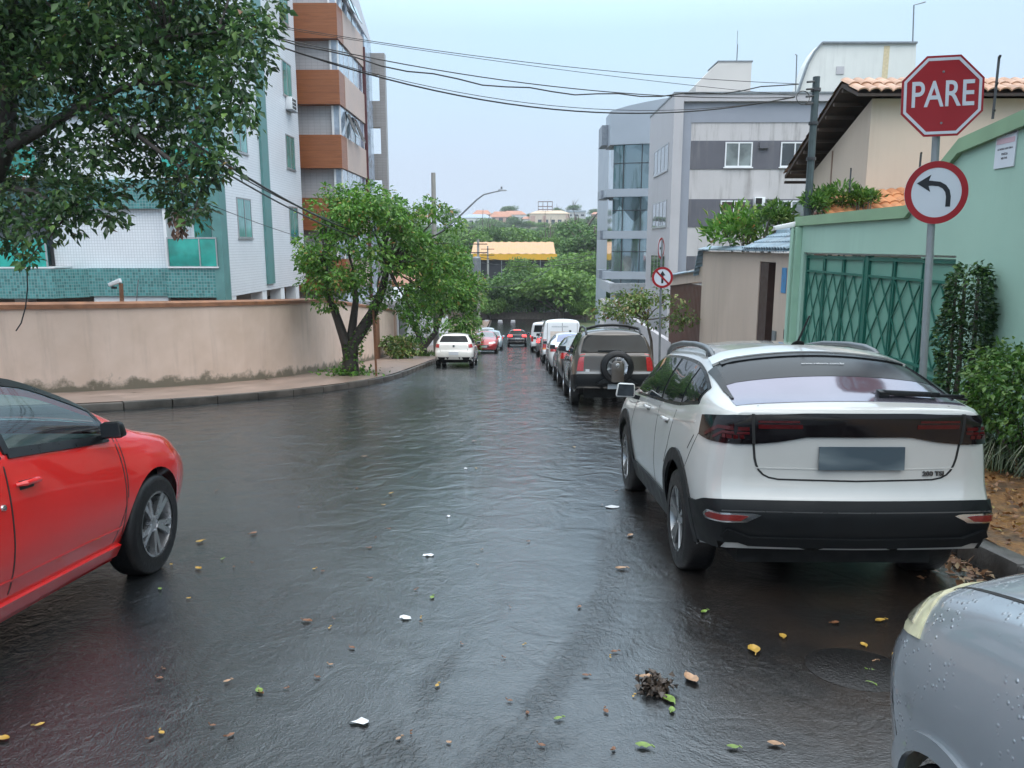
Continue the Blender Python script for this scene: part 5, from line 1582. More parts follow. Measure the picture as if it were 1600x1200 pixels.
M_clear_t = glass("teal_car_glass", (0.10, 0.17, 0.165), 0.03, 0.9)
red_saloon()

# ---- silver car in the right foreground: mostly its bonnet and wing
def silver_car():
    T = car_root("hatchback", "silver hatchback with a yellowed headlight in the right foreground", "car", 1.93, .22, 0.0)
    P = paint("silver_grey_paint", (0.27, 0.30, 0.33), 0.35, 0.38, .9, 48.0, .006)
    sp = spec_saloon(2.12, .89, 1.56)
    sp.update(axles=(-1.12, 1.42), rw=.275, gap=.03, zm=.66, tuck=.05,
        zt=[(-2.12, 1.0), (-2.0, 1.2), (-1.5, 1.50), (-.6, 1.56), (.1, 1.52), (.85, 1.17), (1.2, 1.12), (1.6, 1.05), (1.85, .97), (2.02, .86), (2.12, .74)],
        zr=[(-2.12, .98), (-2.0, 1.18), (-1.5, 1.44), (-.6, 1.50), (.1, 1.45), (.85, 1.11), (1.2, 1.075), (1.6, 1.01), (1.85, .93), (2.02, .82), (2.12, .70)],
        zs=[(-2.12, .9), (-1.6, 1.06), (0, 1.03), (.9, 1.01), (1.3, .985), (1.6, .945), (1.85, .86), (2.02, .74), (2.12, .6)],
        W=[(-2.12, .70), (-2.0, .80), (-1.5, .88), (0, .88), (1.1, .885), (1.5, .885), (1.7, .87), (1.88, .80), (2.02, .68), (2.12, .52)],
        Ws=[(-2.12, .62), (-1.5, .82), (0, .82), (1.2, .80), (1.6, .78), (1.85, .71), (2.12, .44)],
        Wr=[(-2.12, .55), (-1.6, .62), (-.6, .58), (.1, .60), (.85, .72), (1.3, .66), (1.7, .56), (2.12, .32)],
        zb=[(-2.12, .34), (-1.8, .24), (0, .22), (1.5, .22), (2.12, .28)], front=[(.2, .06), (.45, 0), (.7, .01), (.9, .06), (1.1, .2)])
    c = basic_car(T, sp, P, M_tint, [(-1.3, -.5), (-.44, .48)], (.14, .80), (-1.95, -1.55), res=1.6, door_ys=(-1.05, -.47, .72), head=[(30, .80), (50, .785), (62, .79), (69.5, .815), (67.5, .895), (58, .925), (44, .90), (30, .86)], wheel='star')
    for o in [o for o in T.children if o.name.startswith('headlight')]:
        o.data.materials[0] = mat("yellowed_lens", (0.52, 0.50, 0.33), 0.35, 0.2, 40, coat=.6)
    for sg in (-1, 1):
        c.put(c.poly('fw', [(sg * 40, .815), (sg * 58, .805), (sg * 65, .83), (sg * 62, .88), (sg * 44, .875)], 10, 4, .013), "reflector", mat("lamp_reflector", (.36, .35, .26), .2, .5, 60, coat=.6, metal=.4))
    # bonnet edge, bumper joint and wheel arch edge
    b = []
    for sg in (-1, 1):
        b.append([(sg * (c.Ws(y) - .055), y) for y in np.linspace(.86, 1.80, 14)])
    c.seams('top', b, .009)
    for mode in ('left', 'right'):
        c.seams(mode, [[(1.80, .795), (1.775, .70), (1.74, .60), (1.70, .50)]], .007)
    c.arch_trim(.05, P, .012)
    for o in T.children_recursive:
        if o.name.split('.')[0] in ('rim', 'brake_disc'): o.data.materials[0] = M_trim
silver_car()

# ---- brown off-road wagon with the spare wheel on its tailgate
def spec_suv(L=2.14, W=.885, H=1.66):
    k = L / 2.14; h = H / 1.66; w = W / .885
    Z = lambda t: [(a * k, b * h) for a, b in t]
    X = lambda t: [(a * k, b * w) for a, b in t]
    return dict(ends=(-L, L), axles=(-1.22 * k, 1.28 * k), rw=.345, gap=.06, zm=.70, zsill=.32, tuck=.05, rr=.10, endbulge=.07, track=.01,
        zt=Z([(-2.14, 1.13), (-2.10, 1.18), (-1.86, 1.57), (-1.75, 1.61), (-1.2, 1.655), (-.3, 1.66), (.2, 1.60), (1.05, 1.13), (1.6, 1.03), (1.95, .92), (2.14, .75)]),
        zr=Z([(-2.14, 1.10), (-2.10, 1.15), (-1.86, 1.49), (-1.75, 1.53), (-1.2, 1.58), (-.3, 1.585), (.2, 1.52), (1.05, 1.09), (1.6, .99), (1.95, .87), (2.14, .70)]),
        zs=Z([(-2.14, 1.04), (-2.0, 1.08), (-1.0, 1.08), (0, 1.05), (1.05, 1.02), (1.6, .94), (2.0, .80), (2.14, .66)]),
        W=X([(-2.14, .78), (-2.08, .82), (-1.95, .85), (-1.6, .88), (0, .875), (1.4, .88), (1.8, .84), (2.03, .70), (2.14, .55)]),
        Ws=X([(-2.14, .74), (-1.95, .80), (-1.4, .83), (0, .83), (1.0, .815), (1.6, .80), (2.14, .48)]),
        Wr=X([(-2.14, .70), (-1.9, .66), (-1.6, .635), (-.3, .63), (.2, .62), (1.05, .70), (1.7, .62), (2.14, .40)]),
        zb=Z([(-2.14, .42), (-1.8, .32), (0, .28), (1.6, .30), (2.14, .36)]),
        rear=[(.35, .08), (.55, .0), (.68, .0), (.74, .05), (1.2, .075)], front=[(.3, .08), (.5, 0), (.75, .02), (1.1, .15)])
def brown_suv():
    T = car_root("off_road_wagon", "dark bronze off-road wagon with a spare wheel on its tailgate", "car", 1.98, 17.65, 0.0)
    P = paint("bronze_paint", (0.052, 0.041, 0.031), 0.12, 0.38)
    c = basic_car(T, spec_suv(), P, M_tint, [(-1.62, -1.18), (-1.12, -.36), (-.28, .72)], (.28, .98), (1.15, 1.50, .70, .60), 'rear', res=1.0, door_ys=(-1.12, -.32, .82), tail=[(40.5, .77), (46.5, .77), (45.5, 1.10), (40.5, 1.13)], mirror=(.66, 1.10), plate=False)
    c.put(c.patch('rw', [(-72, .36), (-50, .40), (0, .40), (50, .40), (72, .36)], [(-72, .66), (-50, .70), (0, .70), (50, .70), (72, .66)], 40, 5, .014), "rear_bumper", M_clad)
    for sg in (-1, 1):
        c.put(c.strip('rw', [(sg * 20, .735), (sg * 46, .735)], .05, .012, None, .05, .0145), "bumper_step", mat("bumper_grey", (.16, .17, .18), .4, .1))
    c.put(c.strip('rw', [(-36, 1.115), (36, 1.115)], .03, .006, None, .05, .0145), "tailgate_rib", P)
    c.arch_trim(.08, M_clad, .014)
    for mode in ('left', 'right'):
        c.put(c.poly(mode, [(-.8, .29), (.86, .29), (.86, .44), (-.8, .46)], 16, 3, .012), "sill_cladding", M_clad)
    # spare wheel
    l, n = c.hit('rear', 0, .86)
    M = Matrix.Translation((0.02, l.y - .11, .86)) @ Matrix.Rotation(math.pi / 2, 4, 'X')
    t = MB().lathe([(.20, -.10), (.30, -.11), (.335, -.06), (.34, .0), (.335, .06), (.30, .105), (.235, .11), (.21, .08), (.20, -.10)], 32, M, caps=False).build("spare_wheel", M_tyre, T, smooth=50)
    r = MB().lathe([(0, .05), (.19, .06), (.225, .08)], 24, M, caps=False)
    for k in range(8):
        a = 2 * math.pi * k / 8 + .2
        r.bar(M @ Vector((.10 * math.cos(a), .10 * math.sin(a), .085)), M @ Vector((.22 * math.cos(a), .22 * math.sin(a), .09)), .05, .02)
    r.build("rim", M_rim, t, smooth=40)
    cv = MB().prism([M @ Vector(p) for p in ((-.13, -.30, .1), (.13, -.30, .1), (.13, .06, .1), (.08, .13, .1), (-.08, .13, .1), (-.13, .06, .1))], M.to_3x3() @ Vector((0, 0, .035)))
    cv.build("spare_carrier", P, T, bevel=.012)
    MB().lathe([(0, .145), (.035, .143), (.042, .135)], 16, Matrix.Translation((0.02, l.y - .11, .90)) @ Matrix.Rotation(math.pi / 2, 4, 'X')).build("badge", M_chrome, T)
    g = MB().hexa([(-.40, l.y - .16, .52), (.44, l.y - .16, .52), (.44, l.y - .03, .52), (-.40, l.y - .03, .52), (-.14, l.y - .15, .68), (.18, l.y - .15, .68), (.18, l.y - .03, .68), (-.14, l.y - .03, .68)])
    g.build("carrier_base", M_clad, T, bevel=.015)
    lp, n = c.hit('rear', .05, .47)
    MB().box(-.16, .24, lp.y - .035, lp.y - .012, .41, .54).build("licence_plate", M_plate, T)
    # wiper, rack, stickers
    a, b = c.hit('rear', -.35, 1.17), c.hit('rear', .12, 1.175)
    MB().bar(a[0] + a[1] * .02, b[0] + b[1] * .02, .025).build("wiper", M_trim, T)
    for sg in (-1, 1):
        P3 = []
        for y, h in ((-1.80, .0), (-1.55, .08), (-.9, .10), (-.2, .09), (.1, .0)):
            q, n = c.hit('top', sg * .57, y); P3.append(q + Vector((0, 0, h)))
        MB().tube(P3, .024, 8).build("roof_rail", M_trim, T, smooth=60)
    P3 = [c.hit('top', x, -1.55 + .05 * abs(x))[0] + Vector((0, 0, h)) for x, h in ((-.57, .07), (-.3, .085), (0, .085), (.3, .085), (.57, .07))]
    MB().tube(P3, .03, 8).build("roof_bar", M_trim, T, smooth=60)
    l, n = c.hit('rear', -.57, .78)
    MB().box(-.61, -.53, l.y - .008, l.y - .002, .745, .81).build("sticker", M_plate, T)
brown_suv()

# ---- small hatchback shape used by several cars
def spec_hatch(L=1.96, W=.83, H=1.47):
    k = L / 1.96; h = H / 1.47; w = W / .83
    Z = lambda t: [(a * k, b * h) for a, b in t]
    X = lambda t: [(a * k, b * w) for a, b in t]
    return dict(ends=(-L, L), axles=(-1.20 * k, 1.25 * k), rw=.30, gap=.05, zm=.62, zsill=.24, tuck=.06, rr=.09, endbulge=.07, track=.015,
        zt=Z([(-1.96, .99), (-1.92, 1.05), (-1.60, 1.37), (-1.45, 1.42), (-.7, 1.465), (-.1, 1.46), (.3, 1.39), (1.0, 1.02), (1.5, .93), (1.8, .80), (1.96, .64)]),
        zr=Z([(-1.96, .97), (-1.92, 1.02), (-1.60, 1.31), (-1.45, 1.36), (-.7, 1.40), (-.1, 1.39), (.3, 1.32), (1.0, .98), (1.5, .89), (1.8, .76), (1.96, .60)]),
        zs=Z([(-1.96, .92), (-1.7, 1.0), (-1.0, 1.0), (0, .97), (1.0, .92), (1.5, .85), (1.8, .72), (1.96, .55)]),
        W=X([(-1.96, .70), (-1.9, .76), (-1.7, .81), (-1.2, .83), (0, .825), (1.2, .83), (1.6, .79), (1.85, .64), (1.96, .48)]),
        Ws=X([(-1.96, .66), (-1.7, .76), (-1.0, .78), (0, .78), (1.0, .76), (1.5, .74), (1.96, .42)]),
        Wr=X([(-1.96, .62), (-1.8, .62), (-1.5, .57), (-.6, .56), (.3, .57), (1.0, .66), (1.5, .58), (1.96, .34)]),
        zb=Z([(-1.96, .34), (-1.6, .24), (0, .21), (1.5, .22), (1.96, .27)]),
        rear=[(.3, .08), (.5, .0), (.64, .0), (.72, .04), (1.1, .07)], front=[(.2, .06), (.45, 0), (.7, .02), (1.0, .15)])
def white_hatch():
    T = car_root("hatchback", "white hatchback with red square tail lights parked by the left kerb", "car", -2.72, 33.6, 0)
    P = paint("cream_white_paint", (0.74, 0.72, 0.67), 0, .3)
    c = basic_car(T, spec_hatch(1.95, .83, 1.46), P, M_tint, [(-1.45, -.75), (-.68, .65)], (.36, .95), (1.06, 1.315, .60, .50), 'rear', door_ys=(-.72, .75), tail=[(39, .83), (55, .84), (54, .985), (39, .975)], mirror=(.6, .93), rear_z=.60)
    c.seams('rear', [[(-.58, .80), (-.56, .66), (.56, .66), (.58, .80)]], .012)
    l, n = c.hit('rear', 0, .90)
    c.put(MB().lathe([(0, .014), (.05, .012), (.055, 0)], 16, Matrix.Translation(l) @ n.to_track_quat('Z', 'Y').to_matrix().to_4x4()), "badge", M_chrome)
    c.put(c.strip('rear', [(-.60, 1.03), (.60, 1.03)], .05, .006), "tailgate_lip", P)
    c.put(c.strip('rw', [(-62, .40), (0, .38), (62, .40)], .10, .005, None, .06, .0145), "lower_bumper", M_clad)
white_hatch()
def dark_saloon():
    T = car_root("saloon_car", "dark grey saloon parked just ahead of the brown wagon", "car", 1.99, 23.2, 0)
    P = paint("dark_grey_paint", (0.060, 0.064, 0.072), .4, .3)
    c = basic_car(T, spec_saloon(2.25, .895, 1.46), P, M_clear, [(-1.15, -.42), (-.36, .80)], (.42, 1.12), (-1.62, -.98), door_ys=(-1.05, -.40, .95), tail=[(34, .80), (64, .80), (62, .96), (34, .97)], mirror=(.8, 1.0))
dark_saloon()
def white_saloon():
    T = car_root("saloon_car", "white saloon with blue tinted glass parked between dark saloon and van", "car", 1.95, 29.6, 0)
    P = paint("plain_white_paint", (0.72, 0.73, 0.75), 0, .3)
    basic_car(T, spec_saloon(2.2, .87, 1.50), P, glass("blue_car_glass", (.06, .09, .2), .03, .9), [(-1.1, -.42), (-.36, .78)], (.42, 1.08), (-1.55, -.95), door_ys=(-1.0, -.40, .92), tail=[(38, .80), (60, .80), (60, .96), (38, .97)], mirror=(.8, 1.02))
white_saloon()

def spec_van(L=2.5, W=.96, H=2.1):
    k = L / 2.5; h = H / 2.1; w = W / .96
    Z = lambda t: [(a * k, b * h) for a, b in t]
    X = lambda t: [(a * k, b * w) for a, b in t]
    return dict(ends=(-L, L), axles=(-1.5 * k, 1.55 * k), rw=.33, gap=.06, zm=.8, zsill=.3, tuck=.05, rr=.13, endbulge=.04, track=.03,
        zt=Z([(-2.5, 1.98), (-2.45, 2.04), (-2.2, 2.09), (0, 2.10), (.7, 2.04), (1.0, 1.92), (1.75, 1.30), (2.2, 1.10), (2.42, .92), (2.5, .8)]),
        zr=Z([(-2.5, 1.92), (-2.45, 1.97), (-2.2, 2.01), (0, 2.02), (.7, 1.95), (1.0, 1.83), (1.75, 1.25), (2.2, 1.05), (2.42, .87), (2.5, .75)]),
        zs=Z([(-2.5, 1.25), (0, 1.25), (1.0, 1.2), (1.75, 1.12), (2.2, .98), (2.5, .70)]),
        W=X([(-2.5, .90), (-2.4, .935), (-2.0, .96), (1.6, .96), (2.1, .88), (2.4, .74), (2.5, .6)]),
        Ws=X([(-2.5, .89), (-2.3, .935), (1.2, .93), (1.8, .88), (2.5, .55)]),
        Wr=X([(-2.5, .78), (-2.3, .80), (0, .80), (1.0, .76), (1.75, .80), (2.5, .45)]),
        zb=Z([(-2.5, .42), (-2.2, .32), (0, .28), (2.0, .28), (2.5, .32)]),
        rear=[(.35, .06), (.5, 0), (.62, 0), (.68, .03), (1.9, .06)], front=[(.3, .06), (.5, 0), (.8, .02), (1.4, .15)])
def white_van():
    T = car_root("delivery_van", "tall white delivery van with faded print on its rear doors", "van", 2.04, 38.4, 0)
    P = paint("van_white_paint", (0.70, 0.72, 0.74), 0, .4)
    c = basic_car(T, spec_van(), P, M_tint, [(.35, 1.30)], (1.12, 1.70), (1.35, 1.36, .1, .1), 'rear', door_ys=(.25, 1.35), tail=[(44, .72), (52, .72), (52, 1.12), (44, 1.12)], mirror=(1.3, 1.25), mirror_m=M_trim, handle_z=1.05, rear_z=.55, wheel='star')
    for o in [o for o in T.children if o.name.startswith('rear_window')]: bpy.data.objects.remove(o)
    c.seams('rear', [[(0, .5), (0, 1.9)], [(-.72, .5), (-.70, 1.9)], [(.72, .5), (.70, 1.9)]], .02)
    c.put(c.poly('rear', [(-.56, 1.16), (-.56, 1.50), (.30, 1.50), (.30, 1.16)], 10, 4, .005), "faded_print", mat("faded_beige_print", (.60, .52, .46), .5, .25, 9))
    c.put(c.strip('rear', [(-.50, 1.72), (.28, 1.72)], .06, .005), "lettering_line", mat("faded_grey_print", (.45, .48, .50), .5, .3, 30))
    a = c.hit('rear', .34, 1.3)[0]
    MB().box(.32, .42, a.y - .03, a.y - .003, 1.0, 1.55).build("door_gear", M_steel, T)
    for sg in (-1, 1): c.put(c.poly('rw', [(sg * 44, .64), (sg * 53, .64), (sg * 53, .72), (sg * 44, .72)], 5, 2, .010), "indicator", M_orange)
white_van()
def glowing(name, c, e):
    if name in _mats: return _mats[name]
    m, nt, b = nodes_of(name)
    b.inputs['Base Color'].default_value = (*c, 1); b.inputs['Emission Color'].default_value = (*c, 1); b.inputs['Emission Strength'].default_value = e
    _mats[name] = m; return m
M_brakelit = glowing("lit_brake_lamp", (0.9, 0.03, 0.03), 4.0)
def small_cars():
    T = car_root("hatchback", "grey hatchback with red tail light parked just beyond the van", "car", 1.85, 46.5, 0)
    c = basic_car(T, spec_hatch(1.95, .83, 1.48), paint("mid_grey_paint", (.16, .17, .18), .4, .3), M_tint, [(-1.45, -.75), (-.68, .65)], (.36, .95), (1.06, 1.32, .60, .50), 'rear', res=.5, tail=[(38, .80), (58, .80), (56, 1.02), (38, 1.0)], lens=M_brakelit, rear_z=.6)
    T = car_root("delivery_van", "white van with dark rear glass farthest along the right kerb", "van", 1.72, 54.5, 0)
    c = basic_car(T, spec_van(2.3, .92, 2.1), paint("van_white_paint", (0.7, .72, .74)), M_tint, [(.2, 1.15)], (1.0, 1.55), (1.38, 1.85, .72, .66), 'rear', res=.5, tail=[(44, .72), (54, .72), (54, 1.1), (44, 1.1)], mirror=(1.1, 1.2))
    T = car_root("hatchback", "dark hatchback with glowing brake lights driving down the wet street", "car", -.16, 69.5, 0)
    c = basic_car(T, spec_suv(2.05, .88, 1.56), paint("black_paint", (.012, .012, .016), .2, .25), M_tint, [(-1.5, -.75), (-.68, .65)], (.3, .95), (1.12, 1.42, .66, .56), 'rear', res=.5, tail=[(30, .88), (58, .88), (58, 1.06), (30, 1.04)], lens=M_brakelit, rear_z=.72)
    c.put(c.strip('rear', [(-.3, 1.475), (.3, 1.475)], .03, .01), "high_brake_light", M_brakelit)
    c.put(c.poly('top', [(-.55, -1.6), (-.58, -.2), (.58, -.2), (.55, -1.6)], 8, 6, .006), "red_roof", paint("deep_red_roof_paint", (.42, .02, .03)))
    T = car_root("saloon_car", "red saloon facing up the street on the left side", "car", -2.28, 51.8, 180)
    basic_car(T, spec_saloon(2.2, .88, 1.46), paint("dull_red_paint", (.42, .018, .022), 0, .3), M_clear, [(-1.15, -.42), (-.36, .80)], (.42, 1.12), (-1.62, -.98), res=.5, mirror=(.8, 1.0), head=[(22, .62), (56, .66), (58, .78), (24, .72)])
    T = car_root("hatchback", "pale blue hatchback parked behind the red saloon", "car", -2.05, 58.6, 180)
    basic_car(T, spec_hatch(1.95, .83, 1.5), paint("pale_blue_paint", (.36, .45, .50), .3, .3), M_clear, [(-1.45, -.75), (-.68, .65)], (.36, .95), (1.06, 1.33, .60, .50), 'rear', res=.5)
    T = car_root("multi_purpose_car", "silver tall car farthest back on the left side of the street", "car", -2.75, 65.0, 180)
    basic_car(T, spec_suv(2.1, .88, 1.72), paint("light_silver_paint", (.46, .50, .52), .4, .3), M_clear, [(-1.5, -.75), (-.68, .65)], (.3, .95), (1.2, 1.5, .66, .56), 'rear', res=.5)
small_cars()
# ================================================================== trees and plants
def leaf_mesh(name, P, Nn, size, m, parent=None, origin=(0, 0, 0), aspect=.55, droop=.35, fold=.12, seed=1, quad=True):
    """P: leaf positions (n,3); Nn: preferred outward directions (n,3). Each leaf is a folded blade of two faces"""
    r = np.random.default_rng(seed); n = len(P)
    P = np.asarray(P) - np.asarray(origin)
    d = np.asarray(Nn) + r.normal(0, .6, (n, 3)); d[:, 2] -= droop
    d /= np.linalg.norm(d, axis=1, keepdims=True) + 1e-9
    up = r.normal(0, .45, (n, 3)) + np.array([0, 0, 1.0])
    s = np.cross(d, up); s /= np.linalg.norm(s, axis=1, keepdims=True) + 1e-9
    u = np.cross(s, d)
    L = (size * r.uniform(.6, 1.35, n))[:, None]; w = L * aspect * .5
    a = P; t = P + d * L - u * L * .12
    mid = P + d * L * .48
    b = mid + s * w + u * L * fold; c = mid - s * w + u * L * fold
    V = np.stack([a, b, t, c], 1).reshape(-1, 3)
    i = np.arange(n)[:, None] * 4
    F = np.concatenate([np.concatenate([i, i + 1, i + 2], 1), np.concatenate([i, i + 2, i + 3], 1)], 1).reshape(-1)
    me = bpy.data.meshes.new(name)
    me.vertices.add(4 * n); me.vertices.foreach_set('co', V.reshape(-1).astype(np.float32))
    me.loops.add(6 * n); me.loops.foreach_set('vertex_index', F.astype(np.int32))
    me.polygons.add(2 * n)
    me.polygons.foreach_set('loop_start', np.arange(0, 6 * n, 3, dtype=np.int32))
    me.polygons.foreach_set('loop_total', np.full(2 * n, 3, dtype=np.int32))
    me.update(calc_edges=True); me.validate()
    me.materials.append(m)
    o = bpy.data.objects.new(name, me); COL.objects.link(o)
    if parent is not None: o.parent = parent
    return o
def clump_leaves(centres, radii, per, seed, flat=.65, shell=.45):
    """leaves spread in flattened clumps, denser to the outside of each clump"""
    r = np.random.default_rng(seed); P, Nn = [], []
    for c, R_ in zip(centres, radii):
        n = int(per * (R_ ** 2) * r.uniform(.75, 1.25)); 
        v = r.normal(0, 1, (n, 3)); v /= np.linalg.norm(v, axis=1, keepdims=True)
        k = (shell + (1 - shell) * r.random(n) ** .6)[:, None]
        k *= 1 + .25 * r.normal(0, 1, (n, 1)) * (r.random((n, 1)) < .25)
        p = v * k * R_ * np.array([1, 1, flat]); P.append(np.asarray(c) + p)
        q = v.copy(); q[:, 2] *= .6; Nn.append(q)
    return np.concatenate(P), np.concatenate(Nn)
def crown_points(c, rx, ry, rz, n, seed, rmin=.35, inner=.55):
    r = np.random.default_rng(seed); out = []
    while len(out) < n:
        v = r.normal(0, 1, 3); v /= np.linalg.norm(v)
        if v[2] < -.55: continue
        k = inner + (1 - inner) * r.random() ** .7
        out.append((c[0] + v[0] * rx * k, c[1] + v[1] * ry * k, c[2] + v[2] * rz * k))
    return out
def limb(b, a, e, r0, r1, seed, bend=.18, n=6):
    r = random.Random(seed); a, e = Vector(a), Vector(e); L = (e - a).length; pts = []
    o = Vector((r.uniform(-1, 1), r.uniform(-1, 1), r.uniform(.1, .8))) * L * bend
    for k in range(n + 1):
        t = k / n; pts.append(a.lerp(e, t) + o * (4 * t * (1 - t)) * .6 + Vector((r.uniform(-1, 1), r.uniform(-1, 1), r.uniform(-1, 1))) * L * .015 * (0 < t < 1))
    b.tube(pts, [r0 + (r1 - r0) * (k / n) ** .8 for k in range(n + 1)], 7)
    return pts
M_bark = mat("wet_dark_bark", (0.045, 0.036, 0.030), 0.65, 0.5, 14, bmp=0.6, bscale=30)
M_bark2 = mat("grey_bark", (0.11, 0.09, 0.075), 0.7, 0.4, 12, bmp=0.5, bscale=25)
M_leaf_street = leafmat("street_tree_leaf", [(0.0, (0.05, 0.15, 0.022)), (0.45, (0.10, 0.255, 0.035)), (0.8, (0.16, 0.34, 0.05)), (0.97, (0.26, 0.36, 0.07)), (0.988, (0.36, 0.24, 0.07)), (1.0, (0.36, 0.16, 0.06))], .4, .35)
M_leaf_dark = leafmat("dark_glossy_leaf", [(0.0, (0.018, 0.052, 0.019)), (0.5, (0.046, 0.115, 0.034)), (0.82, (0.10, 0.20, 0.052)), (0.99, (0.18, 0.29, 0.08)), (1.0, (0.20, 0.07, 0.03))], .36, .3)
M_leaf_bright = leafmat("bright_shrub_leaf", [(0.0, (0.04, 0.11, 0.02)), (0.5, (0.085, 0.20, 0.035)), (0.9, (0.17, 0.30, 0.06)), (1.0, (0.24, 0.34, 0.09))], .4, .3)
M_leaf_hedge = leafmat("hedge_leaf", [(0.0, (0.018, 0.055, 0.022)), (0.5, (0.042, 0.105, 0.036)), (0.85, (0.09, 0.18, 0.05)), (1.0, (0.16, 0.27, 0.07))], .4, .3)
M_leaf_far = leafmat("far_tree_leaf", [(0.0, (0.045, 0.115, 0.032)), (0.5, (0.085, 0.185, 0.045)), (1.0, (0.14, 0.25, 0.065))], .6, .3)
M_leaf_far2 = leafmat("far_tree_leaf_light", [(0.0, (0.075, 0.17, 0.034)), (0.5, (0.13, 0.255, 0.05)), (1.0, (0.20, 0.33, 0.07))], .6, .3)
M_leaf_yellow = leafmat("yellowish_leaf", [(0.0, (0.06, 0.13, 0.025)), (0.5, (0.13, 0.22, 0.045)), (0.8, (0.20, 0.27, 0.07)), (0.93, (0.28, 0.22, 0.10)), (1.0, (0.30, 0.14, 0.08))], .45, .3)

def street_tree(name, label, base, trunks, crown, n_cl, cl_r, per, size, lm, seed, cat="tree", group=None, ivy=0, bark=None, r_limb=.045):
    """trunks: list of poly-lines with radii; crown: (centre, rx, ry, rz)"""
    T = thing(name, label, cat, base, group=group)
    b = MB(); tips = []
    for pts, rad in trunks:
        b.tube(pts, rad, 10); tips.append(Vector(pts[-1]))
    C = crown_points(crown[0], crown[1], crown[2], crown[3], n_cl, seed)
    if len(crown) > 4: C += crown[4]
    rr = random.Random(seed)
    for k, c in enumerate(C):
        if k % 2 == 0:
            t = min(tips, key=lambda q: (q - Vector(c)).length)
            limb(b, t, c, r_limb, .012, seed + k)
    tr = b.build("trunk", bark or M_bark, T, smooth=60)
    R_ = [cl_r * rr.uniform(.7, 1.3) for _ in C]
    P, Nn = clump_leaves(C, R_, per, seed)
    leaf_mesh("crown", P, Nn, size, lm, T, base, seed=seed)
    if ivy:
        r = np.random.default_rng(seed + 5); pts, rad = trunks[0]; P, Nn = [], []
        for _ in range(ivy):
            t = r.random() * (len(pts) - 1) * .9; i = int(t); p = Vector(pts[i]).lerp(Vector(pts[i + 1]), t - i)
            R0 = rad[i]; a = r.uniform(-2.2, .9)
            v = Vector((math.cos(a), math.sin(a), 0)); P.append(p + v * (R0 + .03)); Nn.append((v.x, v.y, .2))
        leaf_mesh("ivy", np.array([tuple(p) for p in P]), np.array(Nn), size * .8, lm, tr, base, seed=seed + 6)
    return T
def V3(*a): return Vector(a)

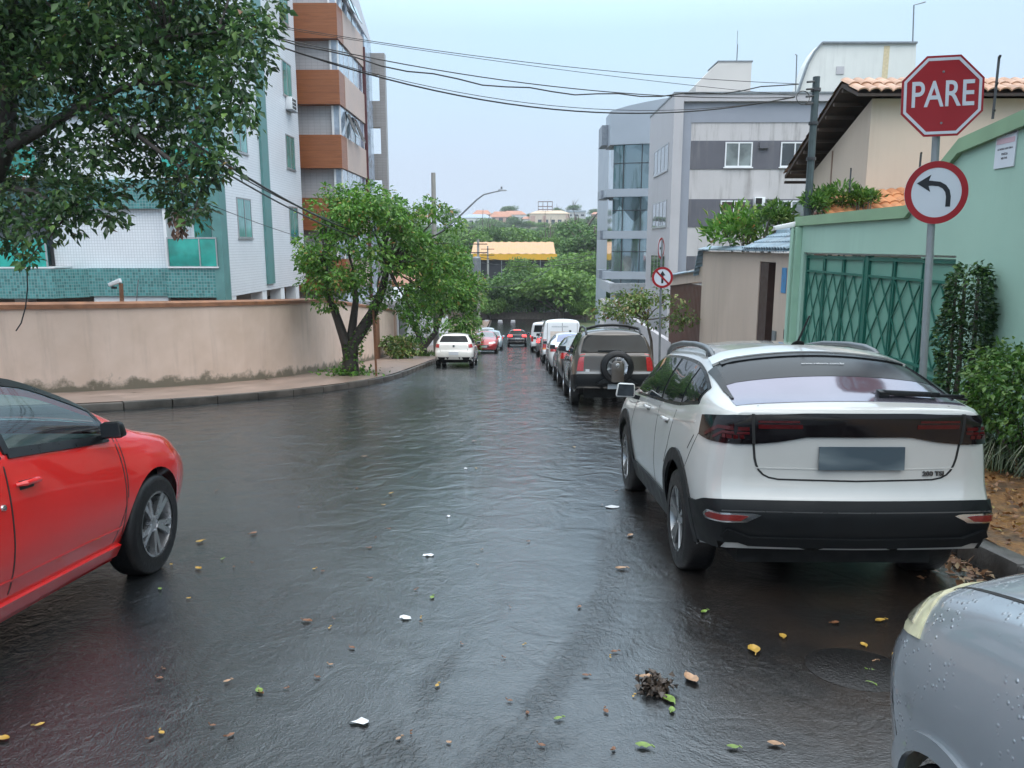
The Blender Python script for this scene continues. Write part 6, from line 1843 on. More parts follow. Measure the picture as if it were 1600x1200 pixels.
def left_trees():
    # big tree with the forked trunk on the corner
    b = Vector((-5.35, 24.0, road_z(24) + .14)); Y = 24.0
    f = at(566, 505, Y)
    l1 = [b + V3(0, 0, -.1), b + V3(.02, 0, .55), b + V3(.10, .05, 1.0), at(582, 490, Y + .1), at(598, 450, Y + .2), at(606, 415, Y + .3)]
    l2 = [b + V3(-.02, 0, .5), b + V3(-.10, 0, 1.0), at(528, 500, Y - .1), at(511, 455, Y - .2), at(508, 400, Y - .3)]
    l3 = [b + V3(.0, 0, .7), b + V3(.06, .1, 1.3), at(556, 470, Y + .4), at(552, 420, Y + .5)]
    c = at(592, 395, Y)
    extra = [tuple(at(*p)) for p in ((492, 400, 23.4), (480, 380, 23.6), (505, 325, 24), (520, 300, 24.2), (545, 295, 24), (500, 450, 23.5), (512, 470, 23.6), (525, 440, 23.3), (660, 440, 24.2), (690, 420, 24.4), (680, 470, 24), (640, 480, 23.8), (710, 350, 24.6), (715, 400, 24.8), (690, 330, 24.6), (700, 450, 24.2), (660, 500, 23.9), (670, 320, 24.4), (490, 440, 23.2), (482, 410, 23.5), (655, 520, 24), (610, 335, 24.5), (640, 330, 24.6), (575, 300, 24.2), (700, 380, 25), (560, 450, 23.2), (590, 470, 23.3), (625, 455, 23.2))]
    street_tree("street_tree", "broad green street tree with forked dark trunk on the left corner", b, [(l1, [.30, .24, .20, .17, .13, .08]), (l2, [.18, .16, .13, .10, .06]), (l3, [.16, .14, .10, .06])],
                (c, 2.25, 1.9, 1.95, extra), 52, .49, 820, .14, M_leaf_street, 11, ivy=420)
    # leaves of ground cover at its foot
    r = np.random.default_rng(3); n = 420
    P = np.stack([b.x - .1 + r.normal(0, .42, n), b.y - .1 + r.normal(0, .3, n), np.full(n, b.z + .05) + r.random(n) * .14], 1)
    o = leaf_mesh("ground_cover", P, np.tile([0, -.3, .5], (n, 1)), .12, M_leaf_street, None, (0, 0, 0), seed=4); o['kind'] = 'stuff'
    # second, smaller tree
    b = Vector((-5.15, 41.0, road_z(41) + .14)); Y = 41
    l1 = [b, b + V3(.05, 0, .5), at(680, 520, Y), at(690, 490, Y), at(697, 450, Y)]
    l2 = [b + V3(0, 0, .4), at(652, 520, Y), at(640, 495, Y), at(632, 450, Y)]
    c = at(690, 455, Y)
    ex = [tuple(at(*p)) for p in ((728, 500, 40.5), (740, 480, 40.8), (718, 520, 40.2), (650, 450, 41), (735, 440, 41.5), (715, 395, 42), (640, 490, 40.5), (722, 470, 40), (708, 415, 41))]
    street_tree("street_tree", "smaller bright street tree with v shaped trunk behind the white hatchback", b, [(l1, [.22, .18, .14, .10, .06]), (l2, [.15, .12, .09, .05])], (c, 1.75, 1.9, 2.0, ex), 40, .66, 420, .2, M_leaf_street, 23)
    # grass tuft at its foot
    r = np.random.default_rng(8); n = 160
    P = np.stack([b.x + r.normal(0, .35, n), b.y - .3 + r.normal(0, .25, n), np.full(n, b.z)], 1)
    o = leaf_mesh("weeds", P, np.tile([0, -.2, 1.2], (n, 1)), .3, M_leaf_bright, None, (0, 0, 0), aspect=.14, droop=-.3, seed=5); o['kind'] = 'stuff'
    # shrubs along the left walls
    for k, (px, py, Y, w, h, lab) in enumerate(((628, 545, 37.5, .8, .5, "low pale grassy shrub by the end of the beige wall"), (722, 530, 50, 1.3, 1.6, "dense green shrub behind the parked red saloon"), (706, 470, 60, 2.0, 2.6, "tall yellow green tree past the second street tree"))):
        p = at(px, py, Y); base = Vector((p.x, Y, road_z(Y) + .1))
        T = thing("shrub", lab, "shrub", base)
        C = crown_points((p.x, Y, p.z), w, w, h, 14, 60 + k, inner=.2)
        P, Nn = clump_leaves(C, [.5 * w + .1] * 14, 300 / (w * w), 70 + k)
        leaf_mesh("foliage", P, Nn, .2 + .04 * k, (M_leaf_yellow, M_leaf_street, M_leaf_yellow)[k], T, base, seed=k)
        sb = MB()
        for c in C[::2]: limb(sb, base, c, .03, .01, k)
        sb.build("stem", M_bark2, T)
left_trees()

def canopy_tree():
    """the dark tree that overhangs from the upper left"""
    base = Vector((-11.2, 15.0, road_z(15) + .1)); Y = 13.2
    t = [base, base + V3(.1, -.1, 1.5), at(-60, 400, 14.2), at(-20, 300, 13.6), at(5, 235, 13.2), at(15, 120, 13.2), at(20, 0, 13.4)]
    br = [([at(5, 235, 13.2), at(60, 205, 12.8), at(130, 165, 12.3), at(210, 130, 12)], [.12, .09, .06, .03]),
          ([at(10, 140, 13.2), at(60, 110, 13), at(150, 80, 12.6), at(260, 60, 12.2), at(340, 50, 12)], [.10, .08, .06, .04, .02]),
          ([at(-5, 290, 13.5), at(50, 300, 13), at(110, 330, 12.6)], [.07, .05, .02]),
          ([at(130, 165, 12.3), at(200, 200, 12), at(280, 260, 11.8), at(315, 305, 11.8)], [.05, .04, .03, .015]),
          ([at(210, 130, 12), at(290, 130, 12), at(370, 150, 12.2)], [.04, .03, .012])]
    r = random.Random(5)
    C = []
    #  clumps: (px, py, radius m)
    spots = [(30, 20, 1.0), (90, 40, .9), (160, 20, .9), (230, 30, .9), (300, 20, .8), (360, 30, .6), (395, 60, .42), (410, 20, .42), (405, 95, .3), (340, 80, .6), (280, 90, .8), (220, 90, .6), (150, 100, .7),
             (365, 120, .5), (320, 140, .6), (260, 150, .6), (375, 165, .3), (390, 195, .22), (335, 190, .42), (290, 200, .6), (230, 190, .6), (180, 170, .5), (60, 60, .7), (130, 60, .6), (-20, 60, 1.0),
             (320, 240, .42), (350, 255, .3), (265, 245, .5), (300, 280, .34), (330, 268, .26), (255, 280, .42), (268, 305, .34), (300, 345, .22), (288, 325, .28), (315, 325, .2), (210, 235, .42), (160, 230, .5), (120, 250, .6), (175, 290, .34),
             (30, 270, .5), (70, 290, .55), (110, 310, .5), (150, 320, .4), (178, 340, .25), (20, 330, .5), (60, 350, .45), (100, 345, .4), (30, 385, .28), (45, 405, .2), (5, 380, .3), (-30, 330, .6), (20, 215, .35), (75, 230, .45), (150, 150, .5), (100, 175, .42), (50, 130, .5), (20, 170, .4), (90, 110, .6), (-50, 200, .9), (-60, 100, 1.0), (-70, 0, 1.1), (60, -30, 1.0), (180, -40, 1.0), (300, -40, .9)]
    rad = []
    for px, py, q in spots:
        Yk = Y - 1.2 * max(0, min(1, px / 300)) + r.uniform(-.8, .8)
        C.append(tuple(at(px, py, Yk))); rad.append(q * .98)
    up = random.Random(17)      # the crown goes on above the picture
    for k in range(34):
        px, py = up.uniform(-420, 430), up.uniform(-620, -70)
        if px > 300 and py < -300: continue
        C.append(tuple(at(px, py, Y + up.uniform(-2.4, 1.2)))); rad.append(up.uniform(.75, 1.15))
    T = thing("overhanging_tree", "dark leafy tree overhanging the street from the upper left", "tree", base)
    b = MB(); b.tube(t, [.30, .27, .22, .19, .17, .13, .08], 10)
    for p, q in br: b.tube(p, q, 7)
    tips = [Vector(x) for p, q in br for x in p] + [Vector(x) for x in t[3:]]
    for k, c in enumerate(C):
        c = Vector(c); n = min(tips, key=lambda q: (q - c).length)
        if (n - c).length > .35: limb(b, n, c, .022, .007, 900 + k)
    b.build("trunk", M_bark, T, smooth=60)
    P, Nn = clump_leaves(C[:60], rad[:60], 900, 77, flat=.85, shell=.2)
    P2, N2 = clump_leaves(C[60:], rad[60:], 420, 78, flat=.85, shell=.2)
    P, Nn = np.concatenate([P, P2]), np.concatenate([Nn, N2])
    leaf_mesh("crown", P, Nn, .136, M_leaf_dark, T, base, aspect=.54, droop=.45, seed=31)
    # dead twig bunch hanging in it
    p = at(278, 335, 11.8)
    rb = np.random.default_rng(2); nb = 70
    leaf_mesh("dry_leaf_bunch", np.stack([p.x + rb.normal(0, .05, nb), p.y + rb.normal(0, .05, nb), p.z - rb.random(nb) * .3], 1), np.tile([0, 0, -.6], (nb, 1)), .10, mat("dry_brown_leaf", (.20, .12, .085), .8, .4, 20), T, base, aspect=.5, droop=.6, seed=6)
    # loose cable end that hangs from it
    a = at(42, 420, 12.4)
    pts = [a, at(43, 450, 12.4), at(40, 480, 12.4), at(33, 505, 12.4), at(25, 517, 12.4)]
    tag(MB().tube(pts, .010, 6).build("hanging_cable", M_trim, origin=a), "loose black cable end hanging in front of the beige wall", "cable")
canopy_tree()

def added_kerb_tree():
    # unseen tree, added to shade the parked cars and darken the wet road
    base = Vector((5.0, 2.6, road_z(2.6) + .15))
    t = [base, base + V3(-.1, .1, 1.6), base + V3(-.25, .3, 3.2), base + V3(-.6, .9, 4.8), base + V3(-.8, 1.4, 6.4)]
    r = random.Random(71); C, rad = [], []
    while len(C) < 52:
        x, y, z = r.uniform(1.0, 8.2), r.uniform(-1.5, 8.2), r.uniform(4.6, 8.4)
        if ((x - 4.6) / 3.6) ** 2 + ((y - 3.4) / 4.9) ** 2 + ((z - 6.4) / 2.1) ** 2 > 1: continue
        if z - .9 < CAM_Z + max(y, .5) * .36: z += .9
        C.append((x, y, z)); rad.append(r.uniform(.6, .95))
    T = thing("added_kerb_tree", "leafy street tree on the right pavement whose crown hangs over the parked cars", "tree", base)
    b = MB(); b.tube(t, [.20, .17, .15, .12, .06], 10)
    for k, c in enumerate(C[::2]): limb(b, t[2 + k % 3], c, .05, .012, 300 + k)
    b.build("trunk", M_bark, T, smooth=60)
    P, Nn = clump_leaves(C, rad, 330, 83, flat=.8, shell=.2)
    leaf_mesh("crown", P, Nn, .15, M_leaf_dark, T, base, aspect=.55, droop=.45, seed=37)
added_kerb_tree()

def right_plants():
    # clipped column of creeper on the green wall
    base = Vector((WX - .28, 9.35, road_z(9.35) + .15))
    top = 1.42
    T = thing("columnar_hedge", "tall clipped dark green hedge column against the mint wall", "hedge", base)
    r = np.random.default_rng(12); n = 5200
    zc = base.z + r.random(n) * (top - base.z); a = r.uniform(0, 2 * math.pi, n)
    wob = 1 + .16 * np.sin(zc * 5 + a * 2) + .1 * np.sin(zc * 11 + a * 3); k = (.60 + .40 * r.random(n) ** .5) * wob
    ex = np.clip((top - zc) / .14, .62, 1)
    P = np.stack([base.x + np.cos(a) * .27 * k * ex, base.y + np.sin(a) * .27 * k * ex, zc + r.normal(0, .02, n)], 1)
    Nn = np.stack([np.cos(a), np.sin(a), np.full(n, .25)], 1)
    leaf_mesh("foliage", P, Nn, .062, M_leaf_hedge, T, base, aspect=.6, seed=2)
    b = MB()
    for k in range(5):
        p = base + V3(.12 * math.cos(k * 1.3), .14 * math.sin(k * 1.3), 0)
        b.tube([p, p + V3(.02, .02, 1.0), p + V3(-.01, .03, top - base.z - .15)], [.03, .025, .012], 6)
    b.build("stem", M_bark2, T)
    # bright bush beside it
    base = Vector((5.25, 7.5, road_z(7.5) + .15))
    T = thing("bush", "bright green leafy bush on the pavement right of the white crossover", "bush", base)
    C = [tuple(at_x(px, py, x)) for px, py, x in ((1545, 600, 4.95), (1585, 580, 5.2), (1600, 620, 5.1), (1560, 640, 5.0), (1535, 640, 4.9), (1590, 660, 5.05), (1620, 570, 5.3), (1640, 620, 5.3), (1575, 560, 5.35), (1550, 570, 5.2), (1610, 690, 5.2), (1660, 660, 5.3), (1530, 660, 5.2), (1700, 610, 5.4), (1700, 680, 5.4))]
    P, Nn = clump_leaves(C, [.26] * len(C), 3600, 5, flat=.9, shell=.2)
    leaf_mesh("foliage", P, Nn, .075, M_leaf_bright, T, base, aspect=.5, seed=9)
    b = MB()
    for k, c in enumerate(C): limb(b, base + V3(random.uniform(-.1, .1), random.uniform(-.1, .1), 0), c, .018, .006, k)
    b.build("stem", M_bark2, T)
    # strap-leaved tufts along the foot of the wall
    spots = [(5.2, 8.4), (5.05, 7.9), (5.15, 7.3), (5.0, 6.8), (5.2, 6.3), (5.05, 5.9), (5.2, 5.4)]
    r = np.random.default_rng(6)
    labs = ["arching grassy clump farthest up the wall, under the hedge column", "arching grassy clump second from the hedge column", "arching grassy clump under the left part of the bright bush", "arching grassy clump under the middle of the bright bush", "arching grassy clump under the right part of the bright bush", "arching grassy clump past the bush near the photo edge", "arching grassy clump nearest the camera by the wall"]
    for k, (x, y) in enumerate(spots):
        base = Vector((x, y, road_z(y) + .15)); T = thing("liriope_clump", labs[k], "grass clump", base, group="grassy clumps along the mint wall")
        vv, ff = [], []
        for i in range(130):
            a = r.uniform(0, 2 * math.pi); L = r.uniform(.28, .5); w = r.uniform(.005, .009); o = np.array([r.normal(0, .07), r.normal(0, .09), 0])
            d = np.array([math.cos(a), math.sin(a), 0]); s = np.array([-d[1], d[0], 0]) * w
            pr = [(0, 0), (.22, .55), (.55, .80), (.95, .52), (1.15, .25)]; j = len(vv)
            for q, (h, z) in enumerate(pr):
                p = o + d * h * L * .75 + np.array([0, 0, z * L]); ww = s * (1 - .2 * q)
                vv += [tuple(p - ww + np.array(base)), tuple(p + ww + np.array(base))]
            ff += [(j + 2 * q, j + 2 * q + 1, j + 2 * q + 3, j + 2 * q + 2) for q in range(4)]
        b = MB(); b.v, b.f = vv, ff
        b.build("blades", leafmat("liriope_blade", [(0, (.035, .07, .028)), (.5, (.075, .12, .05)), (.85, (.17, .20, .11)), (1, (.30, .30, .19))], .4, .2), T, smooth=60)
    # shrub above the blue coping (frangipani-like)
    for k, (px, py, Y, w, h, lab, m) in enumerate(((1160, 362, 21.5, 1.05, .55, "leafy green shrub rising behind the blue coping tiles", M_leaf_street), (1212, 345, 20, .5, .42, "fresh green shrub top left of the security camera", M_leaf_bright),
                                                   (1300, 312, 16.6, .55, .22, "row of young green plants above the olive coping", M_leaf_bright), (1275, 320, 16.4, .3, .16, "small potted plant beside the dark utility pole", M_leaf_bright), (1350, 312, 16.4, .25, .14, "little green plant in front of the orange gutter", M_leaf_bright))):
        p = at(px, py, Y); base = Vector((p.x, Y, max(road_z(Y), p.z - 2.2)))
        T = thing("shrub", lab, "shrub", base)
        C = crown_points(tuple(p), w, w * .8, h, 22 if k == 0 else 12, 160 + k, inner=.3)
        P, Nn = clump_leaves(C, [.36 * w + .06] * len(C), (240 if k < 2 else 340) / max(.16, w * w), 170 + k)
        leaf_mesh("foliage", P, Nn + np.array([0, 0, .8]), (.24, .18, .14, .12, .12)[k], m, T, base, aspect=.32, droop=-.1, seed=40 + k)
        sb = MB()
        for c in C[::2]: limb(sb, base, c, .03, .01, k)
        sb.build("stem", M_bark2, T)
    # small tree on the right pavement, behind the brown wagon
    b = Vector((4.35, 25.0, road_z(25) + .15)); Y = 25.0
    t = [b + V3(0, 0, -.1), b + V3(.02, 0, .5), b + V3(-.03, 0, 1.1), at(1010, 500, Y)]
    ex = [tuple(at(*p)) for p in ((950, 480, 24.5), (935, 488, 24.6), (970, 460, 25), (1000, 455, 25), (1040, 470, 24.6), (1065, 490, 24.4), (1080, 500, 24.2), (1020, 500, 24.4), (985, 495, 24.6), (1050, 505, 24.4), (1000, 480, 24.8))]
    street_tree("small_tree", "small yellowish tree with thin trunk behind the no straight sign", b, [(t, [.06, .05, .045, .04])], (at(1010, 485, Y), 1.25, 1.0, .55, ex), 16, .34, 620, .125, M_leaf_yellow, 51, bark=M_bark2, r_limb=.025)
right_plants()

# ---- trees at the bottom of the street and on the far side of the dip
def crown_mesh(seed, n_cl, per, size, m, shape=(1, 1, .72)):
    C = crown_points((0, 0, .62), .80 * shape[0], .80 * shape[1], .55 * shape[2], n_cl, seed, inner=.35)
    P, Nn = clump_leaves(C, [random.Random(seed * 100 + k).uniform(.20, .36) for k in range(n_cl)], per, seed, flat=.7, shell=.5)
    return P, Nn, C
def far_trees():
    protos = []
    for k in range(5):
        P, Nn, C = crown_mesh(200 + k, 30, 1500, .075, None, ((1, 1, .8), (1.15, 1.1, .62), (.85, .9, 1.0), (1.2, 1.2, .5), (1, 1, .7))[k])
        protos.append((P, Nn, C))
    cache = {}
    def place(px, py_top, Y, wid_px, lab, m, k, ground=None, squash=1.0, group=None, name="tree"):
        r = at(px, py_top, Y); w = wid_px / FOC * Y * 1.0
        g = hill_z(r.x, Y) if ground is None else ground
        R_ = w / 2 / 1.02; H = max(1.4, r.z - g)
        T = thing(name, lab, "tree", (r.x, Y, g), (0, 0, random.uniform(0, 6.28)), group=group, world_parts=False)
        key = (k, m.name)
        if key not in cache:
            P, Nn, C = protos[k]
            o = leaf_mesh("crown", P, Nn, .085, m, T, (0, 0, 0), aspect=.75, seed=k)
            b = MB(); b.tube([(0, 0, -.9), (.02, 0, -.2), (.0, .02, .3), (0, 0, .7)], [.075, .06, .05, .02], 8)
            for q in C[::3]: limb(b, (0, .01, .1), q, .03, .008, k)
            tr = b.build("trunk", M_bark2, T, smooth=60)
            cache[key] = (o, tr)
        else:
            o, tr = cache[key]; o = o.copy(); COL.objects.link(o); o.parent = T
            tr = tr.copy(); COL.objects.link(tr); tr.parent = T
        zc = R_ * squash
        for c in (o, tr):
            c.scale = (R_, R_, zc); c.location = (0, 0, max(H - 1.28 * zc, .15))
        if H - 1.28 * zc > .9 * zc: tr.scale = (R_, R_, (H - 1.28 * zc) / .9)
        return T
    # round-headed trees at the T-junction
    place(877, 405, 112, 165, "wide round headed dark tree at the right end of the street", M_leaf_far2, 1, squash=.85)
    place(783, 415, 116, 125, "bright green round tree in the middle at the foot of the street", M_leaf_far, 0, squash=.9)
    place(740, 450, 98, 60, "small tree behind the concrete pole at the foot of the street", M_leaf_far2, 2, squash=1.1)
    place(905, 385, 140, 110, "bushy tree behind the wide round headed tree", M_leaf_far2, 0, squash=.9)
    place(820, 400, 140, 80, "light green tree behind the middle of the street end", M_leaf_far2, 2, squash=1.0)
    place(930, 350, 165, 120, "tall spreading tree against the office block", M_leaf_far, 1, squash=.8)
    place(705, 395, 120, 110, "dark green tree left of the yellow roof", M_leaf_far, 2, squash=1.1)
    place(720, 345, 190, 110, "pale green tree crown up and left of the yellow roof", M_leaf_far2, 0, squash=.9)
    place(803, 345, 215, 130, "feathery light tree right behind the yellow roof", M_leaf_far2, 1, squash=.75)
    place(900, 335, 200, 130, "broad tree above the right end of the yellow roof", M_leaf_far, 3, squash=.7)
    place(765, 352, 210, 70, "dull green tree between the pale crown and the feathery tree", M_leaf_far, 2, squash=1.0)
    place(860, 368, 185, 60, "thin tree in front of the yellow roof's right half", M_leaf_far2, 2, squash=1.0)
    place(660, 380, 130, 110, "tall green tree seen behind the two street trees", M_leaf_far, 0, squash=1.0)
    for px, py, Y, w, lab in ((765, 458, 113, 70, "low bush by the left posts of the end wall"), (800, 452, 115, 80, "dense bush behind the middle of the end wall"), (836, 456, 114.5, 70, "dense bush right of the middle of the end wall"), (880, 455, 115, 90, "dense bush under the wide round headed tree"), (722, 455, 105, 60, "green bush left of the end wall"), (915, 462, 110, 60, "small bush at the right end of the end wall")):
        place(px, py, Y, w, lab, (M_leaf_far, M_leaf_far2)[int(px) % 2], int(px) % 5, squash=1.0, name="bush")
    # wood on the far slope
    rr = random.Random(44); n = 0
    rows = [(150, 420, 95), (175, 402, 90), (250, 392, 75), (310, 382, 60), (380, 374, 50), (450, 367, 42), (520, 362, 36)]
    for Y, py, w in rows:
        x = 560
        while x < 1130:
            if not (Y < 200 and 720 < x < 880):
                place(x + rr.uniform(-6, 6), py + rr.uniform(-7, 5), Y + rr.uniform(-10, 10), w * rr.uniform(.8, 1.3), "green tree crown in the wood on the far slope", (M_leaf_far, M_leaf_far2)[rr.random() < .45], rr.randrange(5), squash=rr.uniform(.7, .95), group="trees of the far wood"); n += 1
            x += w * rr.uniform(.55, .8)
    # crowns on the skyline
    for px, py, w, lab in ((663, 322, 30, "dark crown on the skyline above the street trees"), (703, 324, 36, "dark crown on the skyline left of the tiled houses"), (795, 319, 34, "round dark crown on the skyline above the red roofs"), (775, 330, 22, "low crown on the skyline left of the round one"), (872, 324, 24, "small crown on the skyline just right of the rooftop frame"), (896, 318, 28, "round crown on the skyline right of the small one"), (930, 324, 30, "pale crown on the skyline beside the office block"), (833, 331, 22, "low crown on the skyline left of the rooftop frame")):
        place(px, py, 640, w, lab, M_leaf_far, rr.randrange(5), squash=.75)
    for k in range(30):
        place(560 + k * 19 + rr.uniform(-6, 6), 337 + rr.uniform(-2, 4), 680, 26, "distant crown on the ridge behind the hilltop houses", M_leaf_far, rr.randrange(5), squash=.7, group="trees along the ridge")
far_trees()
# ================================================================== buildings beyond the dip
def far_house(px0, px1, py_top, py_bot, Y, label, wall, roof, roof_h=.3, kind="house", flat=False, depth=10, windows=0):
    a, b = at(px0, py_top, Y), at(px1, py_bot, Y)
    zg = hill_z((a.x + b.x) / 2, Y) - 3
    T = thing(kind, label, "house", ((a.x + b.x) / 2, Y, zg), group="houses on the far ridge")
    h = a.z - b.z; ze = a.z - h * roof_h
    MB().box(a.x, b.x, Y, Y + depth, zg, ze).build("wall", wall, T)
    e = .5
    if flat: MB().box(a.x - e, b.x + e, Y - e, Y + depth + e, ze + .01, a.z).build("roof", roof, T)
    else:
        m = (a.x + b.x) / 2
        MB().add([(a.x - e, Y - e, ze + .01), (b.x + e, Y - e, ze + .01), (b.x + e, Y + depth + e, ze + .01), (a.x - e, Y + depth + e, ze + .01), (a.x + (b.x - a.x) * .2, Y + depth / 2, a.z), (b.x - (b.x - a.x) * .2, Y + depth / 2, a.z)],
                 [(0, 1, 5, 4), (1, 2, 5), (2, 3, 4, 5), (3, 0, 4), (3, 2, 1, 0)]).build("roof", roof, T)
    for k in range(windows):
        x = a.x + (b.x - a.x) * (k + .5) / windows; w = (b.x - a.x) / windows * .28
        MB().box(x - w, x + w, Y - .06, Y - .005, b.z + h * .12, b.z + h * .42).build("window", M_darkglass, T)
    return T
def far_buildings():
    cl = mat("far_clay_roof", (.42, .20, .13), .7, .2, .3); cr_ = mat("far_cream_wall", (.60, .50, .40), .7, .1, .3)
    wh = mat("far_white_wall", (.62, .62, .62), .7, .1, .3); pk = mat("far_pink_wall", (.46, .30, .25), .7, .15, .3); bl = mat("far_blue_roof", (.28, .34, .40), .6, .1, .3)
    far_house(722, 768, 334, 352, 560, "low white building with blue roof on the far left of the ridge", wh, bl, .35, windows=5, depth=14)
    far_house(738, 768, 328, 342, 600, "orange roofed house above the blue roofed building", cr_, cl, .5, windows=2)
    far_house(765, 800, 330, 348, 580, "red roofed house in the middle of the ridge", pk, cl, .5, windows=3)
    far_house(784, 822, 329, 347, 590, "house with long red roof left of the cream block", wh, cl, .35, windows=4)
    far_house(816, 832, 338, 352, 560, "small white house beside the cream apartment block", wh, cl, .3, windows=2)
    T = far_house(828, 890, 328, 354, 550, "cream and brick apartment block with balconies on the ridge", cr_, mat("far_beige_roof", (.55, .42, .30), .7, .1, .3), .22, "apartment_block", windows=6, depth=16)
    a, b = at(829, 337, 549.8), at(836, 354, 549.8); MB().box(a.x, b.x, 549.5, 549.95, b.z, a.z).build("brick_bay", pk, T)
    a, b = at(848, 337, 549.8), at(853, 354, 549.8); MB().box(a.x, b.x, 549.5, 549.95, b.z, a.z).build("brick_bay", pk, T)
    a, b = at(884, 336, 549.8), at(889, 350, 549.8); MB().box(a.x, b.x, 549.5, 549.95, b.z, a.z).build("brick_bay", pk, T)
    # rooftop frame
    g = MB(); z0, z1 = at(841, 330, 556).z, at(841, 315, 556).z; xa, xb = at(841, 320, 556).x, at(863, 320, 556).x
    for x in np.linspace(xa, xb, 4):
        for y in (554, 560): g.box(x - .12, x + .12, y - .12, y + .12, z0, z1)
    for z in (z1, (z0 + z1) / 2, z0 + 1.2): g.box(xa - .2, xb + .2, 553.85, 554.15, z - .15, z + .15).box(xa - .2, xb + .2, 559.85, 560.15, z - .15, z + .15)
    g.build("rooftop_frame", mat("far_brown_frame", (.16, .11, .10), .7), T)
    far_house(886, 915, 329, 339, 600, "grey block on the skyline right of the cream block", mat("far_grey_wall", (.40, .40, .41), .7, .1, .3), bl, .2, flat=True, windows=3)
    far_house(925, 944, 331, 340, 610, "pinkish house on the skyline next to the office block", pk, cl, .4, windows=2)
    far_house(640, 672, 335, 346, 600, "pale house on the ridge above the street trees", wh, cl, .4, windows=3)
    # market hall with the yellow roof
    Y = 152; L = lambda px, py, y=Y: at(px, py, y)
    T = thing("market_hall", "low hall with a wide pale orange roof and yellow fascia across the dip", "building", (L(800, 420).x, Y, hill_z(0, Y)))
    x0, x1 = L(736, 400).x, L(868, 400).x; zt, zf, ze = L(800, 376, 158).z, L(800, 397).z, L(800, 406).z
    roof = mat("pale_orange_sheet", (.50, .27, .12), .5, .12, .4)
    b = MB(); n = 10
    for k in range(n):
        xa, xb = x0 + (x1 - x0) * k / n, x0 + (x1 - x0) * (k + 1) / n; xm = (xa + xb) / 2
        b.add([(xa, Y, zf), (xm, Y, zf + .12), (xb, Y, zf), (xa, Y + 10, zt - .3), (xm, Y + 10, zt - .18), (xb, Y + 10, zt - .3)], [(0, 1, 4, 3), (1, 2, 5, 4)])
    b.build("roof", roof, T)
    MB().box(x0 + .4, x1 + .3, Y - .15, Y - .002, ze, zf).build("fascia", mat("yellow_fascia", (.70, .38, .03), .5, .1), T)
    MB().box(x0 + 1, x1 - 1, Y + .8, Y + 9.5, hill_z(0, Y) - 1, ze).build("dark_interior", mat("shop_dark", (.03, .03, .04), .7), T)
    po = MB()
    for x in np.linspace(x0 + .8, x1 - .5, 7): po.box(x, x + .18, Y - .1, Y + .08, hill_z(0, Y) - 1, ze)
    po.build("column_row", M_galv, T)
    # boundary at the end of the street: low wall, fence posts
    Y = 113.5; z = road_z(112)
    T = thing("end_wall", "low brownish stone wall with pale posts closing the end of the street", "wall", (0, Y, z))
    MB().box(-14, 14, Y, Y + .4, z - .5, z + 1.0).build("wall", mat("brown_stone_wall", (.17, .13, .105), .7, .4, 3, bmp=.3, bscale=10), T)
    for x in np.arange(-12, 13, 2.6): MB().box(x, x + .16, Y + .1, Y + .25, z + 1.002, z + 2.0).build("post", M_concside, T)
    rl = MB()
    for h in (1.25, 1.6, 1.9): rl.bar((-12, Y + .17, z + h), (13, Y + .17, z + h), .03)
    rl.build("wire", M_steel, T)
    for k, (x, lab) in enumerate(((-4.9, "left"), (-3.0, "middle"), (-1.2, "right"))):
        tag(MB().prism([(x, 107.5, road_z(107)), (x + .7, 107.5, road_z(107)), (x + .62, 107.5, road_z(107) + .38), (x + .08, 107.5, road_z(107) + .38)], (0, .5, 0)).build("concrete_block", M_concside, origin=(x, 107.5, road_z(107)), bevel=.03), "%s one of three pale concrete blocks at the bottom of the street" % lab, "block", "concrete blocks at the street end")
    # right end wall with gate beside the annex
    T = thing("boundary_wall", "grey boundary wall between the small tree and the white annex", "wall", (5.9, 48, road_z(48)))
    MB().box(5.75, 5.95, 29, 52, road_z(52) - .5, road_z(30) + 1.2).build("wall", M_concside, T)
    MB().box(5.72, 5.748, 38, 44, road_z(44), road_z(40) + 1.9).build("gate", mat("dark_grey_metal", (.1, .105, .11), .5), T)
far_buildings()

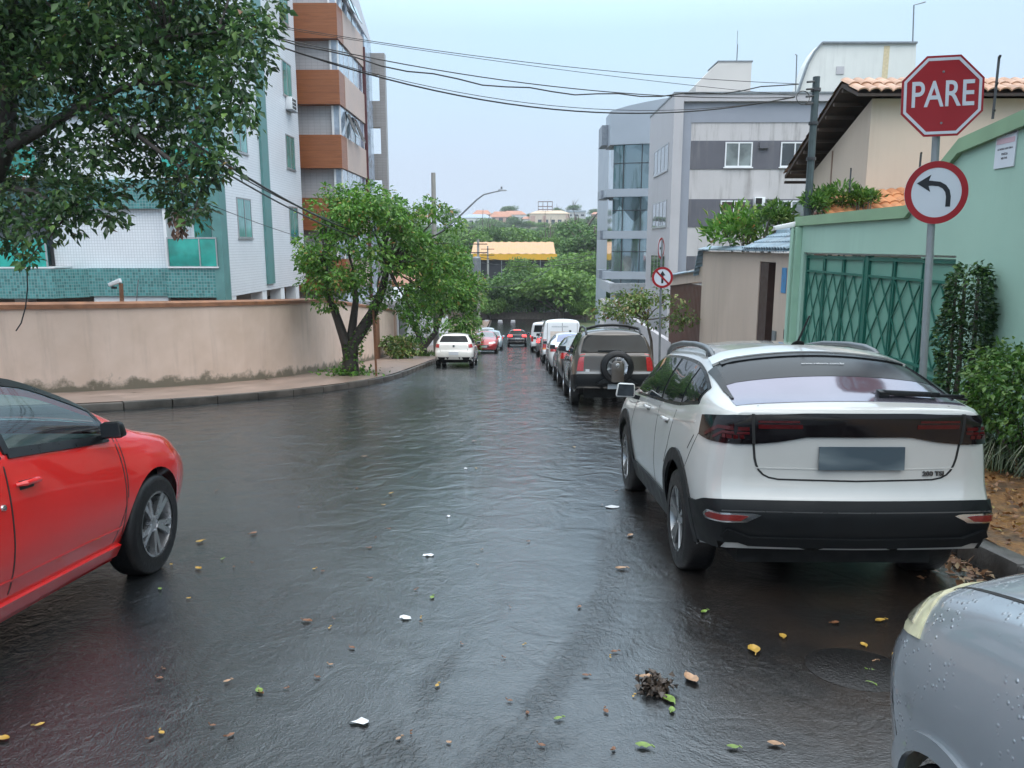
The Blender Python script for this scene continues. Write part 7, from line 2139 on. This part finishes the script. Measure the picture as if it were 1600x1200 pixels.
# ================================================================== poles, lamps, signs, cables
def poles():
    # slim dark pole on the right with service gear
    p = at(1262, 330, 16.4); T0 = at(1264, 120, 16.4)
    T = thing("utility_pole", "slim dark steel pole rising behind the far end of the mint wall", "pole", (p.x, 16.4, road_z(16.4)))
    MB().tube([(p.x, 16.4, road_z(16.4)), (p.x + .0, 16.4, T0.z)], [.085, .07], 10).build("shaft", mat("dark_green_grey_steel", (.055, .075, .08), .5, .25, 5, metal=.2), T)
    for z in (T0.z - .25, T0.z - .9, T0.z - 1.6): MB().lathe([(.10, -.03), (.10, .03)], 12, Matrix.Translation((p.x, 16.4, z))).build("collar", M_steel, T)
    g = MB()
    for k in range(4): g.tube([(p.x - .06, 16.35, T0.z - .1 - .14 * k), (p.x - .22, 16.3, T0.z - .12 - .14 * k)], .022, 6)
    g.build("insulator_row", M_steel, T)
    c = MB(); pts = [(p.x - .28 + .13 * math.cos(t), 16.3 + .05 * math.sin(t), T0.z - .42 + .14 * math.sin(t * 1.01)) for t in np.linspace(0, 12, 40)]
    c.tube(pts, .008, 5).build("cable_coil", M_black, T)
    # concrete poles far down the street
    for k, (px, py, Y, r0, r1, lab) in enumerate(((677, 270, 43.0, .17, .12, "tall grey concrete pole rising out of the left street trees"), (747, 374, 84, .20, .13, "concrete power pole with transformer at the foot of the street"), (762, 384, 118, .18, .12, "thin power pole just right of the transformer pole"))):
        q = at(px, py, Y); T = thing("concrete_pole", lab, "pole", (q.x, Y, hill_z(q.x, Y)))
        MB().tube([(q.x, Y, hill_z(q.x, Y)), (q.x, Y, q.z)], [r0, r1], 10).build("shaft", mat("pole_concrete", (.30, .29, .27), .7, .15, 3), T)
        if k:
            a = MB()
            for h in (.5, 1.4): a.bar((q.x - 1.0, Y - .12, q.z - h), (q.x + 1.0, Y - .12, q.z - h), .1)
            a.build("cross_arm", M_steel, T)
        if k == 1:
            b = at(747, 414, Y)
            MB().lathe([(.1, -.9), (.42, -.85), (.42, .75), (.3, .9), (.0, .92)], 16, Matrix.Translation((b.x - .1, Y - .5, b.z))).build("transformer", M_galv, T)
            b = at(747, 447, Y); MB().box(b.x - .5, b.x + .5, Y - .6, Y - .1, b.z - .6, b.z + .5).build("junction_box", M_steel, T)
    # curved lamp arm over the street
    Y = 43.0; a = at(700, 352, Y)
    T = thing("street_lamp", "long curved street lamp arm reaching over the road from the concrete pole", "street lamp", at(679, 365, Y))
    pts = [at(679, 368, Y), at(700, 354, Y), at(722, 334, Y), at(745, 312, Y), at(756, 304, Y), at(772, 300, Y), at(782, 298, Y)]
    MB().tube(pts, [.05, .05, .05, .045, .04, .035, .035], 8).build("arm", M_galv, T, smooth=60)
    h = at(786, 297.5, Y)
    MB().hexa([(h.x - .28, Y - .1, h.z - .04), (h.x + .22, Y - .07, h.z - .03), (h.x + .22, Y + .07, h.z - .03), (h.x - .28, Y + .1, h.z - .04), (h.x - .24, Y - .07, h.z + .07), (h.x + .18, Y - .05, h.z + .03), (h.x + .18, Y + .05, h.z + .03), (h.x - .24, Y + .07, h.z + .07)]).build("lamp_head", M_galv, T, bevel=.015)
    MB().lathe([(.05, 0), (.05, .12), (.02, .14)], 10, Matrix.Translation((h.x - .08, Y, h.z + .07))).build("photocell", M_galv, T)
    # small flood lamp in the trees
    q = at(690, 405, 40); T = thing("flood_lamp", "small white flood lamp sticking out of the left street trees", "lamp", q)
    MB().hexa([q + V3(-.12, 0, -.14), q + V3(.02, 0, -.18), q + V3(.06, .2, -.18), q + V3(-.08, .2, -.14), q + V3(.06, 0, .16), q + V3(.22, 0, .14), q + V3(.26, .2, .14), q + V3(.1, .2, .16)]).build("housing", M_white, T, bevel=.02)
    # thin rusty post by the big tree
    q = at(588, 585, 23.6)
    tag(MB().tube([(q.x, 23.6, road_z(23.6) + .14), (q.x - .03, 23.6, road_z(23.6) + 2.2)], .035, 8).build("post", M_rust, origin=(q.x, 23.6, road_z(23.6) + .14)), "thin rusty post standing right of the forked tree trunk", "post")
poles()

M_signred = mat("sign_red", (0.30, 0.007, 0.014), 0.35, 0.10, 3)
M_signwhite = mat("sign_white", (0.56, 0.61, 0.68), 0.35, 0.05, 3)
M_signback = mat("sign_grey_back", (0.25, 0.26, 0.27), 0.5, 0.1)
M_signblack = mat("sign_black", (0.012, 0.014, 0.02), 0.4, 0.1)
def frame_at(p, yaw, tilt=0):
    return Matrix.Translation(p) @ Matrix.Rotation(yaw, 4, 'Z') @ Matrix.Rotation(math.pi / 2 - tilt, 4, 'X')
def ngon(n, r, rot=0): return [(r * math.cos(rot + 2 * math.pi * k / n), r * math.sin(rot + 2 * math.pi * k / n)) for k in range(n)]
def plate_mesh(poly, z0, z1, M): return MB().prism([M @ Vector((x, y, z0)) for x, y in poly], (M.to_3x3() @ Vector((0, 0, z1 - z0))))
def ring_mesh(r0, r1, z0, z1, M, n=48): return MB().lathe([(r0, z0), (r1, z0), (r1, z1), (r0, z1), (r0, z0)], n, M, caps=False)
def stroke(path, w, z0, z1, M):
    b = MB(); P = [Vector((x, y)) for x, y in path]; L, Rr = [], []
    for i, p in enumerate(P):
        d = (P[min(i + 1, len(P) - 1)] - P[max(i - 1, 0)]).normalized(); n = Vector((-d.y, d.x)) * w / 2
        L.append(p + n); Rr.append(p - n)
    for i in range(len(P) - 1):
        q = [L[i], L[i + 1], Rr[i + 1], Rr[i]]
        b.prism([M @ Vector((a.x, a.y, z0)) for a in q], M.to_3x3() @ Vector((0, 0, z1 - z0)))
    return b
def signs():
    Y = 6.9
    top, low = at(1464, 190, Y), at(1443, 570, Y)
    d = (low - top).normalized(); foot = low + d * ((low.z - road_z(Y) - .14) / -d.z)
    T = thing("stop_sign", "leaning grey pole with red octagonal PARE sign and round left turn sign below", "traffic sign", foot)
    MB().tube([foot, top + d * -.22], .032, 14).build("pole", mat("sign_pole_grey", (.27, .30, .31), .4, .15, 4, metal=.3), T, smooth=60)
    yaw = R(-6)
    c = at(1472.5, 150, Y - .06); r = 58.5 / FOC * 6.75 / math.cos(R(22.5))
    lean = math.atan2(top.x - low.x, top.z - low.z)
    M = Matrix.Translation(c) @ Matrix.Rotation(yaw, 4, 'Z') @ Matrix.Rotation(math.pi / 2 - R(3), 4, 'X') @ Matrix.Rotation(R(1.5), 4, 'Z')
    Mt = Matrix.Translation(-foot) @ M
    o = R(22.5)
    s = plate_mesh(ngon(8, r, o), -.004, 0, M).build("octagon", M_signred, T)
    b = MB(); A, B_ = ngon(8, r * .945, o), ngon(8, r * .875, o)
    for k in range(8):
        q = [A[k], A[(k + 1) % 8], B_[(k + 1) % 8], B_[k]]
        b.prism([M @ Vector((x, y, .0005)) for x, y in q], M.to_3x3() @ Vector((0, 0, .0012)))
    b.build("white_border", M_signwhite, s)
    text_mesh("PARE", r * .84, .0012, "lettering", M_signwhite, s, Mt @ Matrix.Translation((0, r * .02, .0018)), r * .008, .76)
    plate_mesh(ngon(8, r * .99, o), -.008, -.0045, M).build("back", M_signback, s)
    for y in (.55, -.62): MB().lathe([(.010, .001), (.010, .004), (.0, .006)], 10, M @ Matrix.Translation((0, r * y, 0))).build("bolt", M_galv, s)
    # left turn sign
    c = at(1463, 301, Y - .055); r = 46.5 / FOC * 6.85
    M = Matrix.Translation(c) @ Matrix.Rotation(R(-4), 4, 'Z') @ Matrix.Rotation(math.pi / 2 - R(2), 4, 'X')
    s = MB().lathe([(0, -.004), (r, -.004), (r, 0), (0, 0)], 56, M, caps=False).build("round_sign", M_signwhite, T)
    ring_mesh(r * .79, r * .998, .0006, .0022, M, 56).build("red_ring", M_signred, s)
    a = r * .62
    ar = stroke([(a * .62, -a * .72), (a * .62, -a * .2), (a * .55, a * .08), (a * .38, a * .30), (a * .12, a * .44), (-a * .28, a * .48)], r * .15, .0006, .0022, M)
    ar.prism([M @ Vector((x * a, y * a, .0007)) for x, y in ((-1.02, .48), (-.32, .92), (-.42, .62), (-.20, .60), (-.20, .36), (-.42, .34), (-.32, .04))], M.to_3x3() @ Vector((0, 0, .0016)))
    ar.build("arrow", M_signblack, s)
    MB().lathe([(0, -.008), (r * .985, -.008), (r * .985, -.0045), (0, -.0045)], 40, M, caps=False).build("back", M_signback, s)
    for k, (q, w) in enumerate(((at(1472, 178, Y - .0), .10), (at(1463, 302, Y), .10))):
        MB().box(q.x - w / 2, q.x + w / 2, Y - .045, Y + .04, q.z - .02, q.z + .02).build("clamp", M_galv, T)
    # no straight ahead sign further down, with an edge-on sign above it
    Y = 19.6; a, b = at(1034, 374, Y), at(1031, 560, Y); foot = Vector((b.x, Y, road_z(Y) + .14))
    T = thing("no_straight_sign", "grey pole with crossed out straight arrow sign and an oval-looking turned sign above", "traffic sign", foot)
    MB().tube([foot, (a.x, Y, a.z)], .03, 12).build("pole", M_galv, T, smooth=60)
    c = at(1035, 433.5, Y - .06); r = 16.3 / FOC * 19.5
    M = Matrix.Translation(c) @ Matrix.Rotation(R(-3), 4, 'Z') @ Matrix.Rotation(math.pi / 2, 4, 'X')
    s = MB().lathe([(0, -.004), (r, -.004), (r, 0), (0, 0)], 40, M, caps=False).build("round_sign", M_signwhite, T)
    ring_mesh(r * .78, r * .998, .001, .003, M, 40).build("red_ring", M_signred, s)
    ar = stroke([(0, -r * .55), (0, r * .25)], r * .2, .001, .003, M)
    ar.prism([M @ Vector((x * r, y * r, .001)) for x, y in ((-.28, .18), (.28, .18), (0, .62))], M.to_3x3() @ Vector((0, 0, .002)))
    ar.build("arrow", M_signblack, s)
    stroke([(-r * .56, r * .56), (r * .56, -r * .56)], r * .17, .0035, .005, M).build("red_bar", M_signred, s)
    c = at(1033, 388, Y - .02)
    M = Matrix.Translation(c) @ Matrix.Rotation(R(62), 4, 'Z') @ Matrix.Rotation(math.pi / 2, 4, 'X')
    s = MB().lathe([(0, -.004), (r, -.004), (r, 0), (0, 0)], 40, M, caps=False).build("turned_sign", M_signwhite, T)
    ring_mesh(r * .78, r * .998, .001, .003, M, 40).build("red_ring", M_signred, s)
    stroke([(-r * .4, 0), (r * .45, 0)], r * .2, .001, .003, M).build("arrow", M_signblack, s)
    # wire litter basket
    q = at(1062, 540, 23.0); z = road_z(23) + .15
    T = thing("litter_basket", "low round wire basket on the pavement behind the white crossover", "basket", (q.x, 23.0, z))
    for h in (.55, .68, .82):
        ring_mesh(.30 + .06 * (h - .5), .325 + .06 * (h - .5), h, h + .02, Matrix.Translation((q.x, 23.0, z)), 28).build("hoop", M_galv, T)
    b = MB()
    for k in range(22):
        t = 2 * math.pi * k / 22; b.bar((q.x + .30 * math.cos(t), 23 + .30 * math.sin(t), z + .5), (q.x + .33 * math.cos(t), 23 + .33 * math.sin(t), z + .83), .012)
    b.build("wire_cage", M_galv, T)
    MB().tube([(q.x, 23.0, z), (q.x, 23.0, z + .5)], .03, 8).lathe([(0, .49), (.30, .5), (.30, .515), (0, .515)], 24, Matrix.Translation((q.x, 23.0, z)), caps=False).build("stand", M_galv, T)
signs()

def cables():
    def sag(a, b, s, n=26): return [a.lerp(b, t) - Vector((0, 0, 4 * s * t * (1 - t))) for t in np.linspace(0, 1, n)]
    E = at(1260, 130, 16.35)
    specs = [(at(330, 22, 13.0), at(1248, 131, 16.3), .18, .006, "thin upper cable"), (at(330, 26, 13.0), at(1248, 150, 16.3), .10, .005, "second thin cable from the top"),
             (at(330, 27, 12.8), at(1248, 129, 16.3), .62, .012, "thick wavy cable third from the top"), (at(330, 34, 12.8), at(1242, 152, 16.3), .35, .009, "dark cable fourth from the top"),
             (at(330, 33, 12.6), at(1242, 151, 16.3), .75, .013, "thickest lower cable"), (at(330, 36, 12.6), at(1240, 153, 16.2), .66, .006, "thin cable beside the thickest one")]
    for k, (a, b, s, r, lab) in enumerate(specs):
        pts = sag(a, b, s)
        if k == 2: pts = [p + Vector((0, 0, .03 * math.sin(i * 1.7))) for i, p in enumerate(pts)]
        tag(MB().tube(pts, r, 6).build("overhead_cable", M_black, origin=a), lab + " across the sky from dark tree to pole", "cable", "cables across the street")
    for k, (p0, p1, r, lab) in enumerate((((300, 222), (545, 358), .022, "thickest"), ((290, 226), (540, 352), .012, "thin upper"), ((300, 238), (560, 372), .016, "lower"), ((280, 300), (560, 392), .006, "faint lowest"))):
        a, b = at(*p0, 12.0), at(*p1, 22.5)
        tag(MB().tube(sag(a, b, .12), r, 6).build("side_cable", M_black, origin=a), "%s black cable running along the left side into the forked tree" % lab, "cable", "cables along the left pavement")
    for k, (p0, p1, lab) in enumerate((((750, 402), (935, 395), "upper"), ((750, 410), (935, 402), "middle"), ((750, 448), (860, 420), "lower"))):
        a, b = at(*p0, 84), at(*p1, 100)
        tag(MB().tube(sag(a, b, .8), .035, 5).build("distant_cable", M_black, origin=a), "%s distant cable from the transformer pole to the right" % lab, "cable", "cables at the foot of the street")
cables()

# ================================================================== things lying on the wet street
def litter():
    sl = math.atan(SLOPE)
    def ground(px, py, h=0.0):
        r = ray(px, py); k = (CAM_Z - h) / (-r.z - SLOPE * r.y)
        return Vector((r.x * k, r.y * k, CAM_Z + r.z * k))
    cols = {'yellow': mat("yellow_dead_leaf", (.42, .26, .05), .4, .3, 40), 'brown': mat("brown_dead_leaf", (.17, .075, .035), .45, .4, 40), 'green': mat("fallen_green_leaf", (.16, .25, .05), .4, .3, 40), 'tan': mat("tan_dead_leaf", (.36, .22, .13), .45, .3, 40), 'pale': mat("pale_wet_paper", (.62, .64, .66), .5, .1, 30)}
    def leaf(px, py, L, col, lab, seed):
        p = ground(px, py); r = random.Random(seed); a = r.uniform(0, 6.28); b = MB(); n = 7
        cu = r.uniform(.15, .45); rows = []
        for i in range(n + 1):
            t = i / n; w = L * .30 * math.sin(math.pi * min(1, t * .92 + .04)) ** .8
            z = cu * L * (t - .5) ** 2 * 1.4 + .004
            rows.append([(L * (t - .5), -w, z + w * .5), (L * (t - .5), 0, z), (L * (t - .5), w, z + w * r.uniform(.3, .7))])
        b.grid(rows); b.bar((-L * .5, 0, .01 + cu * L * .35), (-L * .72, .01, .012), .004)
        M = Matrix.Translation((p.x, p.y, road_z(p.y) + .001)) @ Matrix.Rotation(-sl, 4, 'X') @ Matrix.Rotation(a, 4, 'Z')
        b.v = [tuple(M @ Vector(v)) for v in b.v]
        o = b.build("fallen_leaf", cols[col], origin=(p.x, p.y, road_z(p.y)), smooth=60)
        tag(o, lab, "leaf", "fallen leaves on the street")
    S = [(405, 1082, .07, 'green', "green oval leaf alone on the road left of centre"), (62, 1135, .05, 'yellow', "small orange leaf by the lower left corner"), (6, 1157, .07, 'yellow', "yellow leaf cut by the left edge of the photo"),
         (1178, 1018, .13, 'yellow', "largest orange leaf, curled, in the puddle by the silver car"), (1223, 996, .08, 'yellow', "yellow leaf just up and right of the largest orange leaf"), (1100, 958, .07, 'green', "bright green leaf below the white car's rear wheel"),
         (1080, 1064, .13, 'tan', "long reddish tan leaf beside the dark leaf heap"), (1045, 1095, .10, 'green', "crumpled green leaf below the dark leaf heap"), (1050, 1112, .06, 'green', "small green leaf end under the crumpled one"), (1005, 1168, .08, 'green', "green and yellow leaf near the bottom edge in the centre"),
         (872, 1125, .05, 'green', "dark green folded leaf near the bottom, left of the two coloured leaf"), (1210, 1165, .07, 'tan', "tan leaf at the bottom, left of the silver car"), (1145, 1170, .06, 'green', "olive leaf upright at the bottom edge"), (1350, 1010, .07, 'yellow', "pale yellow leaf highest beside the silver headlight"),
         (1370, 1035, .05, 'tan', "orange leaf on the dark patch by the headlight"), (1362, 1050, .05, 'green', "olive leaf on the dark patch by the headlight"), (1360, 1070, .06, 'green', "pale green leaf lowest on the dark patch"), (970, 890, .10, 'tan', "tan leaf left of the white car's rear wheel"), (985, 838, .09, 'tan', "tan leaf beside the white car's sill"),
         (312, 848, .09, 'yellow', "tan leaf pair just past the red car's front wheel"), (310, 890, .08, 'yellow', "yellow brown leaf below the pair near the red car"), (396, 835, .09, 'brown', "brown leaf right of the leaf pair near the red car"), (480, 972, .08, 'brown', "red brown leaf in the middle of the left lane"), (550, 1014, .05, 'brown', "small dark red leaf left of the road centre"),
         (347, 875, .04, 'green', "small pale seed pod near the red car"), (250, 922, .05, 'green', "yellow green leaf behind the red car's wheel shadow"), (675, 935, .06, 'green', "faint green leaf in the road centre"), (610, 772, .06, 'yellow', "yellow leaf far up in the dark reflection"), (570, 714, .08, 'tan', "tan leaf highest up in the dark reflection"),
         (740, 690, .07, 'tan', "small tan leaf far up the road centre"), (960, 1020, .05, 'brown', "dark curled leaf on the road left of the heap"), (1010, 1060, .09, 'tan', "tan leaf touching the left of the heap"), (1305, 975, .07, 'brown', "brown leaf in the shade behind the white car"), (1375, 972, .09, 'yellow', "orange brown leaf in the shade near the kerb")]
    for k, (px, py, L, c, lab) in enumerate(S): leaf(px, py, L * .78, c, lab, k)
    r = random.Random(9)
    for k in range(70):     # tiny specks further off
        px, py = r.uniform(230, 1000), r.uniform(640, 1180)
        leaf(px, py, r.uniform(.015, .038), r.choice(['brown', 'tan', 'yellow', 'brown']), "tiny dead leaf speck on the wet road", 500 + k)
    # white paper scraps
    for k, (px, py, w, lab) in enumerate(((565, 1130, .10, "largest white paper scrap, near the bottom left of centre"), (634, 967, .09, "white paper scrap in the middle of the road"), (670, 869, .09, "white paper scrap farther up, above the middle one"), (955, 793, .16, "white wet paper beside the white car's front door"), (700, 808, .06, "small white scrap right of the highest paper scraps"), (728, 733, .07, "farthest small white scrap on the road"))):
        p = ground(px, py); b = MB(); rr = random.Random(k + 3)
        ring = [(w * .5 * math.cos(t) * rr.uniform(.45, 1.1), w * .33 * math.sin(t) * rr.uniform(.4, 1.1)) for t in np.linspace(0, 6.28, 11)[:-1]]
        M = Matrix.Translation((p.x, p.y, road_z(p.y) + .004)) @ Matrix.Rotation(-sl, 4, 'X')
        b.add([M @ Vector((0, 0, .015))] + [M @ Vector((x, y, rr.uniform(0, .012))) for x, y in ring], [(0, i + 1, (i + 1) % 10 + 1) for i in range(10)])
        tag(b.build("paper_scrap", cols['pale'], origin=p, smooth=60), lab, "paper", "paper scraps on the street")
    # sodden dark leaf heap
    p = ground(1024, 1080); T = thing("leaf_heap", "sodden dark brown heap of leaves on the road by the silver car", "leaf heap", p)
    rr = np.random.default_rng(3); n = 150
    P = np.stack([p.x + rr.normal(0, .028, n), p.y + rr.normal(0, .035, n), p.z + .004 + rr.random(n) * .05], 1)
    leaf_mesh("leaves", P, np.tile([0, 0, .4], (n, 1)), .036, mat("sodden_leaf", (.07, .052, .04), .4, .5, 50), T, p, aspect=.8, droop=.6, fold=.3, seed=3)
    # strewn leaves in the right gutter and on the pavement
    n = 900; x = 3.05 + np.abs(rr.normal(0, .16, n)) * -1 + .08; y = rr.uniform(1.5, 6.2, n)
    P = np.stack([x, y, np.array([road_z(v) for v in y]) + .012], 1)
    o = leaf_mesh("gutter_leaves", P, np.stack([rr.normal(0, 1, n), rr.normal(0, 1, n), np.zeros(n)], 1), .07, leafmat("gutter_leaf", [(0, (.16, .075, .035)), (.5, (.26, .14, .075)), (.9, (.42, .28, .17)), (1, (.2, .22, .08))], .45, .1), None, (0, 0, 0), droop=0, fold=.05, seed=8); o['kind'] = 'stuff'
    n = 2600; x = rr.uniform(3.4, 5.6, n); y = rr.uniform(3.0, 11, n)
    P = np.stack([x, y, np.array([road_z(v) for v in y]) + .175], 1)
    o = leaf_mesh("pavement_leaves", P, np.stack([rr.normal(0, 1, n), rr.normal(0, 1, n), np.zeros(n)], 1), .06, leafmat("pavement_leaf", [(0, (.12, .05, .02)), (.5, (.26, .115, .035)), (.9, (.38, .21, .07)), (1, (.3, .25, .08))], .5, .1), None, (0, 0, 0), droop=0, fold=.05, seed=18); o['kind'] = 'stuff'
    # iron cover in the gutter
    p = ground(1340, 1045)
    M = Matrix.Translation((p.x, p.y, road_z(p.y))) @ Matrix.Rotation(-sl, 4, 'X')
    tag(MB().lathe([(0, .010), (.21, .010), (.225, .004), (.24, .001)], 36, M, caps=False).build("manhole_cover", mat("black_iron", (.012, .011, .011), .35, .3, 30, bmp=.4, bscale=60), origin=p, smooth=40), "dark round iron cover in the road beside the silver headlight", "manhole cover")
litter()
# ------------------------------------------------------------------ damp air between here and the far hill
hz = MB().box(-1000, 1000, -40, 3600, -40, 75)
m = bpy.data.materials.new("damp_air"); m.use_nodes = True
nt = m.node_tree; nt.nodes.remove(nt.nodes['Principled BSDF'])
pv = nt.nodes.new("ShaderNodeVolumePrincipled")
pv.inputs['Color'].default_value = (0.86, 0.92, 1.0, 1)
pv.inputs['Density'].default_value = 0.00028
nt.links.new(pv.outputs[0], nt.nodes['Material Output'].inputs['Volume'])
hz.build("haze", m, kind='stuff')
# ------------------------------------------------------------------ tidy up helper properties
for o in bpy.data.objects:
    if '_o' in o: del o['_o']
